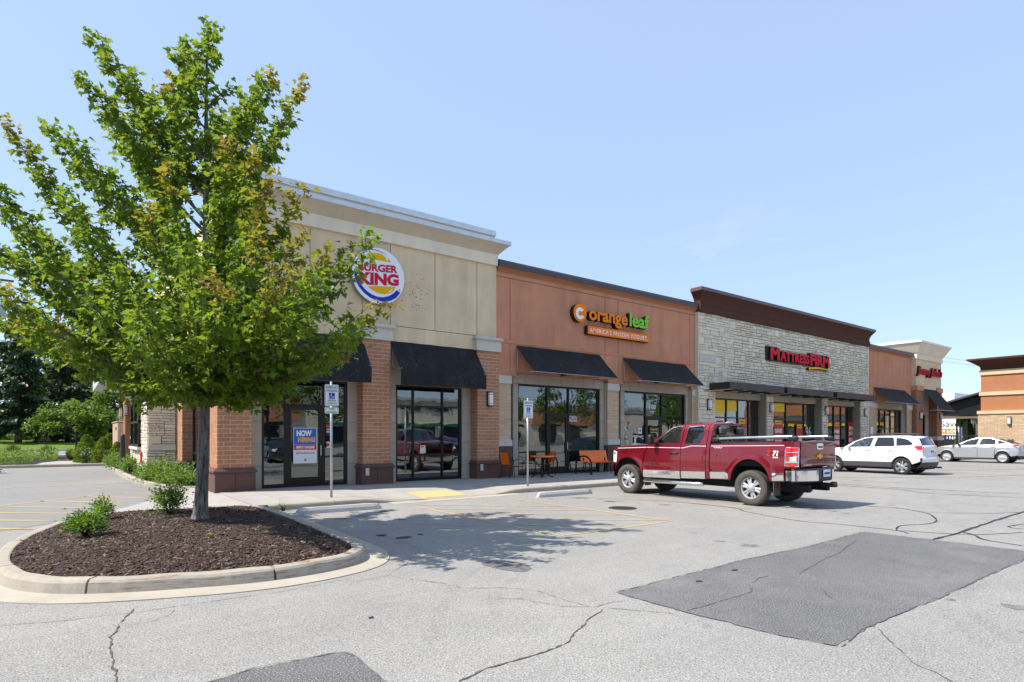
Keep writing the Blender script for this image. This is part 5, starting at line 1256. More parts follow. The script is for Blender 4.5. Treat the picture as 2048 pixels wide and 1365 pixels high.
# ------------------------------------------------------------------ furniture on the walk
def armchair(x, y, rz, label):
    t = thing('patio_chair', (x, y, SWZ), label, 'chair', 'orange patio chairs')
    def loc(o): o.rotation_euler = (0, 0, 0)
    def put(b, nm, mt):
        a = math.cos(rz), math.sin(rz); b.v = [(x + p[0] * a[0] - p[1] * a[1], y + p[0] * a[1] + p[1] * a[0], SWZ + p[2]) for p in b.v]; return b.build(nm, mt, t)
    # local: seat faces +x
    b = MB(); rows = [[(-.24 + .48 * i / 8, -.24 + .48 * j / 6, .43 - .018 * math.sin(math.pi * i / 8) - (.02 if i == 8 else 0)) for j in range(7)] for i in range(9)]; b.grid(rows, 0, True, True); b.grid([[(p[0], p[1], p[2] - .012) for p in r] for r in rows], 0, True); put(b, 'seat', 'orange_furniture')
    b = MB(); rows = [[(-.27 - .10 * i / 8 + .02 * math.cos((j - 3) * .5), -.23 + .46 * j / 6, .47 + .42 * i / 8) for j in range(7)] for i in range(9)]; b.grid(rows, 0, True); b.grid([[(p[0] - .012, p[1], p[2]) for p in r] for r in rows], 0, True, True); put(b, 'backrest', 'orange_furniture')
    for s in (-1, 1):
        put(MB().tube([(.30, s * .26, 0), (.24, s * .25, .42)], .012, 6), 'leg', 'black_metal'); put(MB().tube([(-.34, s * .26, 0), (-.24, s * .25, .42), (-.34, s * .25, .86)], .012, 6), 'leg', 'black_metal')
        put(MB().tube([(.24, s * .27, .42), (.27, s * .28, .58), (.20, s * .28, .655), (.0, s * .28, .66), (-.28, s * .27, .60)], .013, 6), 'armrest', 'black_metal')
        put(MB().tube([(-.24, s * .25, .42), (.24, s * .25, .42)], .011, 6), 'seat_rail', 'black_metal')
armchair(12.52, 16.55, 0.0, 'orange patio chair facing the round table, nearest the brick pier')
armchair(14.32, 16.95, math.pi * .93, 'orange patio chair behind the round table, against the glass')
t = thing('patio_table', (13.55, 16.15, SWZ), 'round orange cafe table on black crossed legs', 'table')
MB().lathe([(0, .772), (.42, .772), (.435, .762), (.435, .735), (.42, .72), (0, .72)], (13.55, 16.15, SWZ), 'z', 36).build('table_top', 'orange_furniture', t)
MB().tube([(13.55, 16.15, SWZ + .02), (13.55, 16.15, SWZ + .72)], .03, 8).build('column', 'black_metal', t)
for k in range(4):
    a = math.radians(45 + 90 * k); ca, sa = math.cos(a), math.sin(a)
    MB().tube([(13.55 + r * ca, 16.15 + r * sa, SWZ + z) for r, z in ((.36, .71), (.20, .52), (.05, .34), (.10, .18), (.24, .07), (.40, .02))], .02, 6).build('leg', 'black_metal', t)
t = thing('bench', (17.1, 17.0, SWZ), 'orange perforated metal bench on black legs before the yogurt glass', 'bench')
b = MB()
def bench_rows(z0, z1):
    out = []
    for k, (dy, z) in enumerate(((-.26, .42), (-.22, .445), (-.05, .43), (.08, .435), (.13, .48), (.17, .62), (.21, .80), (.23, .88), (.25, .89))): out.append([(16.35 + 1.5 * i / 10, 16.98 + dy + z0, SWZ + z + z1) for i in range(11)])
    return out
R1 = bench_rows(0, 0)
m = MB().grid(R1[:4], 0, True); m.grid([[(p[0], p[1] + .004, p[2] - .012) for p in r] for r in R1[:4]], 0, True, True); m.build('seat', 'orange_furniture', t)
m = MB().grid(R1[3:], 0, True); m.grid([[(p[0], p[1] + .012, p[2] - .004) for p in r] for r in R1[3:]], 0, True, True); m.build('backrest', 'orange_furniture', t)
for x in (16.5, 17.7):
    MB().tube([(x, 16.76, SWZ), (x, 16.80, SWZ + .40), (x, 17.08, SWZ + .42), (x, 17.14, SWZ + .60)], .022, 6).build('leg', 'black_metal', t); MB().tube([(x, 17.18, SWZ), (x, 17.08, SWZ + .42)], .022, 6).build('leg', 'black_metal', t)
t = thing('bike_rack', (15.9, 16.5, SWZ), 'black arched bike rack beside the orange bench', 'bike rack')
MB().tube([(15.93, 16.10, SWZ)] + [(15.93, 16.52 - .42 * math.cos(a), SWZ + .38 + .32 * math.sin(a)) for a in [k * math.pi / 14 for k in range(15)]] + [(15.93, 16.94, SWZ)], .032, 10).build('arch', 'black_metal', t)
for y in (16.10, 16.94): MB().lathe([(.075, 0), (.075, .012), (0, .012)], (15.93, y, SWZ), 'z', 14).build('foot_plate', 'black_metal', t)

# lane side: bollard, cabinet, hydrant
t = thing('bollard', (2.02, 30.4, .1), 'black round topped bollard at the edge of the lane', 'bollard')
MB().lathe([(.10, 0), (.10, 1.50), (.095, 1.56), (.07, 1.61), (.0, 1.63)], (2.02, 30.4, .05), 'z', 16).build('post', 'black_plastic', t); MB().lathe([(.14, 0), (.13, .03), (.10, .05)], (2.02, 30.4, .08), 'z', 16).build('collar', 'black_plastic', t)
t = thing('utility_cabinet', (2.4, 37.5, 0), 'tan painted metal cabinet against the end brick pier', 'cabinet')
box('body', 'cabinet', t, 2.17, 2.9, 36.2, 40.0, 0, 2.28, .03); box('lid', 'cabinet', t, 2.13, 2.94, 36.15, 40.05, 2.29, 2.35, .015); box('latch', 'grey_plastic', t, 2.13, 2.168, 36.9, 37.05, 1.9, 2.05)
t = thing('fire_alarm_box', (2.2, 26.0, .6), 'red painted fitting low on the stone service bay', 'fitting'); box('body', 'extinguisher', t, 2.27, 2.34, 25.95, 26.25, .58, .98, .012); box('white_mark', 'poster_white', t, 2.262, 2.269, 26.03, 26.17, .70, .86)
# ------------------------------------------------------------------ vehicles (all parked nose to the shops, so local axes are world axes)
def interp(tab, v):
    if v <= tab[0][0]: return tab[0][1]
    for (a, p), (b, q) in zip(tab, tab[1:]):
        if v <= b:
            t = (v - a) / (b - a); t = t * t * (3 - 2 * t) * .35 + t * .65; return p + (q - p) * t
    return tab[-1][1]
def arch(cy, cz, ry, rz, z_end, front_first=False, n=18):
    """points over a wheel opening from its rear foot to its front foot (y grows forward)"""
    pts = [(cy - ry * math.cos(math.pi * k / n), cz + rz * math.sin(math.pi * k / n)) for k in range(n + 1)]
    pts = [(y, max(z, z_end)) for y, z in pts]
    return pts[::-1] if front_first else pts
def panel(name, mat, parent, W, outer, side, holes=(), off=0.0, lip=0.02, gz=0.05, gy=0.10, cx=0.0, inset=0.0):
    """a body panel traced in side view (y, z) and laid on the curved flank x = W(y, z); returned edges give it thickness"""
    bm = bmesh.new()
    loops = [outer] + list(holes); es = []
    for lp in loops:
        vs = [bm.verts.new((0, y, z)) for y, z in lp]
        es += [bm.edges.new((vs[i], vs[(i + 1) % len(vs)])) for i in range(len(vs))]
    bmesh.ops.triangle_fill(bm, use_beauty=True, use_dissolve=False, edges=es)
    ys = [p[0] for p in outer]; zs = [p[1] for p in outer]
    k = math.ceil(min(zs) / gz)
    while k * gz < max(zs): bmesh.ops.bisect_plane(bm, geom=bm.verts[:] + bm.edges[:] + bm.faces[:], plane_co=(0, 0, k * gz + .0013), plane_no=(0, 0, 1)); k += 1
    k = math.ceil(min(ys) / gy)
    while k * gy < max(ys): bmesh.ops.bisect_plane(bm, geom=bm.verts[:] + bm.edges[:] + bm.faces[:], plane_co=(0, k * gy + .0017, 0), plane_no=(0, 1, 0)); k += 1
    bmesh.ops.triangulate(bm, faces=bm.faces[:])
    for f in bm.faces:
        f.normal_update()
        if f.normal.x * side < 0: f.normal_flip()
    bm.verts.index_update()
    co = [(v.co.y, v.co.z) for v in bm.verts]; fs = [[v.index for v in f.verts] for f in bm.faces]
    bound = [(e.verts[0].index, e.verts[1].index, e.link_faces[0]) for e in bm.edges if len(e.link_faces) == 1]
    bnd = []
    for a, b_, f in bound:
        idx = [v.index for v in f.verts]; i = idx.index(a)
        bnd.append((a, b_) if idx[(i + 1) % 3] == b_ else (b_, a))
    bm.free()
    h = 0.004; nv = []; P = []
    for y, z in co:
        w = W(y, z) + off; P.append((cx + side * w, y, z))
        dy = (W(y + h, z) - W(y - h, z)) / (2 * h); dz = (W(y, z + h) - W(y, z - h)) / (2 * h)
        nv.append(Vector((side, -dy, -dz)).normalized())
    n0 = len(P); V = list(P); F = list(fs); NV = list(nv)
    if lip:
        for a, b_ in bnd:
            i = len(V); q = [Vector(P[a]), Vector(P[b_])]
            V += [tuple(q[0]), tuple(q[1]), (q[1].x - side * lip, q[1].y, q[1].z), (q[0].x - side * lip, q[0].y, q[0].z)]
            e = (q[1] - q[0]).normalized(); nn = e.cross(Vector((side, 0, 0))); NV += [nn] * 4; F.append((i + 1, i, i + 3, i + 2))
    o = MB(); o.add(V, F, 0, True)
    a = np.array(V); lo, hi = a.min(0), a.max(0); offv = Vector(((lo[0] + hi[0]) / 2, (lo[1] + hi[1]) / 2, lo[2]))
    me = o.mesh(name, mat, offv)
    if len(me.vertices) == len(NV): me.normals_split_custom_set_from_vertices(NV)
    return link_mesh(name, me, parent, offv)
def span(name, mat, parent, cx, rows, nx=14, flip=False, under=0.0):
    """a surface across the car: rows of (y, z, half width, y bow at the edges, z bow at the edges)"""
    R = []
    for y, z, hw, by, bz in rows:
        R.append([(cx + hw * (2 * i / nx - 1), y + by * abs(2 * i / nx - 1) ** 2.4, z + bz * abs(2 * i / nx - 1) ** 2.4) for i in range(nx + 1)])
    b = MB().grid(R, 0, True, flip); return b.build(name, mat, parent)
def wheel(parent, x, y, r, w, side, tyre, rimmat, style, rim_r):
    """axle along x; side -1: outer face looks to -x"""
    e = empty('wheel', (x, y, r), parent); s = side; hw = w / 2
    prof = [(rim_r, -hw * .86), (rim_r + .012, -hw), (r - .055, -hw * 1.02), (r - .018, -hw * .90), (r - .004, -hw * .72), (r, -hw * .4), (r, hw * .4), (r - .004, hw * .72), (r - .018, hw * .90), (r - .055, hw * 1.02), (rim_r + .012, hw), (rim_r, hw * .86)]
    b = MB().lathe(prof, (x, y, r), 'x', 40)
    n = 56                                                     # tread blocks
    for k in range(n):
        a = 2 * math.pi * k / n
        for sx, tw in ((-.62, .30), (0, .34), (.62, .30)):
            c0, c1 = a + (.02 if sx else .07), a + .075 + (.0 if sx else .05)
            x0, x1 = x + sx * hw - tw * hw * .9, x + sx * hw + tw * hw * .9; rr0, rr1 = r - .012, r + (.004 if sx == 0 else .001)
            vs = []
            for xx in (x0, x1):
                for rr_ in (rr0, rr1):
                    for aa in (c0, c1): vs.append((xx, y + rr_ * math.cos(aa), r + rr_ * math.sin(aa)))
            b.add(vs, [(2, 3, 7, 6), (0, 2, 6, 4), (1, 5, 7, 3), (0, 1, 3, 2), (4, 6, 7, 5)])
    b.build('tyre', tyre, e)
    rb_ = MB(); xo = x + s * hw * .80
    rb_.lathe([(rim_r + .008, s * hw * .12), (rim_r + .010, s * hw * .05), (rim_r - .012, 0), (rim_r - .022, -s * .05), (rim_r - .03, -s * w * .7)], (xo, y, r), 'x', 40)
    def spoke(a, w0, w1, r0, r1, d0, d1, mi=0):
        ca, sa = math.cos(a), math.sin(a); vs = []
        for rr_, ww, d in ((r0, w0, d0), ((r0 + r1) / 2, (w0 + w1) * .46, (d0 + d1) / 2 + .006), (r1, w1, d1)):
            for sg_ in (-1, -.5, .5, 1):
                t = sg_ * ww / 2; dd = d - (.014 if abs(sg_) == 1 else 0)
                vs.append((xo + s * dd, y + rr_ * ca - t * sa, r + rr_ * sa + t * ca))
        fs = []
        for i in range(2):
            for j in range(3): q = (i * 4 + j, i * 4 + j + 1, i * 4 + j + 5, i * 4 + j + 4); fs.append(q if s < 0 else q[::-1])
        rb_.add(vs, fs, mi, True)
        vs2 = [(p[0] - s * .03, p[1], p[2]) for p in vs]; 
        for j in (0, 3): rb_.add([vs[j], vs[4 + j], vs[8 + j], vs2[8 + j], vs2[4 + j], vs2[j]], [(0, 1, 4, 5), (1, 2, 3, 4)], mi)
    R_ = rim_r - .012
    if style == 'truck':
        for k in range(6):
            a = 2 * math.pi * k / 6 + .26
            for q in (-.17, .17): spoke(a + q, .050, .058, .085, R_, -.005, -.02)
            spoke(a, .12, .10, .05, .10, .004, -.004)
        rb_.lathe([(.0, s * .035), (.055, s * .035), (.07, s * .02), (.095, s * .0), (.10, -s * .03)], (xo, y, r), 'x', 24)
        for k in range(8):
            a = 2 * math.pi * k / 8; rb_.lathe([(.0, s * .02), (.012, s * .018), (.014, 0)], (xo, y + .082 * math.cos(a), r + .082 * math.sin(a)), 'x', 8)
    elif style == 'six':
        for k in range(6):
            a = 2 * math.pi * k / 6 + .5; spoke(a, .085, .125, .05, R_, .0, -.015)
        rb_.lathe([(.0, s * .015), (.045, s * .012), (.06, -s * .005), (.07, -s * .03)], (xo, y, r), 'x', 20)
    else:                                                      # wheel cover with windows
        for k in range(8):
            a = 2 * math.pi * k / 8 + .2; spoke(a, .075, .155, .05, R_, .008, -.01)
        rb_.lathe([(R_ + .006, -s * .004), (R_ - .035, s * .004), (R_ - .05, -s * .01)], (xo, y, r), 'x', 32); rb_.lathe([(.0, s * .018), (.06, s * .016), (.10, s * .002), (.11, -s * .02)], (xo, y, r), 'x', 20)
    rb_.build('rim', rimmat, e)
    MB().lathe([(R_ - .012, 0), (.0, 0)], (xo - s * .075, y, r), 'x', 28).build('brake_disc', 'black_plastic', e)
    return e
def seat(parent, x, y, z, mat, rear=False):
    b = MB(); b.box(x - .24, x + .24, y - .25, y + .25, z, z + .16, 0, .04)
    rows = [[(x - .23 + .46 * i / 4, y - .22 - .16 * k / 5, z + .14 + .56 * k / 5) for i in range(5)] for k in range(6)]; b.grid(rows, 0, True); b.grid([[(p[0], p[1] - .10, p[2]) for p in r] for r in rows], 0, True, True)
    for j in (0, 4): b.grid([[r[j] for r in rows], [(r[j][0], r[j][1] - .10, r[j][2]) for r in rows]], 0, False, j == 4)
    b.box(x - .13, x + .13, y - .50, y - .40, z + .72, z + .90, 0, .03); return b.build('seat', mat, parent)
def steering(parent, x, y, z, r=.19):
    n = 20; c = Vector((x, y, z)); u = Vector((1, 0, 0)); w = Vector((0, .42, .9)).normalized()
    b = MB().tube([c + (u * math.cos(2 * math.pi * k / n) + w * math.sin(2 * math.pi * k / n)) * r for k in range(n + 1)], .016, 6, caps=False); b.tube([c - u * r, c + u * r], .018, 6); b.tube([c, c + Vector((0, .25, -.12))], .03, 6); return b.build('steering_wheel', 'black_plastic', parent)

# ---- pickup truck
def build_truck(cx, cy):
    t = thing('pickup_truck', (cx, cy, 0), 'dark red extended cab pickup truck parked nose in, chrome sills', 'truck')
    O = cy - 9.37
    def S(pts): return [(y + O, z) for y, z in pts]
    HW = .885
    low = [(.30, .80), (.45, .845), (.58, .868), (.72, .880), (.95, .882), (1.12, .876), (1.22, .866), (1.30, .850), (1.36, .838), (1.48, .825)]
    def W(y, z):
        y -= O
        if z <= 1.36 or y < 8.61: w = interp(low, z)
        else: w = .838 - (z - 1.36) * .30 - max(0, z - 1.72) ** 2 * 1.2
        for ay, az, rr_ in ((11.22, .45, .56), (7.55, .50, .57)):
            d = math.hypot((y - ay) * 1.02, z - az)
            if z < 1.2: w += .022 * math.exp(-((d - rr_) / .07) ** 2)
        if y > 11.45: w -= .20 * ((y - 11.45) / .5) ** 2
        if y < 6.6 and z < 1.6: w -= .05 * ((6.6 - y) / .18) ** 2
        if .60 < z < 1.12 and 8.6 < y < 10.7: w -= .006 * math.exp(-((z - .80) / .05) ** 2)
        w += .006 * math.exp(-((z - 1.26) / .03) ** 2)
        return w
    fa = arch(11.22, .45, .525, .55, .45, True); ra = arch(7.55, .52, .49, .55, .57, True)
    panels = {
        'front_fender': ([(10.565, 1.355), (11.2, 1.318), (11.6, 1.292), (11.80, 1.262), (11.88, 1.22), (11.90, 1.185), (11.64, 1.16), (11.66, .84), (11.90, .84), (11.90, .50), (11.76, .47)] + fa[1:-1] + [(10.69, .46), (10.692, .9)], ()),
        'front_door': ([(10.675, .485), (10.672, .9), (10.545, 1.345), (10.20, 1.575), (9.86, 1.795), (9.66, 1.872), (9.458, 1.888), (9.470, 1.36), (9.462, .515)], ([(10.33, 1.392), (10.12, 1.552), (9.90, 1.735), (9.78, 1.802), (9.54, 1.825), (9.515, 1.80), (9.528, 1.40)],)),
        'rear_door': ([(9.448, .515), (9.456, 1.36), (9.444, 1.888), (8.80, 1.898), (8.735, 1.88), (8.725, 1.5), (8.722, .545)], ([(9.36, 1.40), (9.325, 1.78), (9.29, 1.815), (8.90, 1.835), (8.855, 1.81), (8.845, 1.68), (8.87, 1.55), (8.94, 1.44), (9.0, 1.40)],)),
        'cab_corner': ([(8.708, .545), (8.711, 1.5), (8.722, 1.89), (8.66, 1.915), (8.625, 1.88), (8.622, .55)], ()),
        'bed_side': ([(8.600, .555), (8.600, 1.405), (8.2, 1.418), (7.2, 1.450), (6.52, 1.475), (6.44, 1.462), (6.425, 1.43), (6.425, 1.352), (6.715, 1.352), (6.720, .928), (6.425, .928), (6.425, .905), (6.73, .88), (6.73, .595), (7.05, .588)] + ra[::-1][1:-1] + [(8.05, .56)], ()),
    }
    for side in (-1, 1):
        objs = {}
        for nm, (o, h) in panels.items(): objs[nm] = panel(nm, 'truck_red', t, W, S(o), side, [S(q) for q in h], cx=cx)
        for nm, hole in (('front_door', panels['front_door'][1][0]), ('rear_door', panels['rear_door'][1][0])):
            panel('window', 'car_glass' if nm == 'front_door' else 'car_glass_dark', objs[nm], W, S(hole), side, off=-.012, lip=0, cx=cx)
            n = len(hole); V_ = []
            pts = [Vector((cx + side * (W(y + O, z) + .002), y + O, z)) for y, z in hole]
            MB().tube(pts + [pts[0]], .010, 5, caps=False).build('window_trim', 'black_plastic', objs[nm])
            top = [p for p in pts if p.z > 1.5]; 
            vis = [Vector((p.x + side * .012, p.y, p.z + .012)) for p in (pts[1:6] if nm == 'front_door' else pts[1:5])]
            MB().tube(vis, .020, 6).build('rain_visor', 'chrome', objs[nm])
        # handles, pinstripe, mirror, badges
        hx = cx + side * (W(9.62 + O, 1.15) + .012)
        hb = MB().tube([(hx - side * .02, 9.80 + O, 1.155), (hx + side * .018, 9.77 + O, 1.158), (hx + side * .022, 9.66 + O, 1.160), (hx + side * .018, 9.56 + O, 1.160), (hx - side * .02, 9.53 + O, 1.160)], .019, 8); hb.build('handle', 'black_plastic', objs['front_door'])
        for nm, a, b_ in (('front_fender', 11.62, 10.575), ('front_door', 10.56, 9.475), ('rear_door', 9.45, 8.73), ('bed_side', 8.59, 6.75)):
            z = lambda y: 1.235 + (11.8 - y) * .04 if y > 10.6 else (1.285 + (1.34 - 1.285) * max(0, min(1, (9.4 - y) / .25)) if 8.6 < y <= 10.6 else 1.345 + (8.6 - y) * .02)
            n = 12; pts = [(y_, z(y_)) for y_ in [a + (b_ - a) * k / n for k in range(n + 1)]]
            b = MB().grid([[(cx + side * (W(y_ + O, zz) + .003), y_ + O, zz), (cx + side * (W(y_ + O, zz + .012) + .003), y_ + O, zz + .012)] for y_, zz in pts], 0, True, side > 0); b.build('pinstripe', 'white_paint', objs[nm])
        for nm, a, b_, q in (('front_door', 10.66, 9.48, (.485, .70)), ('rear_door', 9.44, 8.735, (.525, .72)), ('bed_side', 8.595, 8.09, (.565, .745)), ('bed_side', 7.0, 6.745, (.60, .79)), ('front_fender', 10.69, 10.688, (.48, .69))):
            if abs(a - b_) < .1: continue
            panel('sill_trim', 'chrome', objs[nm], W, S([(a, q[0]), (a, q[1] - .02), (b_, q[1]), (b_, q[0] + .02)]), side, off=.006, lip=.006, cx=cx)
            panel('door_moulding', 'truck_red', objs[nm], W, S([(a, q[1] + .045), (a, q[1] + .085), (b_, q[1] + .10), (b_, q[1] + .06)]), side, off=.008, lip=.008, cx=cx)
        mx = cx + side * .87
        mm = MB().tube([(mx - side * .05, 10.34 + O, 1.42), (mx + side * .10, 10.30 + O, 1.43)], .028, 8); 
        mm.bm(_blob((mx + side * .15, 10.30 + O, 1.50), (.085, .065, .135))); mm.build('mirror', 'black_plastic', objs['front_door']).data.polygons.foreach_set('use_smooth', [True] * len(mm.f))
        lt = panel('tail_light', 'lens_red', t, W, S([(6.43, .935), (6.43, 1.345), (6.705, 1.345), (6.71, 1.28), (6.712, .935)]), side, off=.008, lip=.03, cx=cx)
        for za, zb in ((1.02, 1.035), (1.15, 1.165), (1.235, 1.25)): panel('lamp_bar', 'chrome', lt, W, S([(6.44, za), (6.44, zb), (6.70, zb), (6.70, za)]), side, off=.014, lip=.006, cx=cx)
        panel('reverse_lamp', 'white_sign', lt, W, S([(6.47, 1.05), (6.47, 1.14), (6.60, 1.14), (6.60, 1.05)]), side, off=.012, lip=.004, cx=cx)
        ring = S([(6.435, .94), (6.435, 1.342), (6.70, 1.342), (6.71, 1.28), (6.71, .94)]); pts = [(cx + side * (W(y, z) + .014), y, z) for y, z in ring]; MB().tube(pts + [pts[0]], .011, 6, caps=False).build('lamp_surround', 'chrome', lt)
        hl = panel('head_light', 'white_sign', t, W, S([(11.67, .85), (11.655, 1.15), (11.90, 1.175), (11.905, .86)]), side, off=.004, lip=.03, cx=cx); panel('indicator', 'lens_amber', hl, W, S([(11.70, 1.06), (11.70, 1.13), (11.86, 1.15), (11.86, 1.08)]), side, off=.010, lip=.006, cx=cx)
        rail = MB().tube([(cx + side * .80, 8.50 + O, 1.475), (cx + side * .80, 8.42 + O, 1.535), (cx + side * .80, 7.5 + O, 1.56), (cx + side * .80, 6.60 + O, 1.585), (cx + side * .80, 6.50 + O, 1.53)], .030, 10); ro = rail.build('bed_rail', 'alloy', t)
        for y in (8.47, 6.56): MB().bm(_blob((cx + side * .80, y + O, 1.505 + (8.47 - y) * .02), (.05, .10, .055))).build('rail_mount', 'black_plastic', ro)
        step = MB().tube([(cx + side * .86, 10.66 + O, .40), (cx + side * .90, 10.60 + O, .395), (cx + side * .90, 8.85 + O, .41), (cx + side * .86, 8.78 + O, .415)], .05, 10); so = step.build('running_board', 'bright_metal', t); box('step_pad', 'black_plastic', so, cx + side * .90 - .035, cx + side * .90 + .035, 8.95 + O, 10.5 + O, .44, .456)
        for y, z0, z1, w_ in ((10.62, .26, .72, .24), (6.98, .27, .78, .28)):
            xx = sorted((cx + side * (.86 - w_), cx + side * .875)); box('mud_flap', 'grey_plastic', t, xx[0], xx[1], y - .012 + O, y + .012 + O, z0, z1, .008)
        for y in (11.22, 7.535): wheel(t, cx + side * .755, y + O, .405, .255, side, 'tyre_dusty', 'alloy_silver', 'truck', .245)
        # wheel housings
        for ay, az, ry, rz in ((11.22, .45, .53, .56), (7.55, .52, .50, .56)):
            n = 16; rows = [[(cx + side * xx, ay + O - ry * math.cos(math.pi * k / n), max(.3, az + rz * math.sin(math.pi * k / n))) for xx in (.868, .40)] for k in range(n + 1)]
            b = MB().grid(rows, 0, True); b.add([r[1] for r in rows], [tuple(range(n + 1))]); b.build('wheel_housing', 'dark_void', t)
    xs_ = cx - W(10.4 + O, .80) - .004
    letters('2500 HD', 10.12 + O, 10.52 + O, .835, .885, xs_, .006, ('chrome', 'chrome'), t, 'door_badge', bold=.03, facing='-x')
    xb = cx - W(7.05 + O, 1.2) - .008
    letters('Z', 7.02 + O, 7.16 + O, 1.15, 1.27, xb, .004, ('poster_red', 'poster_red'), t, 'bed_decal', bold=.05, shear=.2, facing='-x'); letters('71', 6.86 + O, 7.00 + O, 1.15, 1.27, xb, .004, ('white_paint', 'white_paint'), t, 'bed_decal', bold=.05, shear=.2, facing='-x'); letters('4X4', 6.87 + O, 7.0 + O, 1.105, 1.14, xb, .004, ('white_paint', 'white_paint'), t, 'bed_decal', bold=.03, facing='-x')
    pf = MB()
    for k in range(3): pf.tube([(cx - W(8.4 + O, 1.32) - .004, 8.50 + O - k * .07, 1.325), (cx - W(8.4 + O, 1.32) - .006, 8.46 + O - k * .07, 1.30), (cx - W(8.4 + O, 1.32) - .004, 8.41 + O - k * .07, 1.33)], .007, 5)
    pf.build('pinstripe_flourish', 'white_paint', t)
    MB().lathe([(.082, .0), (.084, -.003), (.088, -.003), (.090, 0)], (cx - W(8.36 + O, 1.05) - .0005, 8.36 + O, 1.06), 'x', 28).build('fuel_flap', 'truck_red', t)
    # top surfaces
    span('hood', 'truck_red', t, cx, [(10.42 + O, 1.385, .80, .0, -.03), (10.6 + O, 1.405, .815, 0, -.055), (11.1 + O, 1.385, .835, -.0, -.062), (11.5 + O, 1.355, .82, -.03, -.06), (11.78 + O, 1.318, .77, -.08, -.06), (11.93 + O, 1.26, .74, -.13, -.05), (11.97 + O, 1.20, .72, -.15, -.02)], flip=True)
    span('roof', 'truck_red', t, cx, [(9.68 + O, 1.895, .60, -.06, -.035), (9.5 + O, 1.935, .635, -.03, -.05), (9.1 + O, 1.955, .645, 0, -.055), (8.75 + O, 1.945, .645, .0, -.05), (8.64 + O, 1.915, .635, .0, -.035), (8.622 + O, 1.86, .62, .0, -.0)])
    span('windscreen', 'car_glass', t, cx, [(10.46 + O, 1.385, .76, -.12, -.01), (10.1 + O, 1.62, .705, -.11, -.01), (9.69 + O, 1.885, .60, -.07, -.035)])
    span('rear_window', 'car_glass_dark', t, cx, [(8.612 + O, 1.855, .57, .015, -.01), (8.604 + O, 1.65, .60, .015, 0), (8.600 + O, 1.42, .635, .015, 0)])
    span('cab_back', 'truck_red', t, cx, [(8.626 + O, 1.90, .63, 0, -.02), (8.622 + O, 1.7, .72, 0, 0), (8.622 + O, 1.40, .81, 0, 0), (8.622 + O, .7, .84, 0, 0)])
    lamp = MB().bm(_blob((cx, 8.61 + O, 1.925), (.17, .03, .024))); lo = lamp.build('brake_lamp', 'white_sign', t); MB().bm(_blob((cx + .02, 8.592 + O, 1.925), (.07, .02, .018))).build('lens', 'lens_red', lo)
    box('bed_cover', 'black_plastic', t, cx - .79, cx + .79, 6.52 + O, 8.58 + O, 1.425, 1.455, .008)
    m = MB()
    for k in range(5): m.box(cx - .78, cx + .78, 6.62 + k * .42 + O, 6.66 + k * .42 + O, 1.456, 1.462)
    m.build('cover_rib', 'black_plastic', t)
    tg = span('tailgate', 'truck_red', t, cx, [(6.46 + O, 1.490, .775, .0, -.02), (6.405 + O, 1.487, .775, .0, -.02), (6.392 + O, 1.46, .78, .012, -.02), (6.390 + O, 1.31, .785, .02, 0), (6.398 + O, 1.29, .785, .02, 0), (6.398 + O, 1.02, .785, .02, 0), (6.388 + O, 1.0, .785, .02, 0), (6.385 + O, .93, .78, .02, 0), (6.42 + O, .915, .775, .0, 0)], 18)
    h = MB(); h.box(cx - .14, cx + .14, 6.372 + O, 6.398 + O, 1.30, 1.43, 0, .018); h.build('handle_bezel', 'chrome', tg); box('handle', 'black_plastic', tg, cx - .09, cx + .09, 6.366 + O, 6.3715 + O, 1.33, 1.37)
    plate('emblem', 'poster_amber', tg, [(cx - .13, 1.175), (cx - .05, 1.175), (cx - .045, 1.205), (cx + .055, 1.205), (cx + .05, 1.175), (cx + .13, 1.175), (cx + .12, 1.125), (cx + .045, 1.125), (cx + .04, 1.095), (cx - .055, 1.095), (cx - .05, 1.125), (cx - .14, 1.125)], 6.392 + O, .012)
    letters('SILVERADO', cx - .72, cx - .36, .945, .98, 6.386 + O, .006, ('chrome', 'chrome'), tg, 'tailgate_badge', bold=.02)
    # bumpers
    br = [(6.62, .875, .90, 0, 0), (6.30, .885, .90, .26, 0), (6.27, .87, .90, .28, 0), (6.255, .80, .905, .28, 0), (6.26, .68, .90, .28, 0), (6.30, .60, .88, .26, 0), (6.6, .58, .86, 0, 0)]
    bp = span('rear_bumper', 'grey_plastic', t, cx, [(y + O, z, hw, b_, q) for y, z, hw, b_, q in br], 20)
    for side in (-1, 1):
        rows = []
        for z in (.62, .66, .74, .80, .845):
            row = []
            for k in range(13):
                u = side * (.34 + .66 * k / 12); hw = .905; row.append((cx + hw * u, 6.248 + O + .28 * abs(u) ** 2.4 - .006, z))
            row += [(cx + side * .912, 6.56 + O, z), (cx + side * .905, 6.68 + O, z)]
            rows.append(row)
        MB().grid(rows, 0, True, side < 0).build('bumper_chrome', 'chrome', bp)
    box('number_plate', 'poster_white', bp, cx - .16, cx + .16, 6.228 + O, 6.236 + O, .70, .86, .004); box('plate_band', 'sign_blue', bp, cx - .12, cx + .12, 6.224 + O, 6.228 + O, .755, .80)
    box('tow_hitch', 'black_metal', bp, cx + .05, cx + .17, 6.08 + O, 6.4 + O, .47, .56, .01); box('tow_socket', 'black_plastic', bp, cx + .3, cx + .42, 6.2 + O, 6.3 + O, .50, .57, .01)
    fb = span('front_bumper', 'chrome', t, cx, [(11.80 + O, .82, .80, -.2, 0), (12.06 + O, .80, .84, -.28, 0), (12.09 + O, .68, .85, -.30, 0), (12.07 + O, .55, .84, -.30, 0), (11.98 + O, .44, .80, -.28, 0), (11.85 + O, .36, .72, -.2, 0)], 18, True)
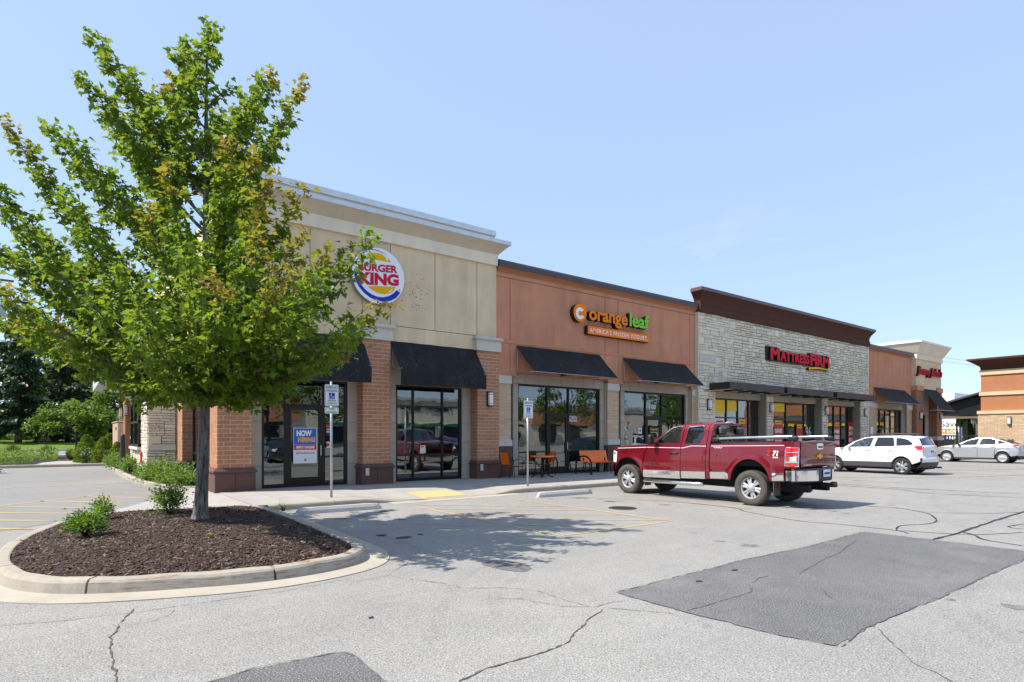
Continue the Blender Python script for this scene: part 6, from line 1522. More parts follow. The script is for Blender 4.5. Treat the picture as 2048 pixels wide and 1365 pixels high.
    gr = span('grille', 'black_plastic', t, cx, [(11.96 + O, 1.20, .70, -.16, 0), (12.0 + O, 1.0, .70, -.2, 0), (11.99 + O, .82, .72, -.22, 0)], 12, True); box('grille_bar', 'truck_red', gr, cx - .62, cx + .62, 11.93 + O, 12.03 + O, .98, 1.04, .01)
    # chassis with a near-black box added inside to block light; cabin
    m = MB(); m.box(cx - .60, cx + .60, 6.6 + O, 11.7 + O, .52, .70); m.box(cx - .50, cx - .36, 6.4 + O, 11.8 + O, .36, .52); m.box(cx + .36, cx + .50, 6.4 + O, 11.8 + O, .36, .52); m.box(cx - .80, cx + .80, 8.1 + O, 10.65 + O, .56, .80); m.tube([(cx - .7, 7.535 + O, .40), (cx + .7, 7.535 + O, .40)], .07, 8); m.lathe([(.0, -.14), (.14, -.06), (.15, .05), (0, .14)], (cx, 7.535 + O, .40), 'y', 12); m.tube([(cx - .7, 11.22 + O, .40), (cx + .7, 11.22 + O, .40)], .06, 8); m.build('chassis_light_block', 'dark_void', t)
    box('bed_floor', 'dark_void', t, cx - .78, cx + .78, 6.5 + O, 8.6 + O, .9, 1.40); box('engine_bay', 'dark_void', t, cx - .70, cx + .70, 10.7 + O, 11.9 + O, .7, 1.24); box('cabin_floor', 'upholstery', t, cx - .78, cx + .78, 8.65 + O, 10.6 + O, .801, .86)
    box('dashboard', 'black_plastic', t, cx - .72, cx + .72, 10.12 + O, 10.6 + O, 1.05, 1.33, .05); steering(t, cx - .38, 10.02 + O, 1.32)
    for x in (-.38, .38): seat(t, cx + x, 9.55 + O, .86 + .1, 'upholstery'); seat(t, cx + x, 9.02 + O, .86 + .05, 'upholstery')
    for side in (-1, 1): box('door_lining', 'upholstery', t, *sorted((cx + side * .80, cx + side * .77)), 8.66 + O, 10.55 + O, .80, 1.30)
    MB().tube([(cx + .66, 10.9 + O, 1.33), (cx + .67, 10.84 + O, 1.95)], .004, 5).build('antenna', 'black_metal', t)
    MB().tube([(cx - .35, 9.62 + O, 1.90), (cx - .35, 9.64 + O, 1.99)], .006, 5).build('roof_antenna', 'black_plastic', t)
    return t
def _blob(c, r, n=2):
    bm = bmesh.new(); bmesh.ops.create_icosphere(bm, subdivisions=n + 1, radius=1)
    for v in bm.verts:
        q = [math.copysign(abs(a) ** .62, a) for a in v.co]; v.co = Vector((c[0] + q[0] * r[0], c[1] + q[1] * r[1], c[2] + q[2] * r[2]))
    return bm
build_truck(13.39, 9.37)

# ---- passenger cars: one builder, two body styles
def build_car(cx, cy, label, paintmat, P, lane_mark=None):
    """P: traced side view in metres, y measured from the middle of the wheelbase (forward positive)"""
    t = thing(P['name'], (cx, cy, 0), label, 'car')
    S = lambda pts: [(y + cy, z) for y, z in pts]
    low, belt = P['low'], P['belt']
    def W(y, z):
        y -= cy; zb = belt
        w = interp(low, min(z, zb))
        if z > zb: w -= (z - zb) * P['tumble'] + max(0, z - zb - .3) ** 2 * .9
        for ay in (P['wb'] / 2, -P['wb'] / 2):
            d = math.hypot(y - ay, z - P['r'])
            if z < .95: w += .016 * math.exp(-((d - P['ar'] - .03) / .07) ** 2)
        f, r_ = P['front'], P['rear']
        if y > f - .75: w -= .30 * ((y - f + .75) / .75) ** 2.2
        if y < r_ + .65: w -= P['tail_in'] * ((r_ + .65 - y) / .65) ** 2.2
        w += .007 * math.exp(-((z - P['crease']) / .025) ** 2)
        return w
    for side in (-1, 1):
        objs = {}
        for nm, mt, o, h in P['panels']: objs[nm] = panel(nm, paintmat if mt == 'paint' else mt, t, W, S(o), side, [S(q) for q in h], off=0.004 if mt != 'paint' else 0, cx=cx)
        for owner, mt, g_ in P['glass']:
            panel('window', mt, objs[owner], W, S(g_), side, off=-.008, lip=0, cx=cx)
            pts = [(cx + side * (W(y, z) + .001), y, z) for y, z in S(g_)]; MB().tube(pts + [pts[0]], .008, 5, caps=False).build('window_trim', 'black_plastic', objs[owner])
        for owner, y, z in P['handles']:
            hx = cx + side * (W(y + cy, z) + .006); MB().tube([(hx - side * .012, y + .10 + cy, z), (hx + side * .022, y + .07 + cy, z + .004), (hx + side * .022, y - .07 + cy, z + .004), (hx - side * .012, y - .10 + cy, z)], .014, 7).build('handle', paintmat, objs[owner])
        tl = panel('tail_light', 'lens_red', t, W, S(P['tail']), side, off=.008, lip=.03, cx=cx)
        if P.get('tail_white'): panel('reverse_lamp', 'white_sign', tl, W, S(P['tail_white']), side, off=.011, lip=.006, cx=cx)
        panel('head_light', 'white_sign', t, W, S(P['head']), side, off=.006, lip=.03, cx=cx)
        my, mz = P['mirror']; mx = cx + side * (W(my + cy, mz) + .08)
        m = MB().bm(_blob((mx, my + cy, mz), (.085, .055, .062)), 0, True); m.tube([(mx, my + .02 + cy, mz - .04), (mx - side * .10, my + .05 + cy, mz - .06)], .022, 6); m.build('mirror', P['mirror_mat'] if P['mirror_mat'] != 'paint' else paintmat, objs['front_door'])
        for y in (P['wb'] / 2, -P['wb'] / 2):
            wheel(t, cx + side * (P['hw'] - .115), y + cy, P['r'], .215, side, 'rubber', P['rim'], P['rim_style'], P['rim_r'])
            n = 14; rows = [[(cx + side * xx, y + cy - (P['ar'] + .0) * math.cos(math.pi * k / n), max(.2, P['r'] + .02 + (P['ar']) * math.sin(math.pi * k / n))) for xx in (P['hw'] - .03, .45)] for k in range(n + 1)]
            b = MB().grid(rows, 0, True); b.add([q[1] for q in rows], [tuple(range(n + 1))]); b.build('wheel_housing', 'dark_void', t)
    for nm, mt, rows, flip in P['spans']: span(nm, paintmat if mt == 'paint' else mt, t, cx, [(y + cy, z, hw, by, bz) for y, z, hw, by, bz in rows], 16, flip)
    m = MB(); f, r_ = P['front'], P['rear']; m.box(cx - .72, cx + .72, r_ + .25 + cy, f - .3 + cy, .22, .40); m.box(cx - .78, cx + .78, -P['wb'] / 2 + .40 + cy, P['wb'] / 2 - .40 + cy, .20, .42); m.build('underbody', 'dark_void', t)
    box('engine_bay', 'dark_void', t, cx - .5, cx + .5, P['wb'] / 2 - .4 + cy, f - .15 + cy, .4, .84); box('cabin_floor', 'upholstery', t, cx - .76, cx + .76, r_ + .8 + cy, P['wb'] / 2 - .35 + cy, .421, .46)
    box('dashboard', 'black_plastic', t, cx - .66, cx + .66, P['dash'] - .18 + cy, P['dash'] + .3 + cy, .75, .98, .05); steering(t, cx - .36, P['dash'] - .28 + cy, .98, .17)
    for x in (-.36, .36): seat(t, cx + x, P['dash'] - .85 + cy, .46, P['seat_mat']); seat(t, cx + x, P['dash'] - 1.7 + cy, .50, P['seat_mat'])
    for side in (-1, 1): box('door_lining', P['seat_mat'], t, *sorted((cx + side * .775, cx + side * .745)), -P['wb'] / 2 + .5 + cy, P['wb'] / 2 - .5 + cy, .46, belt - .06)
    box('number_plate', 'sign_text_green' if P['name'] == 'station_wagon' else 'poster_white', t, cx - .15, cx + .15, P['plate'][0] - .008 + cy, P['plate'][0] + cy, P['plate'][1], P['plate'][1] + .15, .003)
    return t
wb = 2.66; A_ = wb / 2
wfa = arch(A_, .345, .385, .42, .30, True); wra = arch(-A_, .345, .385, .42, .30, True)
WAGON = dict(name='station_wagon', wb=wb, r=.345, ar=.385, hw=.885, front=2.22, rear=-2.26, belt=1.13, tumble=.34, crease=.98, tail_in=.20,
    low=[(.22, .80), (.35, .855), (.5, .875), (.75, .885), (.98, .875), (1.13, .845)],
    panels=[('front_fender', 'paint', [(1.10, 1.085), (1.6, 1.03), (2.0, .93), (1.86, .78), (2.14, .72), (2.15, .55), (1.74, .50)] + wfa[2:-2] + [(.965, .50), (1.0, .8)], ()),
            ('front_door', 'paint', [(.985, .50), (.985, .9), (.93, 1.09), (.55, 1.345), (.15, 1.515), (-.25, 1.565), (-.29, 1.565), (-.17, 1.13), (-.165, .51)], ([(.72, 1.125), (.48, 1.33), (.10, 1.49), (-.235, 1.535), (-.13, 1.145)],)),
            ('rear_door', 'paint', [(-.18, .51), (-.185, 1.13), (-.305, 1.565), (-1.02, 1.565), (-1.10, 1.16), (-1.02, .86), (-.97, .64), (-.97, .51)], ([(-.29, 1.15), (-.38, 1.535), (-.985, 1.535), (-1.055, 1.17)],)),
            ('quarter_panel', 'paint', [(-.985, .60), (-1.035, .86), (-1.115, 1.16), (-1.035, 1.565), (-1.7, 1.555), (-1.87, 1.535), (-1.95, 1.36), (-2.01, 1.20), (-1.80, 1.18), (-1.76, 1.165), (-1.84, 1.07), (-1.96, .965), (-2.05, .94), (-2.07, .60), (-1.72, .44)] + wra[::-1][2:-2][::-1][::-1], ([(-1.13, 1.19), (-1.09, 1.515), (-1.30, 1.50), (-1.52, 1.43), (-1.68, 1.31), (-1.71, 1.25), (-1.6, 1.215)],)),
            ('sill_cladding', 'grey_plastic', [(.965, .28), (.965, .49), (-.97, .50), (-.965, .285)], ())],
    glass=[('front_door', 'car_glass', [(.72, 1.125), (.48, 1.33), (.10, 1.49), (-.235, 1.535), (-.13, 1.145)]), ('rear_door', 'car_glass_dark', [(-.29, 1.15), (-.38, 1.535), (-.985, 1.535), (-1.055, 1.17)]), ('quarter_panel', 'car_glass_dark', [(-1.13, 1.19), (-1.09, 1.515), (-1.30, 1.50), (-1.52, 1.43), (-1.68, 1.31), (-1.71, 1.25), (-1.6, 1.215)])],
    handles=[('front_door', -.02, .99), ('rear_door', -.90, 1.0)], tail=[(-1.77, 1.155), (-1.85, 1.075), (-1.97, .975), (-2.06, .945), (-2.07, 1.16), (-1.98, 1.175), (-1.86, 1.175)], tail_white=[(-1.93, 1.03), (-1.99, .985), (-2.06, .965), (-2.06, 1.0)],
    head=[(1.87, .78), (2.14, .73), (2.12, .84), (1.99, .925)], mirror=(.72, 1.13), mirror_mat='paint', rim='alloy', rim_style='six', rim_r=.232, dash=.62, plate=(-2.135, .90), seat_mat='upholstery_tan',
    spans=[('hood', 'paint', [(.98, 1.10, .76, .06, -.02), (1.3, 1.09, .77, .0, -.05), (1.75, 1.03, .74, -.05, -.06), (2.05, .93, .64, -.16, -.05), (2.16, .80, .58, -.22, -.03)], True),
           ('windscreen', 'car_glass', [(1.0, 1.095, .74, -.14, -.005), (.6, 1.33, .68, -.13, -.01), (.14, 1.545, .58, -.09, -.03)], False),
           ('roof', 'paint', [(.16, 1.555, .58, -.09, -.035), (-.1, 1.605, .60, -.03, -.05), (-.7, 1.635, .61, 0, -.06), (-1.4, 1.62, .60, 0, -.06), (-1.88, 1.575, .57, .04, -.06), (-1.99, 1.54, .55, .06, -.05)], False),
           ('rear_window', 'car_glass_dark', [(-1.93, 1.545, .57, .06, -.045), (-2.03, 1.36, .68, .09, -.01), (-2.12, 1.20, .77, .12, -.0)], False),
           ('liftgate', 'paint', [(-2.12, 1.21, .775, .11, 0), (-2.16, 1.18, .79, .12, 0), (-2.175, 1.06, .80, .12, 0), (-2.14, .98, .805, .09, 0), (-2.15, .78, .80, .09, 0), (-2.19, .74, .79, .11, 0)], False),
           ('bumper_step', 'grey_plastic', [(-2.10, .765, .70, .06, 0), (-2.28, .752, .70, .14, 0)], False),
           ('rear_bumper', 'paint', [(-2.22, .765, .81, .17, 0), (-2.28, .74, .815, .22, 0), (-2.30, .60, .82, .24, 0), (-2.27, .52, .825, .24, 0)], False),
           ('bumper_lower', 'grey_plastic', [(-2.275, .53, .835, .25, 0), (-2.28, .42, .84, .30, 0), (-2.20, .30, .82, .34, 0), (-2.0, .26, .76, .3, 0)], False),
           ('front_bumper', 'paint', [(2.14, .80, .60, -.24, 0), (2.24, .6, .72, -.36, 0), (2.22, .35, .72, -.36, 0), (2.1, .22, .66, -.3, 0)], True)])
WX, WY = 28.34, 11.13
wg = build_car(WX, WY, 'white station wagon with black roof rails parked beyond the truck', 'car_white', WAGON)
for s in (-1, 1):
    MB().tube([(WX + s * .56, WY + .02, 1.585), (WX + s * .56, WY - .06, 1.645), (WX + s * .57, WY - .7, 1.70), (WX + s * .56, WY - 1.4, 1.675), (WX + s * .55, WY - 1.72, 1.60)], .024, 8).build('roof_rail', 'black_plastic', wg)
    MB().box(WX + s * .80 - .03, WX + s * .80 + .03, WY - 2.06, WY - 1.98, .58, .70).build('side_reflector', 'black_plastic', wg)
MB().box(WX - .5, WX + .5, WY - .75, WY - .69, 1.70, 1.725).build('cross_bar', 'grey_plastic', wg)
MB().tube([(WX + .35, WY - 2.1, .30), (WX + .35, WY - 2.36, .30)], .035, 8).build('exhaust', 'black_metal', wg)
sfa = arch(A_ + .03, .325, .365, .39, .28, True); sra = arch(-A_ - .03, .325, .365, .39, .28, True)
SEDAN = dict(name='sedan_car', wb=wb + .06, r=.325, ar=.365, hw=.90, front=2.20, rear=-2.30, belt=1.05, tumble=.36, crease=.90, tail_in=.24,
    low=[(.2, .82), (.35, .87), (.5, .89), (.7, .90), (.90, .885), (1.05, .845)],
    panels=[('front_fender', 'paint', [(1.10, 1.02), (1.6, .96), (2.0, .84), (1.86, .70), (2.12, .64), (2.12, .50), (1.74, .46)] + sfa[2:-2] + [(.985, .46), (1.0, .8)], ()),
            ('front_door', 'paint', [(1.0, .30), (1.0, .85), (.93, 1.02), (.40, 1.30), (.05, 1.435), (-.24, 1.475), (-.30, 1.475), (-.165, 1.07), (-.165, .30)], ([(.70, 1.045), (.30, 1.30), (.02, 1.41), (-.25, 1.45), (-.125, 1.07)],)),
            ('rear_door', 'paint', [(-.18, .30), (-.18, 1.07), (-.315, 1.475), (-.80, 1.465), (-1.06, 1.38), (-1.12, 1.10), (-1.0, .82), (-.98, .66), (-.98, .30)], ([(-.26, 1.08), (-.37, 1.45), (-.78, 1.44), (-1.0, 1.365), (-1.03, 1.11)],)),
            ('quarter_panel', 'paint', [(-.995, .62), (-1.015, .82), (-1.135, 1.10), (-1.075, 1.38), (-1.30, 1.325), (-1.56, 1.225), (-1.75, 1.14), (-2.0, 1.09), (-1.82, 1.04), (-1.86, .98), (-2.0, .895), (-2.10, .88), (-2.11, .50), (-1.76, .40)] + sra[::-1][2:-2][::-1][::-1], ([(-1.165, 1.12), (-1.12, 1.34), (-1.28, 1.295), (-1.50, 1.20), (-1.48, 1.165)],)),
            ('sill', 'grey_plastic', [(.985, .20), (.985, .29), (-.98, .29), (-.975, .20)], ())],
    glass=[('front_door', 'car_glass', [(.70, 1.045), (.30, 1.30), (.02, 1.41), (-.25, 1.45), (-.125, 1.07)]), ('rear_door', 'car_glass', [(-.26, 1.08), (-.37, 1.45), (-.78, 1.44), (-1.0, 1.365), (-1.03, 1.11)]), ('quarter_panel', 'car_glass', [(-1.165, 1.12), (-1.12, 1.34), (-1.28, 1.295), (-1.50, 1.20), (-1.48, 1.165)])],
    handles=[('front_door', -.02, .92), ('rear_door', -.92, .95)], tail=[(-1.80, 1.045), (-1.92, .95), (-2.02, .895), (-2.11, .885), (-2.11, 1.04)], tail_white=[(-1.93, 1.0), (-2.02, .95), (-2.10, .935), (-2.10, .985)],
    head=[(1.87, .70), (2.12, .65), (2.10, .76), (1.98, .83)], mirror=(.72, 1.06), mirror_mat='black_plastic', rim='alloy_silver', rim_style='cover', rim_r=.225, dash=.62, plate=(-2.26, .74), seat_mat='upholstery',
    spans=[('hood', 'paint', [(.96, 1.05, .76, .06, -.02), (1.3, 1.03, .77, .0, -.05), (1.75, .95, .73, -.05, -.06), (2.05, .83, .62, -.16, -.05), (2.15, .70, .56, -.22, -.03)], True),
           ('windscreen', 'car_glass', [(1.0, 1.03, .74, -.14, -.005), (.5, 1.29, .66, -.13, -.01), (.06, 1.455, .57, -.09, -.03)], False),
           ('roof', 'paint', [(.08, 1.465, .57, -.09, -.035), (-.2, 1.52, .58, -.03, -.05), (-.5, 1.535, .58, 0, -.055), (-.9, 1.505, .58, 0, -.055), (-1.15, 1.43, .57, .0, -.05)], False),
           ('rear_window', 'car_glass_dark', [(-1.13, 1.43, .56, .0, -.05), (-1.45, 1.28, .60, .06, -.03), (-1.80, 1.125, .64, .12, -.01)], False),
           ('boot_lid', 'paint', [(-1.79, 1.13, .66, .12, -.02), (-2.05, 1.11, .74, .06, -.03), (-2.20, 1.10, .77, .12, -.03), (-2.23, 1.06, .78, .13, -.02), (-2.24, .90, .79, .13, 0), (-2.27, .72, .80, .15, 0)], False),
           ('rear_bumper', 'paint', [(-2.25, .80, .80, .14, 0), (-2.32, .74, .81, .22, 0), (-2.33, .55, .82, .24, 0), (-2.30, .44, .83, .28, 0)], False),
           ('bumper_lower', 'grey_plastic', [(-2.29, .45, .77, .42, 0), (-2.27, .33, .75, .42, 0), (-2.1, .24, .70, .34, 0)], False),
           ('front_bumper', 'paint', [(2.13, .70, .60, -.24, 0), (2.22, .5, .72, -.36, 0), (2.2, .3, .72, -.36, 0), (2.1, .2, .66, -.3, 0)], True)])
build_car(44.3, 11.66, 'silver sedan car parked beyond the white wagon', 'car_silver', SEDAN)
# cars across the lot, seen only mirrored in the shop glass
navy = build_car(33.5, 1.6, 'navy sedan car across the lot, mirrored in the yogurt shop glass', 'car_navy', SEDAN)

for (x, y), lb in (((10.6, -3.4), 'navy sedan car mirrored in the glass beside the restaurant door'), ((22.5, -2.5), 'navy sedan car mirrored low in the restaurant window'), ((38.5, -1.0), 'navy sedan car mirrored in the second yogurt window')):
    c_ = copy_tree(navy); c_.location = (x, y, 0); c_['label'] = lb; c_['group'] = 'cars across the lot'
navy['group'] = 'cars across the lot'
# ------------------------------------------------------------------ planting
VR = Vector((math.sin(YAW), -math.cos(YAW), 0)); VF = Vector((math.cos(YAW), math.sin(YAW), 0))
leaf_xy = [(0, 0), (.20, -.08), (.17, .10), (.50, .10), (.38, .27), (.56, .50), (.27, .47), (.19, .62), (0, 1.0), (-.19, .62), (-.27, .47), (-.56, .50), (-.38, .27), (-.50, .10), (-.17, .10), (-.20, -.08)]
MAPLE_V = [(x, y - .1, .22 * abs(x) - .22 * y * y) for x, y in leaf_xy]; MAPLE_F = [tuple(range(9)), (0, 8, 9, 10, 11, 12, 13, 14, 15)]
OVAL_V = [(0, 0, 0), (.26, .3, .05), (.22, .65, .02), (0, 1, -.12), (-.22, .65, .02), (-.26, .3, .05)]; OVAL_F = [(0, 1, 2, 3), (0, 3, 4, 5)]
SPRAY_V = [(0, 0, 0), (.20, .30, -.02), (.26, .62, -.07), (.0, 1.0, -.20), (-.26, .62, -.07), (-.20, .30, -.02)]
BLADE_V = [(-.03, 0, 0), (.03, 0, 0), (.022, .5, .06), (0, 1, -.10), (-.022, .5, .06)]; BLADE_F = [(0, 1, 2, 4), (4, 2, 3)]
def frame3(d, up, spin, s, rr):
    """matrix whose y axis runs along d, with scale s"""
    d = d.normalized(); x = d.cross(up)
    if x.length < .05: x = d.cross(Vector((1, 0, 0)))
    x.normalize(); z = x.cross(d); c, n = math.cos(spin), math.sin(spin); x2 = x * c + z * n; z2 = z * c - x * n
    return [[x2[i] * s, d[i] * s, z2[i] * s] for i in range(3)]
def bez(a, b, c, t): return a * (1 - t) ** 2 + b * 2 * t * (1 - t) + c * t * t

# ---- the maple on the island
rt = random.Random(42)
TB = Vector((1.76, 10.7, .20))
tree = thing('maple_tree', TB, 'young maple with reddish leaf tips growing from the mulch island', 'tree')
def trunk_at(z):
    k = (z - .2) / 8.0; return TB + VR * (.02 * math.sin(k * 5.0) + .15 * k) + VF * (.03 * math.sin(k * 5)) + Vector((0, 0, z - .2))
zs = [.12, .2, .27, .36, .5, .8, 1.2, 1.6, 2.0, 2.4, 2.8, 3.4, 4.0, 4.8, 5.6, 6.4, 7.2, 7.9, 8.15]
def trunk_r(z): return .098 * (1 - (z - .3) / 8.3) ** .85 + .075 * math.exp(-max(0, z - .2) / .11) if z > .3 else .098 + .075 * math.exp(-max(0, z - .2) / .11)
b = MB(); n = 18; rows = []
for z in zs:
    p = trunk_at(z); r = max(.008, trunk_r(z)); rows.append([(p.x + r * math.cos(a) * (1 + .06 * math.sin(a * 3 + z * 1.3) + .04 * math.sin(a * 7)), p.y + r * math.sin(a) * (1 + .06 * math.sin(a * 3 + z * 1.3)), z) for a in [2 * math.pi * k / n for k in range(n + 1)]])
b.grid(rows, 0, True); b.build('trunk', 'bark', tree)
# silhouette limbs: (sideways, tip height, depth); then the ones that come towards or away from the viewer
LIMBS = [(.16, 8.27, 0), (-.23, 7.85, .3), (-.4, 7.44, -.3), (-1.74, 8.12, .3), (-1.9, 7.45, -.4), (-1.17, 7.28, .5), (1.13, 7.48, -.2), (.96, 7.36, -.7), (1.62, 7.35, -.8), (-.57, 7.2, -.6), (-2.02, 6.4, -.8), (-2.47, 6.72, .3), (-3.12, 6.72, .6),
         (-3.72, 6.2, 0), (-2.1, 5.5, -1.3), (-3.88, 5.26, .6), (-3.16, 5.3, -.6), (-3.97, 4.45, -.3), (-3.24, 4.13, -.9), (-2.87, 3.56, .6), (-3.72, 3.8, 1.0), (-2.27, 3.2, -.8), (-1.6, 2.95, .9), (-.9, 2.75, -1.3), (2.79, 4.89, -1.6), (2.35, 4.69, .3), (1.62, 5.62, -1.2),
         (1.62, 4.93, -1.6), (2.02, 4.65, -2.1), (2.95, 3.48, -1.5), (2.71, 3.8, -.5), (2.53, 3.1, -1.8), (2.35, 2.85, .2), (1.78, 2.75, -1.3), (1.35, 2.7, .3), (1.2, 6.4, .5), (.81, 6.2, -1.2), (1.13, 5.8, -1.5),
         (.45, 6.4, -1.5), (-.55, 5.95, -1.9), (-.2, 4.6, -2.7), (-.8, 5.3, -2.2), (.9, 5.45, -1.9), (.95, 4.9, -2.2), (.25, 3.9, -3.0), (-2.0, 3.9, -2.2), (-1.3, 4.4, -2.5), (1.1, 3.7, -2.5), (-1.0, 3.4, -2.7), (1.8, 3.4, -2.3), (-1.9, 4.9, -1.3), (1.9, 4.0, -2.6), (1.4, 4.4, -2.9),
         (.3, 6.8, 1.0), (-1.0, 6.2, 1.2), (.9, 5.5, 1.6), (-.3, 4.6, 2.2), (1.5, 4.2, 1.8), (-1.8, 4.6, 1.8), (-2.6, 5.0, 1.5), (-1.2, 3.3, 2.2), (-2.7, 3.7, 1.7), (0, 3.9, 1.9), (-2.9, 4.6, .4), (-1.4, 5.9, .0), (.5, 5.3, .4), (-.8, 3.8, .4), (1.0, 3.6, .3), (-2.2, 4.3, .3), (1.5, 3.9, -.4), (.7, 6.9, -.3), (-.7, 6.6, .2), (-1.5, 6.9, .3), (.2, 5.9, .3)]
LV, LR, LT, LD = [], [], [], []
bark_b = MB(); limb_n = 0
for li, (sx, zt, dp) in enumerate(LIMBS):
    EYE = Vector((0, 0, 1.6)); tip = Vector((TB.x, TB.y, 0)) + VR * sx + Vector((0, 0, zt - .12)); tip = EYE + (tip - EYE) * (1 + dp / 9.6)   # nearer limbs are smaller than they look
    tip.z += .22 if tip.z < 3.3 else 0; zt = tip.z; L_ = math.hypot(tip.x - TB.x, tip.y - TB.y)
    zb = max(2.1, min(zt - .35, zt - L_ * rt.uniform(.95, 1.15) - .2)); base = trunk_at(zb)
    if L_ < .3: zb = zt - 1.6; base = trunk_at(zb)
    mid = base.lerp(tip, .5); mid.z -= .10 * L_ + rt.uniform(-.1, .1); mid += VR * rt.uniform(-.12, .12) + VF * rt.uniform(-.12, .12)
    pts = [bez(base, mid, tip, k / 10) for k in range(11)]; ln = (tip - base).length
    r0 = min(trunk_r(zb) * .62, .012 + .011 * ln)
    if li: bark_b.tube(pts, [max(.004, r0 * (1 - k / 10.5)) for k in range(11)], 7, caps=False)
    red = rt.random() < (.70 if sx > -1.2 and dp < .9 else .22)
    nt = max(6, int(ln / .155)); side = 0
    for k in range(nt + 1):
        s_ = .16 + .84 * k / nt; p = bez(base, mid, tip, s_); d = (bez(base, mid, tip, min(1, s_ + .05)) - bez(base, mid, tip, s_ - .05)).normalized()
        side += 2.4 + rt.uniform(-.5, .5); u = d.cross(Vector((0, 0, 1))).normalized(); v = u.cross(d)
        tl = (.40 * (1 - s_) ** .8 + .11) * rt.uniform(.6, 1.25)
        if s_ > .97: td = d
        else: td = (d * .75 + (u * math.cos(side) + v * math.sin(side) * .8) * .8).normalized()
        td.z += .12; te = p + td * tl
        if s_ < .97: bark_b.tube([p, p.lerp(te, .5) + Vector((0, 0, -.02)), te], [.006, .0045, .003], 4, caps=False)
        nl = int((12 + tl * 52) * (.8 if zt < 3.6 else 1.3 if zt > 5 else 1.05))
        for q in range(nl):
            w = rt.random() ** .75; c0 = p.lerp(te, .12 + .95 * w)
            o = Vector((rt.gauss(0, 1), rt.gauss(0, 1), rt.gauss(0, 1))) * .06
            ld = (td * .25 + Vector((rt.gauss(0, .6), rt.gauss(0, .6), rt.gauss(-.30, .30)))).normalized()
            sz = rt.uniform(.055, .13) * (1.0 if s_ < .9 else .88)
            tn = 0.0
            if red and s_ > .74: tn = max(0, (s_ - .74) / .26) * rt.uniform(.5, 1.2)
            elif rt.random() < .05: tn = rt.uniform(.3, .6)
            LV.append(c0 + o); LR.append(frame3(ld, Vector((0, 0, 1)), rt.gauss(0, .55), sz, rt)); LT.append(tn)
bark_b.build('branches', 'bark', tree)
# leaves that show largest stay leaves of their own; the rest is the crown
dist = [(LV[i] - Vector((0, 0, 1.6))).length - (5 if LR[i][2][2] < 0 else 0) * 0 for i in range(len(LV))]
order = sorted(range(len(LV)), key=lambda i: dist[i]); near = set(order[:290])
leaf_me = []
for tv in (0.0, .8):
    me = bpy.data.meshes.new('leaf'); me.from_pydata(MAPLE_V, [], MAPLE_F); me.materials.append(M('maple_leaf')); a = me.attributes.new('tint', 'FLOAT', 'POINT'); a.data.foreach_set('value', [tv] * len(MAPLE_V)); leaf_me.append(me)
for i in near:
    m4 = Matrix(LR[i]).to_4x4(); m4.translation = LV[i] - TB
    o = bpy.data.objects.new('leaf', leaf_me[1 if LT[i] > .5 else 0]); COL.objects.link(o); o.parent = tree; o.matrix_local = m4
rest = [i for i in range(len(LV)) if i not in near]
tag(scatter('crown', 'maple_leaf', tree, MAPLE_V, MAPLE_F, [LV[i] for i in rest], [LR[i] for i in rest], [LT[i] for i in rest]), kind='stuff')
for pts in ([(.05, 2.6, -.1), (.12, 3.0, -.35), (.35, 3.25, -.5), (.55, 3.6, -.6)], [(.05, 2.35, -.1), (.4, 2.35, -.4), (.8, 2.5, -.6), (1.15, 2.9, -.7)], [(.05, 2.5, -.1), (.4, 2.6, -.3), (.65, 2.85, -.45)], [(-.02, 2.6, -.1), (-.5, 2.9, -.5), (-.9, 3.3, -.7)], [(.4, 2.36, -.4), (.7, 2.7, -.4), (.75, 2.95, -.42)], [(-.02, 3.4, -.1), (-.3, 3.9, -.5), (-.1, 4.5, -.8)]):
    P_ = [Vector((TB.x, TB.y, 0)) + VR * a + VF * c + Vector((0, 0, z)) for a, z, c in pts]; MB().tube([Vector(q) for q in P_], [.011, .009, .006, .003][:len(P_)], 5).build('bare_twig', 'dry_twig', tree)
t = tag(link_mesh('fallen_leaf', leaf_me[1], None, (1.62, 8.95, .25), (0.1, .1, .8), (.11, .11, .11)), 'single orange leaf lying on the mulch', 'leaf')

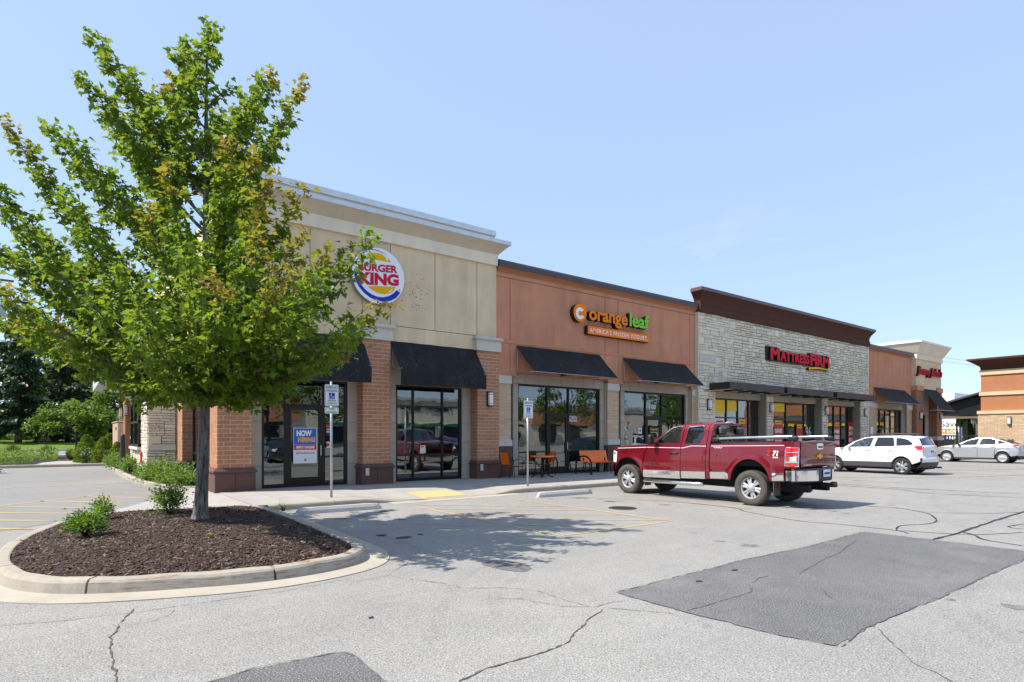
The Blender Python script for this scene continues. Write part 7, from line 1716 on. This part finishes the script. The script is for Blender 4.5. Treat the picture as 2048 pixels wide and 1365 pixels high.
def shrub(name, label, cat, loc, rx, ry, h, n, size, mat, group=None, tmpl=(OVAL_V, OVAL_F), stems=7, flowers=0, seed=1, flat=.9):
    r = random.Random(seed); t = thing(name, loc, label, cat, group); x0, y0, z0 = loc; Ls, Rs = [], []
    b = MB(); heads = []
    for k in range(stems):
        a = 2 * math.pi * k / stems + r.uniform(-.4, .4); q = r.uniform(.35, 1.0); e = Vector((x0 + rx * q * math.cos(a) * .8, y0 + ry * q * math.sin(a) * .8, z0 + h * (1 - .45 * q * q) * r.uniform(.40, 1.0))); heads.append((e, r.uniform(.7, 1.1)))
        b.tube([(x0 + .02 * math.cos(a), y0 + .02 * math.sin(a), z0 - .04), Vector((x0, y0, z0)).lerp(e, .5) + Vector((0, 0, .03)), e], [.010, .007, .004], 5)
    b.build('stems', 'bark_dark', t)
    for i in range(n):
        e, q = heads[r.randrange(len(heads))]; g = Vector((r.gauss(0, .22) * rx, r.gauss(0, .22) * ry, r.gauss(0, .17) * h)) * 1.25; p = e + g * q
        if r.random() < .35: p = Vector((x0, y0, z0)).lerp(p, r.uniform(.45, 1))
        p.z = max(z0 + .02, p.z); d = (Vector((p.x - x0, p.y - y0, (p.z - z0) * .4)).normalized() + Vector((r.gauss(0, .6), r.gauss(0, .6), r.gauss(.1, .5))))
        Ls.append(p); Rs.append(frame3(d, Vector((0, 0, 1)), r.gauss(0, .6), size * r.uniform(.7, 1.3), r))
    tag(scatter('foliage', mat, t, tmpl[0], tmpl[1], Ls, Rs), kind='stuff')
    if flowers:
        fl, fr = [], []
        for k in range(flowers):
            e, q = heads[k % len(heads)]
            for j in range(14): fl.append(e + Vector((r.gauss(0, .035), r.gauss(0, .035), h * .14 + r.uniform(0, .02)))); fr.append(frame3(Vector((r.gauss(0, 1), r.gauss(0, 1), 1)), Vector((0, 0, 1)), 0, .022, r))
        tag(scatter('flowers', 'flower_pink', t, OVAL_V, OVAL_F, fl, fr), kind='stuff')
    return t
shrub('spirea_shrub', 'low bright green shrub nearest the kerb in the mulch', 'shrub', (.24, 10.2, .23), .24, .24, .32, 1300, .045, 'shrub_leaf', 'shrubs in the mulch island', stems=12, seed=2)
shrub('spirea_shrub', 'small upright green shrub behind the low bright one', 'shrub', (.52, 12.1, .22), .19, .19, .30, 520, .045, 'shrub_leaf', 'shrubs in the mulch island', stems=10, seed=3)
shrub('spirea_shrub', 'pink flowering green shrub beside the maple trunk', 'shrub', (1.50, 12.15, .22), .33, .33, .46, 1500, .048, 'shrub_leaf', 'shrubs in the mulch island', stems=13, flowers=13, seed=4)
shrub('weed_tuft', 'small weed sprouting between kerb and concrete wheel stop', 'weed', (3.72, 13.0, .02), .12, .12, .16, 60, .10, 'grass_blade', tmpl=(BLADE_V, BLADE_F), stems=5, seed=5)

# bed along the restaurant's lane side
bed = sheet('planting_bed', 'mulch_soil', None, [(2.95, 19.25), (2.35, 20.8), (2.05, 23), (1.95, 26), (1.9, 40), (3.4, 40), (3.4, 19.25)], .10); tag(bed, kind='structure')
bk_path = smooth_loop([(3.5, 19.15), (2.9, 19.2), (2.3, 20.7), (1.97, 23), (1.86, 26), (1.8, 31), (1.78, 38.2)], 5, False)
rows = []
for i, p in enumerate(bk_path):
    a = Vector(bk_path[max(i - 1, 0)]); c = Vector(bk_path[min(i + 1, len(bk_path) - 1)]); d = (c - a).normalized(); nn = Vector((-d.y, d.x)); p = Vector(p)
    rows.append([(p.x - nn.x * o_, p.y - nn.y * o_, z) for o_, z in ((-.02, -.02), (-.01, .13), (.01, .145), (.13, .145), (.15, .13), (.16, .05))])
kb = MB().grid(rows, 0, False, True); kb.grid([[r[::-1][0], r[0]] for r in rows], 0, False); tag(kb.build('bed_kerb', 'kerb', None), kind='structure')
SG = 'green shrubs in the lane side bed'
for i, (x, y, r_, h, lb) in enumerate(((3.0, 19.9, .5, .46, 'leafy shrub at the walk end of the lane side bed'), (2.75, 21.2, .55, .58, 'leafy shrub second from the walk in the lane side bed'), (2.55, 22.6, .58, .64, 'leafy shrub before the stone bay corner'), (2.45, 24.0, .5, .6, 'leafy shrub touching the stone bay front'),
                                       (2.15, 28.4, .42, .55, 'low shrub below the service window'), (2.0, 31.8, .5, .62, 'low shrub behind the black bollard'), (2.0, 33.6, .5, .65, 'low shrub farthest along the lane side bed'))):
    shrub('groundcover_shrub', lb, 'shrub', (x, y, .10), r_, r_ * 1.15, h, 1500, .085, 'ground_leaf', SG, stems=14, seed=30 + i)
# far beds beyond the lane end
fb_ = sheet('far_bed', 'mulch_soil', None, [(-30, 38.5), (2.6, 38.5), (3.4, 41), (3.4, 58), (-30, 58)], .08); tag(fb_, kind='structure')
kb = MB(); kb.box(-30, 1.9, 38.2, 38.42, -.05, .15, 0, .03); tag(kb.build('lane_end_kerb', 'kerb', None), kind='structure')
tag(sheet('concrete_apron', 'sidewalk', None, [(-1.3, 38.45), (.7, 38.45), (.9, 43.5), (-.2, 44.5), (-1.0, 42)], .10), kind='structure')
r = random.Random(8); Ls, Rs = [], []
for i in range(9000):
    x, y = r.uniform(-7, -.3), 39.2 + 14 * r.random() ** 1.4
    if x > -1.4 and y < 44: continue
    z = .10 + r.uniform(.05, .75) * (.75 + .25 * math.sin(x * 2.1) * math.sin(y * 1.3)); Ls.append((x, y, z)); Rs.append(frame3(Vector((r.gauss(0, 1), r.gauss(-.3, 1), r.gauss(.4, .5))), Vector((0, 0, 1)), r.gauss(0, .6), r.uniform(.09, .17), r))
tag(scatter('ground_cover', 'ground_leaf', None, OVAL_V, OVAL_F, Ls, Rs), 'bushy green ground cover across the end of the lane', 'ground cover', kind='stuff')
def dwarf(x, y, h, rr_, label, seed):
    r = random.Random(seed); t = thing('dwarf_spruce', (x, y, .1), label, 'shrub', 'clipped dwarf spruces'); MB().tube([(x, y, .05), (x, y, .1 + h * .9)], [.03, .008], 6).build('trunk', 'bark_dark', t); Ls, Rs = [], []
    for i in range(4200):
        k = r.random() ** 1.35; z = .12 + h * k; rad = rr_ * (min(1, (1 - k) * 1.5 + .03) ** .75) * r.uniform(.72, 1.03) * (1 + .08 * math.sin(k * 30)); a = r.uniform(0, 6.283); p = Vector((x + rad * math.cos(a), y + rad * math.sin(a), z)); d = Vector((math.cos(a), math.sin(a), r.uniform(.1, .9)))
        Ls.append(p); Rs.append(frame3(d + Vector((r.gauss(0, .25),) * 3), Vector((0, 0, 1)), r.uniform(0, 3), r.uniform(.06, .12), r))
    tag(scatter('foliage', 'dwarf_needle', t, SPRAY_V, OVAL_F, Ls, Rs), kind='stuff')
dwarf(1.0, 41.0, 1.50, .52, 'clipped dwarf spruce nearest the small crab apple trunk', 61); dwarf(1.72, 39.6, 1.35, .50, 'clipped dwarf spruce in the middle, before the others', 62); dwarf(2.30, 45.5, 1.6, .5, 'clipped dwarf spruce half hidden behind the middle one', 63); dwarf(2.12, 34.9, 1.15, .40, 'clipped dwarf spruce against the tan cabinet', 64)
def grass_clump(x, y, h, label, seed, plumes=True):
    r = random.Random(seed); t = thing('ornamental_grass', (x, y, .1), label, 'grass', 'ornamental grass clumps'); Ls, Rs, Pl, Pr = [], [], [], []
    for i in range(420):
        a = r.uniform(0, 6.283); sp = r.uniform(0, .55); Ls.append((x + .18 * sp * math.cos(a), y + .18 * sp * math.sin(a), .08)); Rs.append(frame3(Vector((math.cos(a) * sp, math.sin(a) * sp, 1)), Vector((math.cos(a), math.sin(a), .1)), 0, h * r.uniform(.6, 1), r))
    tag(scatter('blades', 'grass_blade', t, BLADE_V, BLADE_F, Ls, Rs), kind='stuff')
    if plumes:
        for i in range(60):
            a = r.uniform(0, 6.283); sp = r.uniform(0, .35); p = Vector((x + h * 1.2 * sp * math.cos(a), y + h * 1.2 * sp * math.sin(a), .1 + h * r.uniform(1.0, 1.35)))
            for j in range(5): Pl.append(p + Vector((r.gauss(0, .02), r.gauss(0, .02), r.uniform(-.15, .1)))); Pr.append(frame3(Vector((r.gauss(0, .3), r.gauss(0, .3), 1)), Vector((1, 0, 0)), 0, .22, r))
        tag(scatter('plumes', 'plume', t, BLADE_V, BLADE_F, Pl, Pr), kind='stuff')
grass_clump(-2.5, 47.5, 1.1, 'ornamental grass with pinkish plumes nearest the picture edge', 71); grass_clump(-.9, 49.5, 1.0, 'ornamental grass with sparse plumes beside the small crab apple', 72); grass_clump(.35, 46.5, .8, 'green grass clump without plumes at the small trunk', 73, False)
shrub('groundcover_shrub', 'leafy shrub cut off by the picture edge beside the lane', 'shrub', (-2.75, 33.5, .02), .5, .5, .7, 900, .10, 'ground_leaf', SG, stems=12, seed=50)

def leafy_tree(name, label, loc, h, rx, rz, zc, n, size, mat, seed, group=None, trunk_r_=.12, tmpl=(OVAL_V, OVAL_F), lobes=22, bark_='bark_dark'):
    r = random.Random(seed); t = thing(name, loc, label, 'tree', group); x0, y0, z0 = loc; b = MB()
    b.tube([(x0, y0, z0 - .1), (x0 + .05, y0, z0 + zc * .4), (x0 + .1 * r.uniform(-1, 1), y0, z0 + zc)], [trunk_r_ * 1.3, trunk_r_, trunk_r_ * .6], 10); b.build('trunk', bark_, t); b = MB(); Ls, Rs = [], []; lob = []
    for k in range(lobes):
        a = r.uniform(0, 6.283); e = r.uniform(-.75, 1); q = math.sqrt(max(0, 1 - e * e)) * r.uniform(.45, 1.0); c = Vector((x0 + rx * q * math.cos(a), y0 + rx * q * math.sin(a), z0 + zc + rz * e * r.uniform(.6, 1))); lob.append((c, r.uniform(.22, .42)))
        st = Vector((x0, y0, z0 + zc * r.uniform(.55, .95))); b.tube([st, st.lerp(c, .55) + Vector((0, 0, -.1 * rx * .3)), c], [trunk_r_ * .4, trunk_r_ * .25, trunk_r_ * .08], 5, caps=False)
    b.build('limbs', bark_, t)
    for i in range(n):
        c, q = lob[r.randrange(lobes)]; v = Vector((r.gauss(0, 1), r.gauss(0, 1), r.gauss(0, .8))); v = v.normalized() * (r.random() ** .45); p = c + Vector((v.x * rx * q, v.y * rx * q, v.z * rx * q * .8)); d = Vector((r.gauss(0, .7) + v.x * .5, r.gauss(0, .7) + v.y * .5, r.gauss(-.15, .4)))
        Ls.append(p); Rs.append(frame3(d, Vector((0, 0, 1)), r.gauss(0, .6), size * r.uniform(.7, 1.3), r))
    tag(scatter('crown', mat, t, tmpl[0], tmpl[1], Ls, Rs), kind='stuff'); return t
leafy_tree('crab_apple_tree', 'small spreading green tree at the end of the lane', (.72, 51.3, .05), 4.2, 2.45, 1.35, 2.55, 7000, .22, 'tree_leaf', 81, trunk_r_=.14, lobes=26)

# ------------------------------------------------------------------ street, lawn and houses across it
tag(MB().box(-160, 60, 62, 80, -.3, -.01).build('street', 'lane_asphalt'), kind='structure'); tag(MB().box(-160, 60, 80, 80.3, -.3, .12).build('street_kerb', 'kerb'), kind='structure'); tag(MB().box(-160, 60, 60.5, 61.98, -.3, .03).build('street_walk', 'sidewalk'), kind='structure')
rows = [[(x, y, z) for x in (-160, -60, -20, 0, 20, 60)] for y, z in ((80.3, .05), (88, .35), (100, .85), (112, 1.1), (150, 1.4), (400, 2.0))]; tag(MB().grid(rows, 0, True).build('front_lawn', 'lawn'), kind='structure')
def conifer(label, loc, h, rad, seed, n=6500, z_low=.08):
    r = random.Random(seed); x0, y0, z0 = loc; t = thing('spruce_tree', loc, label, 'tree', 'dark spruces across the street'); MB().tube([(x0, y0, z0 - .2), (x0, y0, z0 + h * .97)], [h * .022, .03], 8).build('trunk', 'bark_dark', t); b = MB(); Ls, Rs = [], []; z = h * z_low; br = []
    while z < h * .98:
        k = z / h; rr_ = rad * (1 - k) ** .82 * r.uniform(.8, 1.1) + .15
        for j in range(max(4, int(7 - 3 * k))):
            a = r.uniform(0, 6.283); ln = rr_ * r.uniform(.7, 1.08); br.append((z, a, ln))
        z += h * .021 + .1
    for z, a, ln in br: b.tube([(x0, y0, z0 + z), (x0 + ln * .6 * math.cos(a), y0 + ln * .6 * math.sin(a), z0 + z - ln * .16), (x0 + ln * math.cos(a), y0 + ln * math.sin(a), z0 + z - ln * .20)], [.04, .025, .01], 4, caps=False)
    b.build('boughs', 'bark_dark', t); tot = sum(q[2] for q in br)
    for z, a, ln in br:
        for i in range(int(n * ln / tot)):
            w = r.random() ** .6; o = r.gauss(0, .16) * (.4 + ln * .25); p = Vector((x0 + (ln * w) * math.cos(a) - o * math.sin(a), y0 + (ln * w) * math.sin(a) + o * math.cos(a), z0 + z - ln * .24 * w - abs(r.gauss(0, .16)))); d = Vector((math.cos(a) * .8 + r.gauss(0, .4), math.sin(a) * .8 + r.gauss(0, .4), r.gauss(-.45, .3)))
            Ls.append(p); Rs.append(frame3(d, Vector((0, 0, 1)), r.gauss(0, .5), r.uniform(.35, .75), r))
    tag(scatter('needles', 'needle', t, SPRAY_V, OVAL_F, Ls, Rs), kind='stuff')
conifer('tall dark spruce nearest the picture edge across the street', (-4.6, 97, .7), 18.0, 5.4, 91, 9000, .11); conifer('dark spruce right of the tallest one across the street', (.4, 101, .8), 16.0, 4.6, 92, 8000, .06); conifer('dark spruce close to the brown roofed house', (4.0, 106, .9), 12.5, 3.8, 93, 6000, .05)
leafy_tree('shade_tree', 'tall broadleaf tree rising behind the dark spruces', (-1.5, 128, 1), 20, 7.5, 6.5, 12, 9000, .75, 'tree_leaf_dark', 94, trunk_r_=.4, lobes=30); leafy_tree('shade_tree', 'broadleaf tree above the brown roofed house', (8.0, 124, 1), 16, 6.0, 5.0, 9.5, 8000, .7, 'tree_leaf', 95, trunk_r_=.35, lobes=26)
leafy_tree('shade_tree', 'bright green tree branch beside the lane canopy', (4.6, 82, .1), 9, 2.6, 1.8, 6.2, 3500, .32, 'tree_leaf', 96, trunk_r_=.16, lobes=14); leafy_tree('shade_tree', 'broadleaf tree far behind the spruce at the picture edge', (-14, 125, 1), 17, 6.5, 5.5, 10, 7000, .75, 'tree_leaf_dark', 97, trunk_r_=.4, lobes=26)
def house(label, x0, x1, y0, y1, zb, ze, zr, wall, seed):
    t = thing('house', ((x0 + x1) / 2, (y0 + y1) / 2, zb), label, 'house'); box('wall', wall, t, x0, x1, y0, y1, zb - .5, ze); m = MB().prism([(y0 - .7, ze - .1), ((y0 + y1) / 2, zr), (y1 + .7, ze - .1), (y1 + .7, ze - .25), (y0 - .7, ze - .25)], 'x', x0 - .5, x1 + .5); m.build('roof', 'roof_shingle', t)
    k = x0 + 1.0
    while k < x1 - 1.6:
        w = MB(); w.box(k, k + 1.5, y0 - .06, y0 + .02, zb + .85, ze - .35); wo = w.build('window', 'white_paint', t)
        for j in (0, 1): box('pane', 'window_glass', wo, k + .08 + j * .7, k + .08 + j * .7 + .63, y0 - .085, y0 - .065, zb + .95, ze - .45)
        k += 3.2
    box('gutter', 'white_paint', t, x0 - .5, x1 + .5, y0 - .85, y0 - .71, ze - .28, ze - .12)
house('low brown roofed brick house behind the restaurant lane', 4.0, 20.0, 111, 120, 1.0, 3.5, 6.7, 'house_brick', 1); house('tan house under the spruces at the picture edge', -19, -2.7, 109, 117, 1.0, 3.3, 6.2, 'house_siding', 2)
r = random.Random(77); Ls, Rs = [], []
for i in range(2600): Ls.append((r.uniform(-16, 4), 106.5 + r.uniform(-.5, .5), 1.0 + r.uniform(.0, .7))); Rs.append(frame3(Vector((r.gauss(0, 1), r.gauss(0, 1), r.gauss(.5, .5))), Vector((0, 0, 1)), 0, r.uniform(.25, .45), r))
tag(scatter('foundation_hedge', 'shrub_leaf', None, OVAL_V, OVAL_F, Ls, Rs), 'bright low hedge in front of the tan house', 'hedge', kind='stuff')
t = thing('utility_pole', (-4.35, 60, 0), 'wooden utility pole with grey transformer at the picture edge', 'pole')
MB().tube([(-4.35, 60, 0), (-4.35, 60, 14.2)], [.19, .12], 10).build('pole', 'wood_pole', t); box('cross_arm', 'wood_pole', t, -5.6, -3.1, 59.93, 60.07, 13.5, 13.65)
MB().lathe([(0, 0), (.27, .01), (.29, .06), (.29, .95), (.27, 1.0), (.05, 1.08), (0, 1.08)], (-3.86, 59.9, 10.6), 'z', 18).build('transformer', 'transformer', t); MB().tube([(-3.86, 59.9, 11.68), (-3.86, 59.9, 11.95)], .04, 8).build('bushing', 'transformer', t)
def wire(label, a, b_, sag): P_ = [Vector(a).lerp(Vector(b_), k / 16) - Vector((0, 0, sag * 4 * (k / 16) * (1 - k / 16))) for k in range(17)]; tag(MB().tube(P_, .018, 5).build('power_line', 'wire'), label, 'wire', 'overhead wires')
for k, (z, dx) in enumerate(((17.6, 0), (16.6, .6), (14.2, 1.2), (13.3, 0))): wire(['topmost overhead wire behind the maple', 'second overhead wire behind the maple', 'third overhead wire behind the maple', 'lowest overhead wire behind the maple'][k], (-4.9 + dx, 60, z if k > 1 else z - 3), (26, 86, z - 3.5 if k > 1 else z - 6.0), .9)
wire('single service wire hanging low toward the restaurant', (-4.35, 60, 9.0), (4.2, 40.5, 7.6), .5)

# ------------------------------------------------------------------ far right: pavilion, monument sign, fence, trees
t = thing('pavilion', (72, 18, 0), 'black open sided pavilion roof between tower and corner building', 'pavilion')
MB().prism([(22.6, 3.95), (22.6, 3.55), (11.5, 3.40), (11.5, 7.3)], 'x', 68, 81).build('gable', 'black_metal', t); MB().prism([(23.1, 3.86), (23.1, 4.02), (11.5, 7.5), (11.5, 7.32)], 'x', 67.4, 81.5).build('roof', 'metal_cap_dark', t)
for x, y in ((68.2, 19.55), (68.2, 18.95), (68.2, 22.4), (80.5, 19.4), (80.5, 22.4)): box('post', 'black_metal', t, x - .12, x + .12, y - .12, y + .12, 0, 3.42)
box('lintel', 'wood_pole', t, 67.8, 67.98, 16, 22.8, 3.22, 3.42)
t = thing('monument_sign', (90, 27, 0), 'tall white orange and navy store directory sign beyond the fence', 'sign')
box('frame', 'black_metal', t, 90.0, 90.6, 24.7, 30.4, 0, 1.3); box('frame_post', 'black_metal', t, 89.9, 90.6, 24.6, 24.95, 0, 4.1); box('white_panel', 'white_sign', t, 89.93, 90.5, 24.96, 30.4, 2.52, 3.95); box('orange_panel', 'sign_orange', t, 89.92, 90.5, 24.96, 30.4, 1.83, 2.5); box('white_strip', 'white_sign', t, 89.925, 90.5, 24.96, 30.4, 1.70, 1.82); box('navy_panel', 'sign_navy', t, 89.92, 90.5, 24.96, 30.4, 1.0, 1.69); box('red_panel', 'sign_red', t, 89.93, 90.5, 24.96, 25.9, .55, .95)
letters('Save', 25.65, 27.6, 2.75, 3.45, 89.93, .02, ('sign_black', 'sign_black'), t, facing='-x'); letters('HOBBY LOBBY', 25.15, 28.9, 2.0, 2.35, 89.92, .02, ('white_paint', 'white_paint'), t, bold=.03, facing='-x'); letters('OLD NAVY', 25.15, 28.0, 1.15, 1.55, 89.92, .02, ('white_paint', 'white_paint'), t, bold=.03, facing='-x')
t = thing('rail_fence', (66, 19, 0), 'black metal railing below the pavilion', 'fence')
for z in (.35, 1.0, 1.6): box('rail', 'fence_black', t, 65.97, 66.03, 15.5, 22.8, z - .05, z + .05)
for k in range(6): box('post', 'fence_black', t, 65.94, 66.06, 15.5 + k * 1.45, 15.62 + k * 1.45, 0, 1.7)
for k in range(36): box('picket', 'fence_black', t, 65.985, 66.015, 15.6 + k * .2, 15.63 + k * .2, .2, 1.6)
t = thing('globe_lamp', (75, 20, 0), 'white globe lamp on dark post before the arborvitae', 'lamp'); MB().tube([(75, 20.05, 0), (75, 20.05, 2.8)], [.09, .06], 8).build('post', 'black_metal', t); MB().bm(_blob((75, 20.05, 3.1), (.30, .30, .30)), 0, True).build('globe', 'lamp_glass', t)
def arbor(x, y, h, r_, label, seed):
    r = random.Random(seed); t = thing('arborvitae', (x, y, 0), label, 'tree', 'arborvitae beyond the fence'); MB().tube([(x, y, 0), (x, y, h * .9)], [.1, .02], 6).build('trunk', 'bark_dark', t); Ls, Rs = [], []
    for i in range(1500):
        k = r.random() ** .8; rad = r_ * (1 - k) ** .55 * r.uniform(.6, 1); a = r.uniform(0, 6.28); Ls.append((x + rad * math.cos(a), y + rad * math.sin(a), .1 + h * k)); Rs.append(frame3(Vector((math.cos(a) * .5, math.sin(a) * .5, 1)), Vector((0, 0, 1)), r.uniform(0, 3), r.uniform(.2, .4), r))
    tag(scatter('foliage', 'shrub_leaf', t, SPRAY_V, OVAL_F, Ls, Rs), kind='stuff')
arbor(78, 21.7, 3.9, .95, 'arborvitae left of the globe lamp', 1); arbor(79, 20.0, 3.2, 1.0, 'arborvitae behind the globe lamp', 2); arbor(79, 19.1, 3.6, .95, 'arborvitae beside the cream brick pier', 3)
t = thing('distant_store', (125, 34, 0), 'plain white store block far behind the tower', 'building'); box('wall', 'white_paint', t, 112, 122, 32.9, 44, 0, 8.4); box('parapet', 'metal_cap_light', t, 111.9, 122, 32.5, 32.88, 0, 8.4)
t = thing('distant_house', (125, 29, 0), 'pale tan block far behind the globe lamp', 'building'); box('wall', 'stucco_tan', t, 120, 130, 27, 33.6, 0, 4.4); box('roof', 'stucco_tan', t, 119.8, 130, 28.5, 31.5, 4.4, 5.3)
for x, y, lb in ((53.2, 15.2, 'plain steel post before the tower door'), (57.0, 16.1, 'plain steel post before the directory sign')):
    o = tag(MB().tube([(x, y, 0), (x, y, 2.25), (x, y, 2.28)], [.06, .06, .02], 8).build('steel_post', 'galvanised'), lb, 'post', 'plain steel posts')
for x0, z0, z1, lb in ((20, 6.4, 5.4, 'upper faint wire beyond the corner building'), (20, 5.6, 4.8, 'lower faint wire beyond the corner building')):
    tag(MB().tube([(150, 52, z0 + 14), (150, 44, z0 + 11.5), (150, 30, z0 + 8)], .025, 4).build('power_line', 'wire'), lb, 'wire', 'overhead wires')
leafy_tree('shade_tree', 'round tree on the skyline behind the pavilion', (140, 44, 0), 9, 6, 3.6, 5.0, 2500, .8, 'tree_leaf', 98, trunk_r_=.3, lobes=16)

# ------------------------------------------------------------------ across the lot: only seen mirrored in the shop glass
op = thing('opposite_shops', (50, -45, 0), 'pale stone shop row across the lot, mirrored in the restaurant window', 'building')
box('wall', 'stucco_cream', op, 8, 110, -48, -42, 0, 6.6); box('stone_front', 'stone', op, 34, 52, -42, -41.7, 0, 3.6); box('coping', 'metal_cap_light', op, 7.7, 110.3, -48, -41.6, 6.6, 7.0); box('brown_front', 'stucco_rust', op, 62, 78, -42, -41.6, 3.5, 6.6); box('brown_front', 'stucco_rust', op, 12, 24, -42, -41.6, 3.5, 6.6)
for x in (35, 40, 45): box('window', 'car_navy', op, x, x + 3.6, -41.7, -41.64, .4, 3.0); box('green_awning', 'sign_text_green', op, x - .2, x + 3.8, -41.6, -40.4, 3.0, 3.5)
for x in (13, 18, 27, 56, 64, 70, 82, 90): box('window', 'car_navy', op, x, x + 3.2, -42.05, -41.5, .4, 3.0); box('awning', 'sign_text_green' if x % 2 else 'awning', op, x - .2, x + 3.4, -41.5, -40.5, 3.05, 3.45)
letters('PANERA BREAD', 38.0, 46.6, 5.1, 5.95, -42.0, .15, ('sign_black', 'sign_black'), op, facing='+y', bold=.02)
for i, (x, y, h) in enumerate(((34.5, -3.0, 8.0), (41, -5.5, 8.5), (33, -10.5, 7.5), (49, -3.5, 8.0), (11.5, -9.0, 8.5), (56, -8, 8.5), (17, -14, 8), (63, -14, 9))):
    leafy_tree('lot_tree', ['lot tree mirrored in the yogurt shop door glass', 'lot tree mirrored right of the yogurt door', 'lot tree mirrored left of the orange table', 'lot tree mirrored in the second yogurt window', 'lot tree mirrored in the restaurant side light', 'lot tree mirrored in the stone front glass', 'lot tree mirrored above the restaurant door', 'lot tree mirrored at the save window'][i], (x, y, 0), h, 2.6, 2.6, h * .58, 3500, .20, 'tree_leaf', 200 + i, 'trees across the lot', trunk_r_=.11, lobes=22)
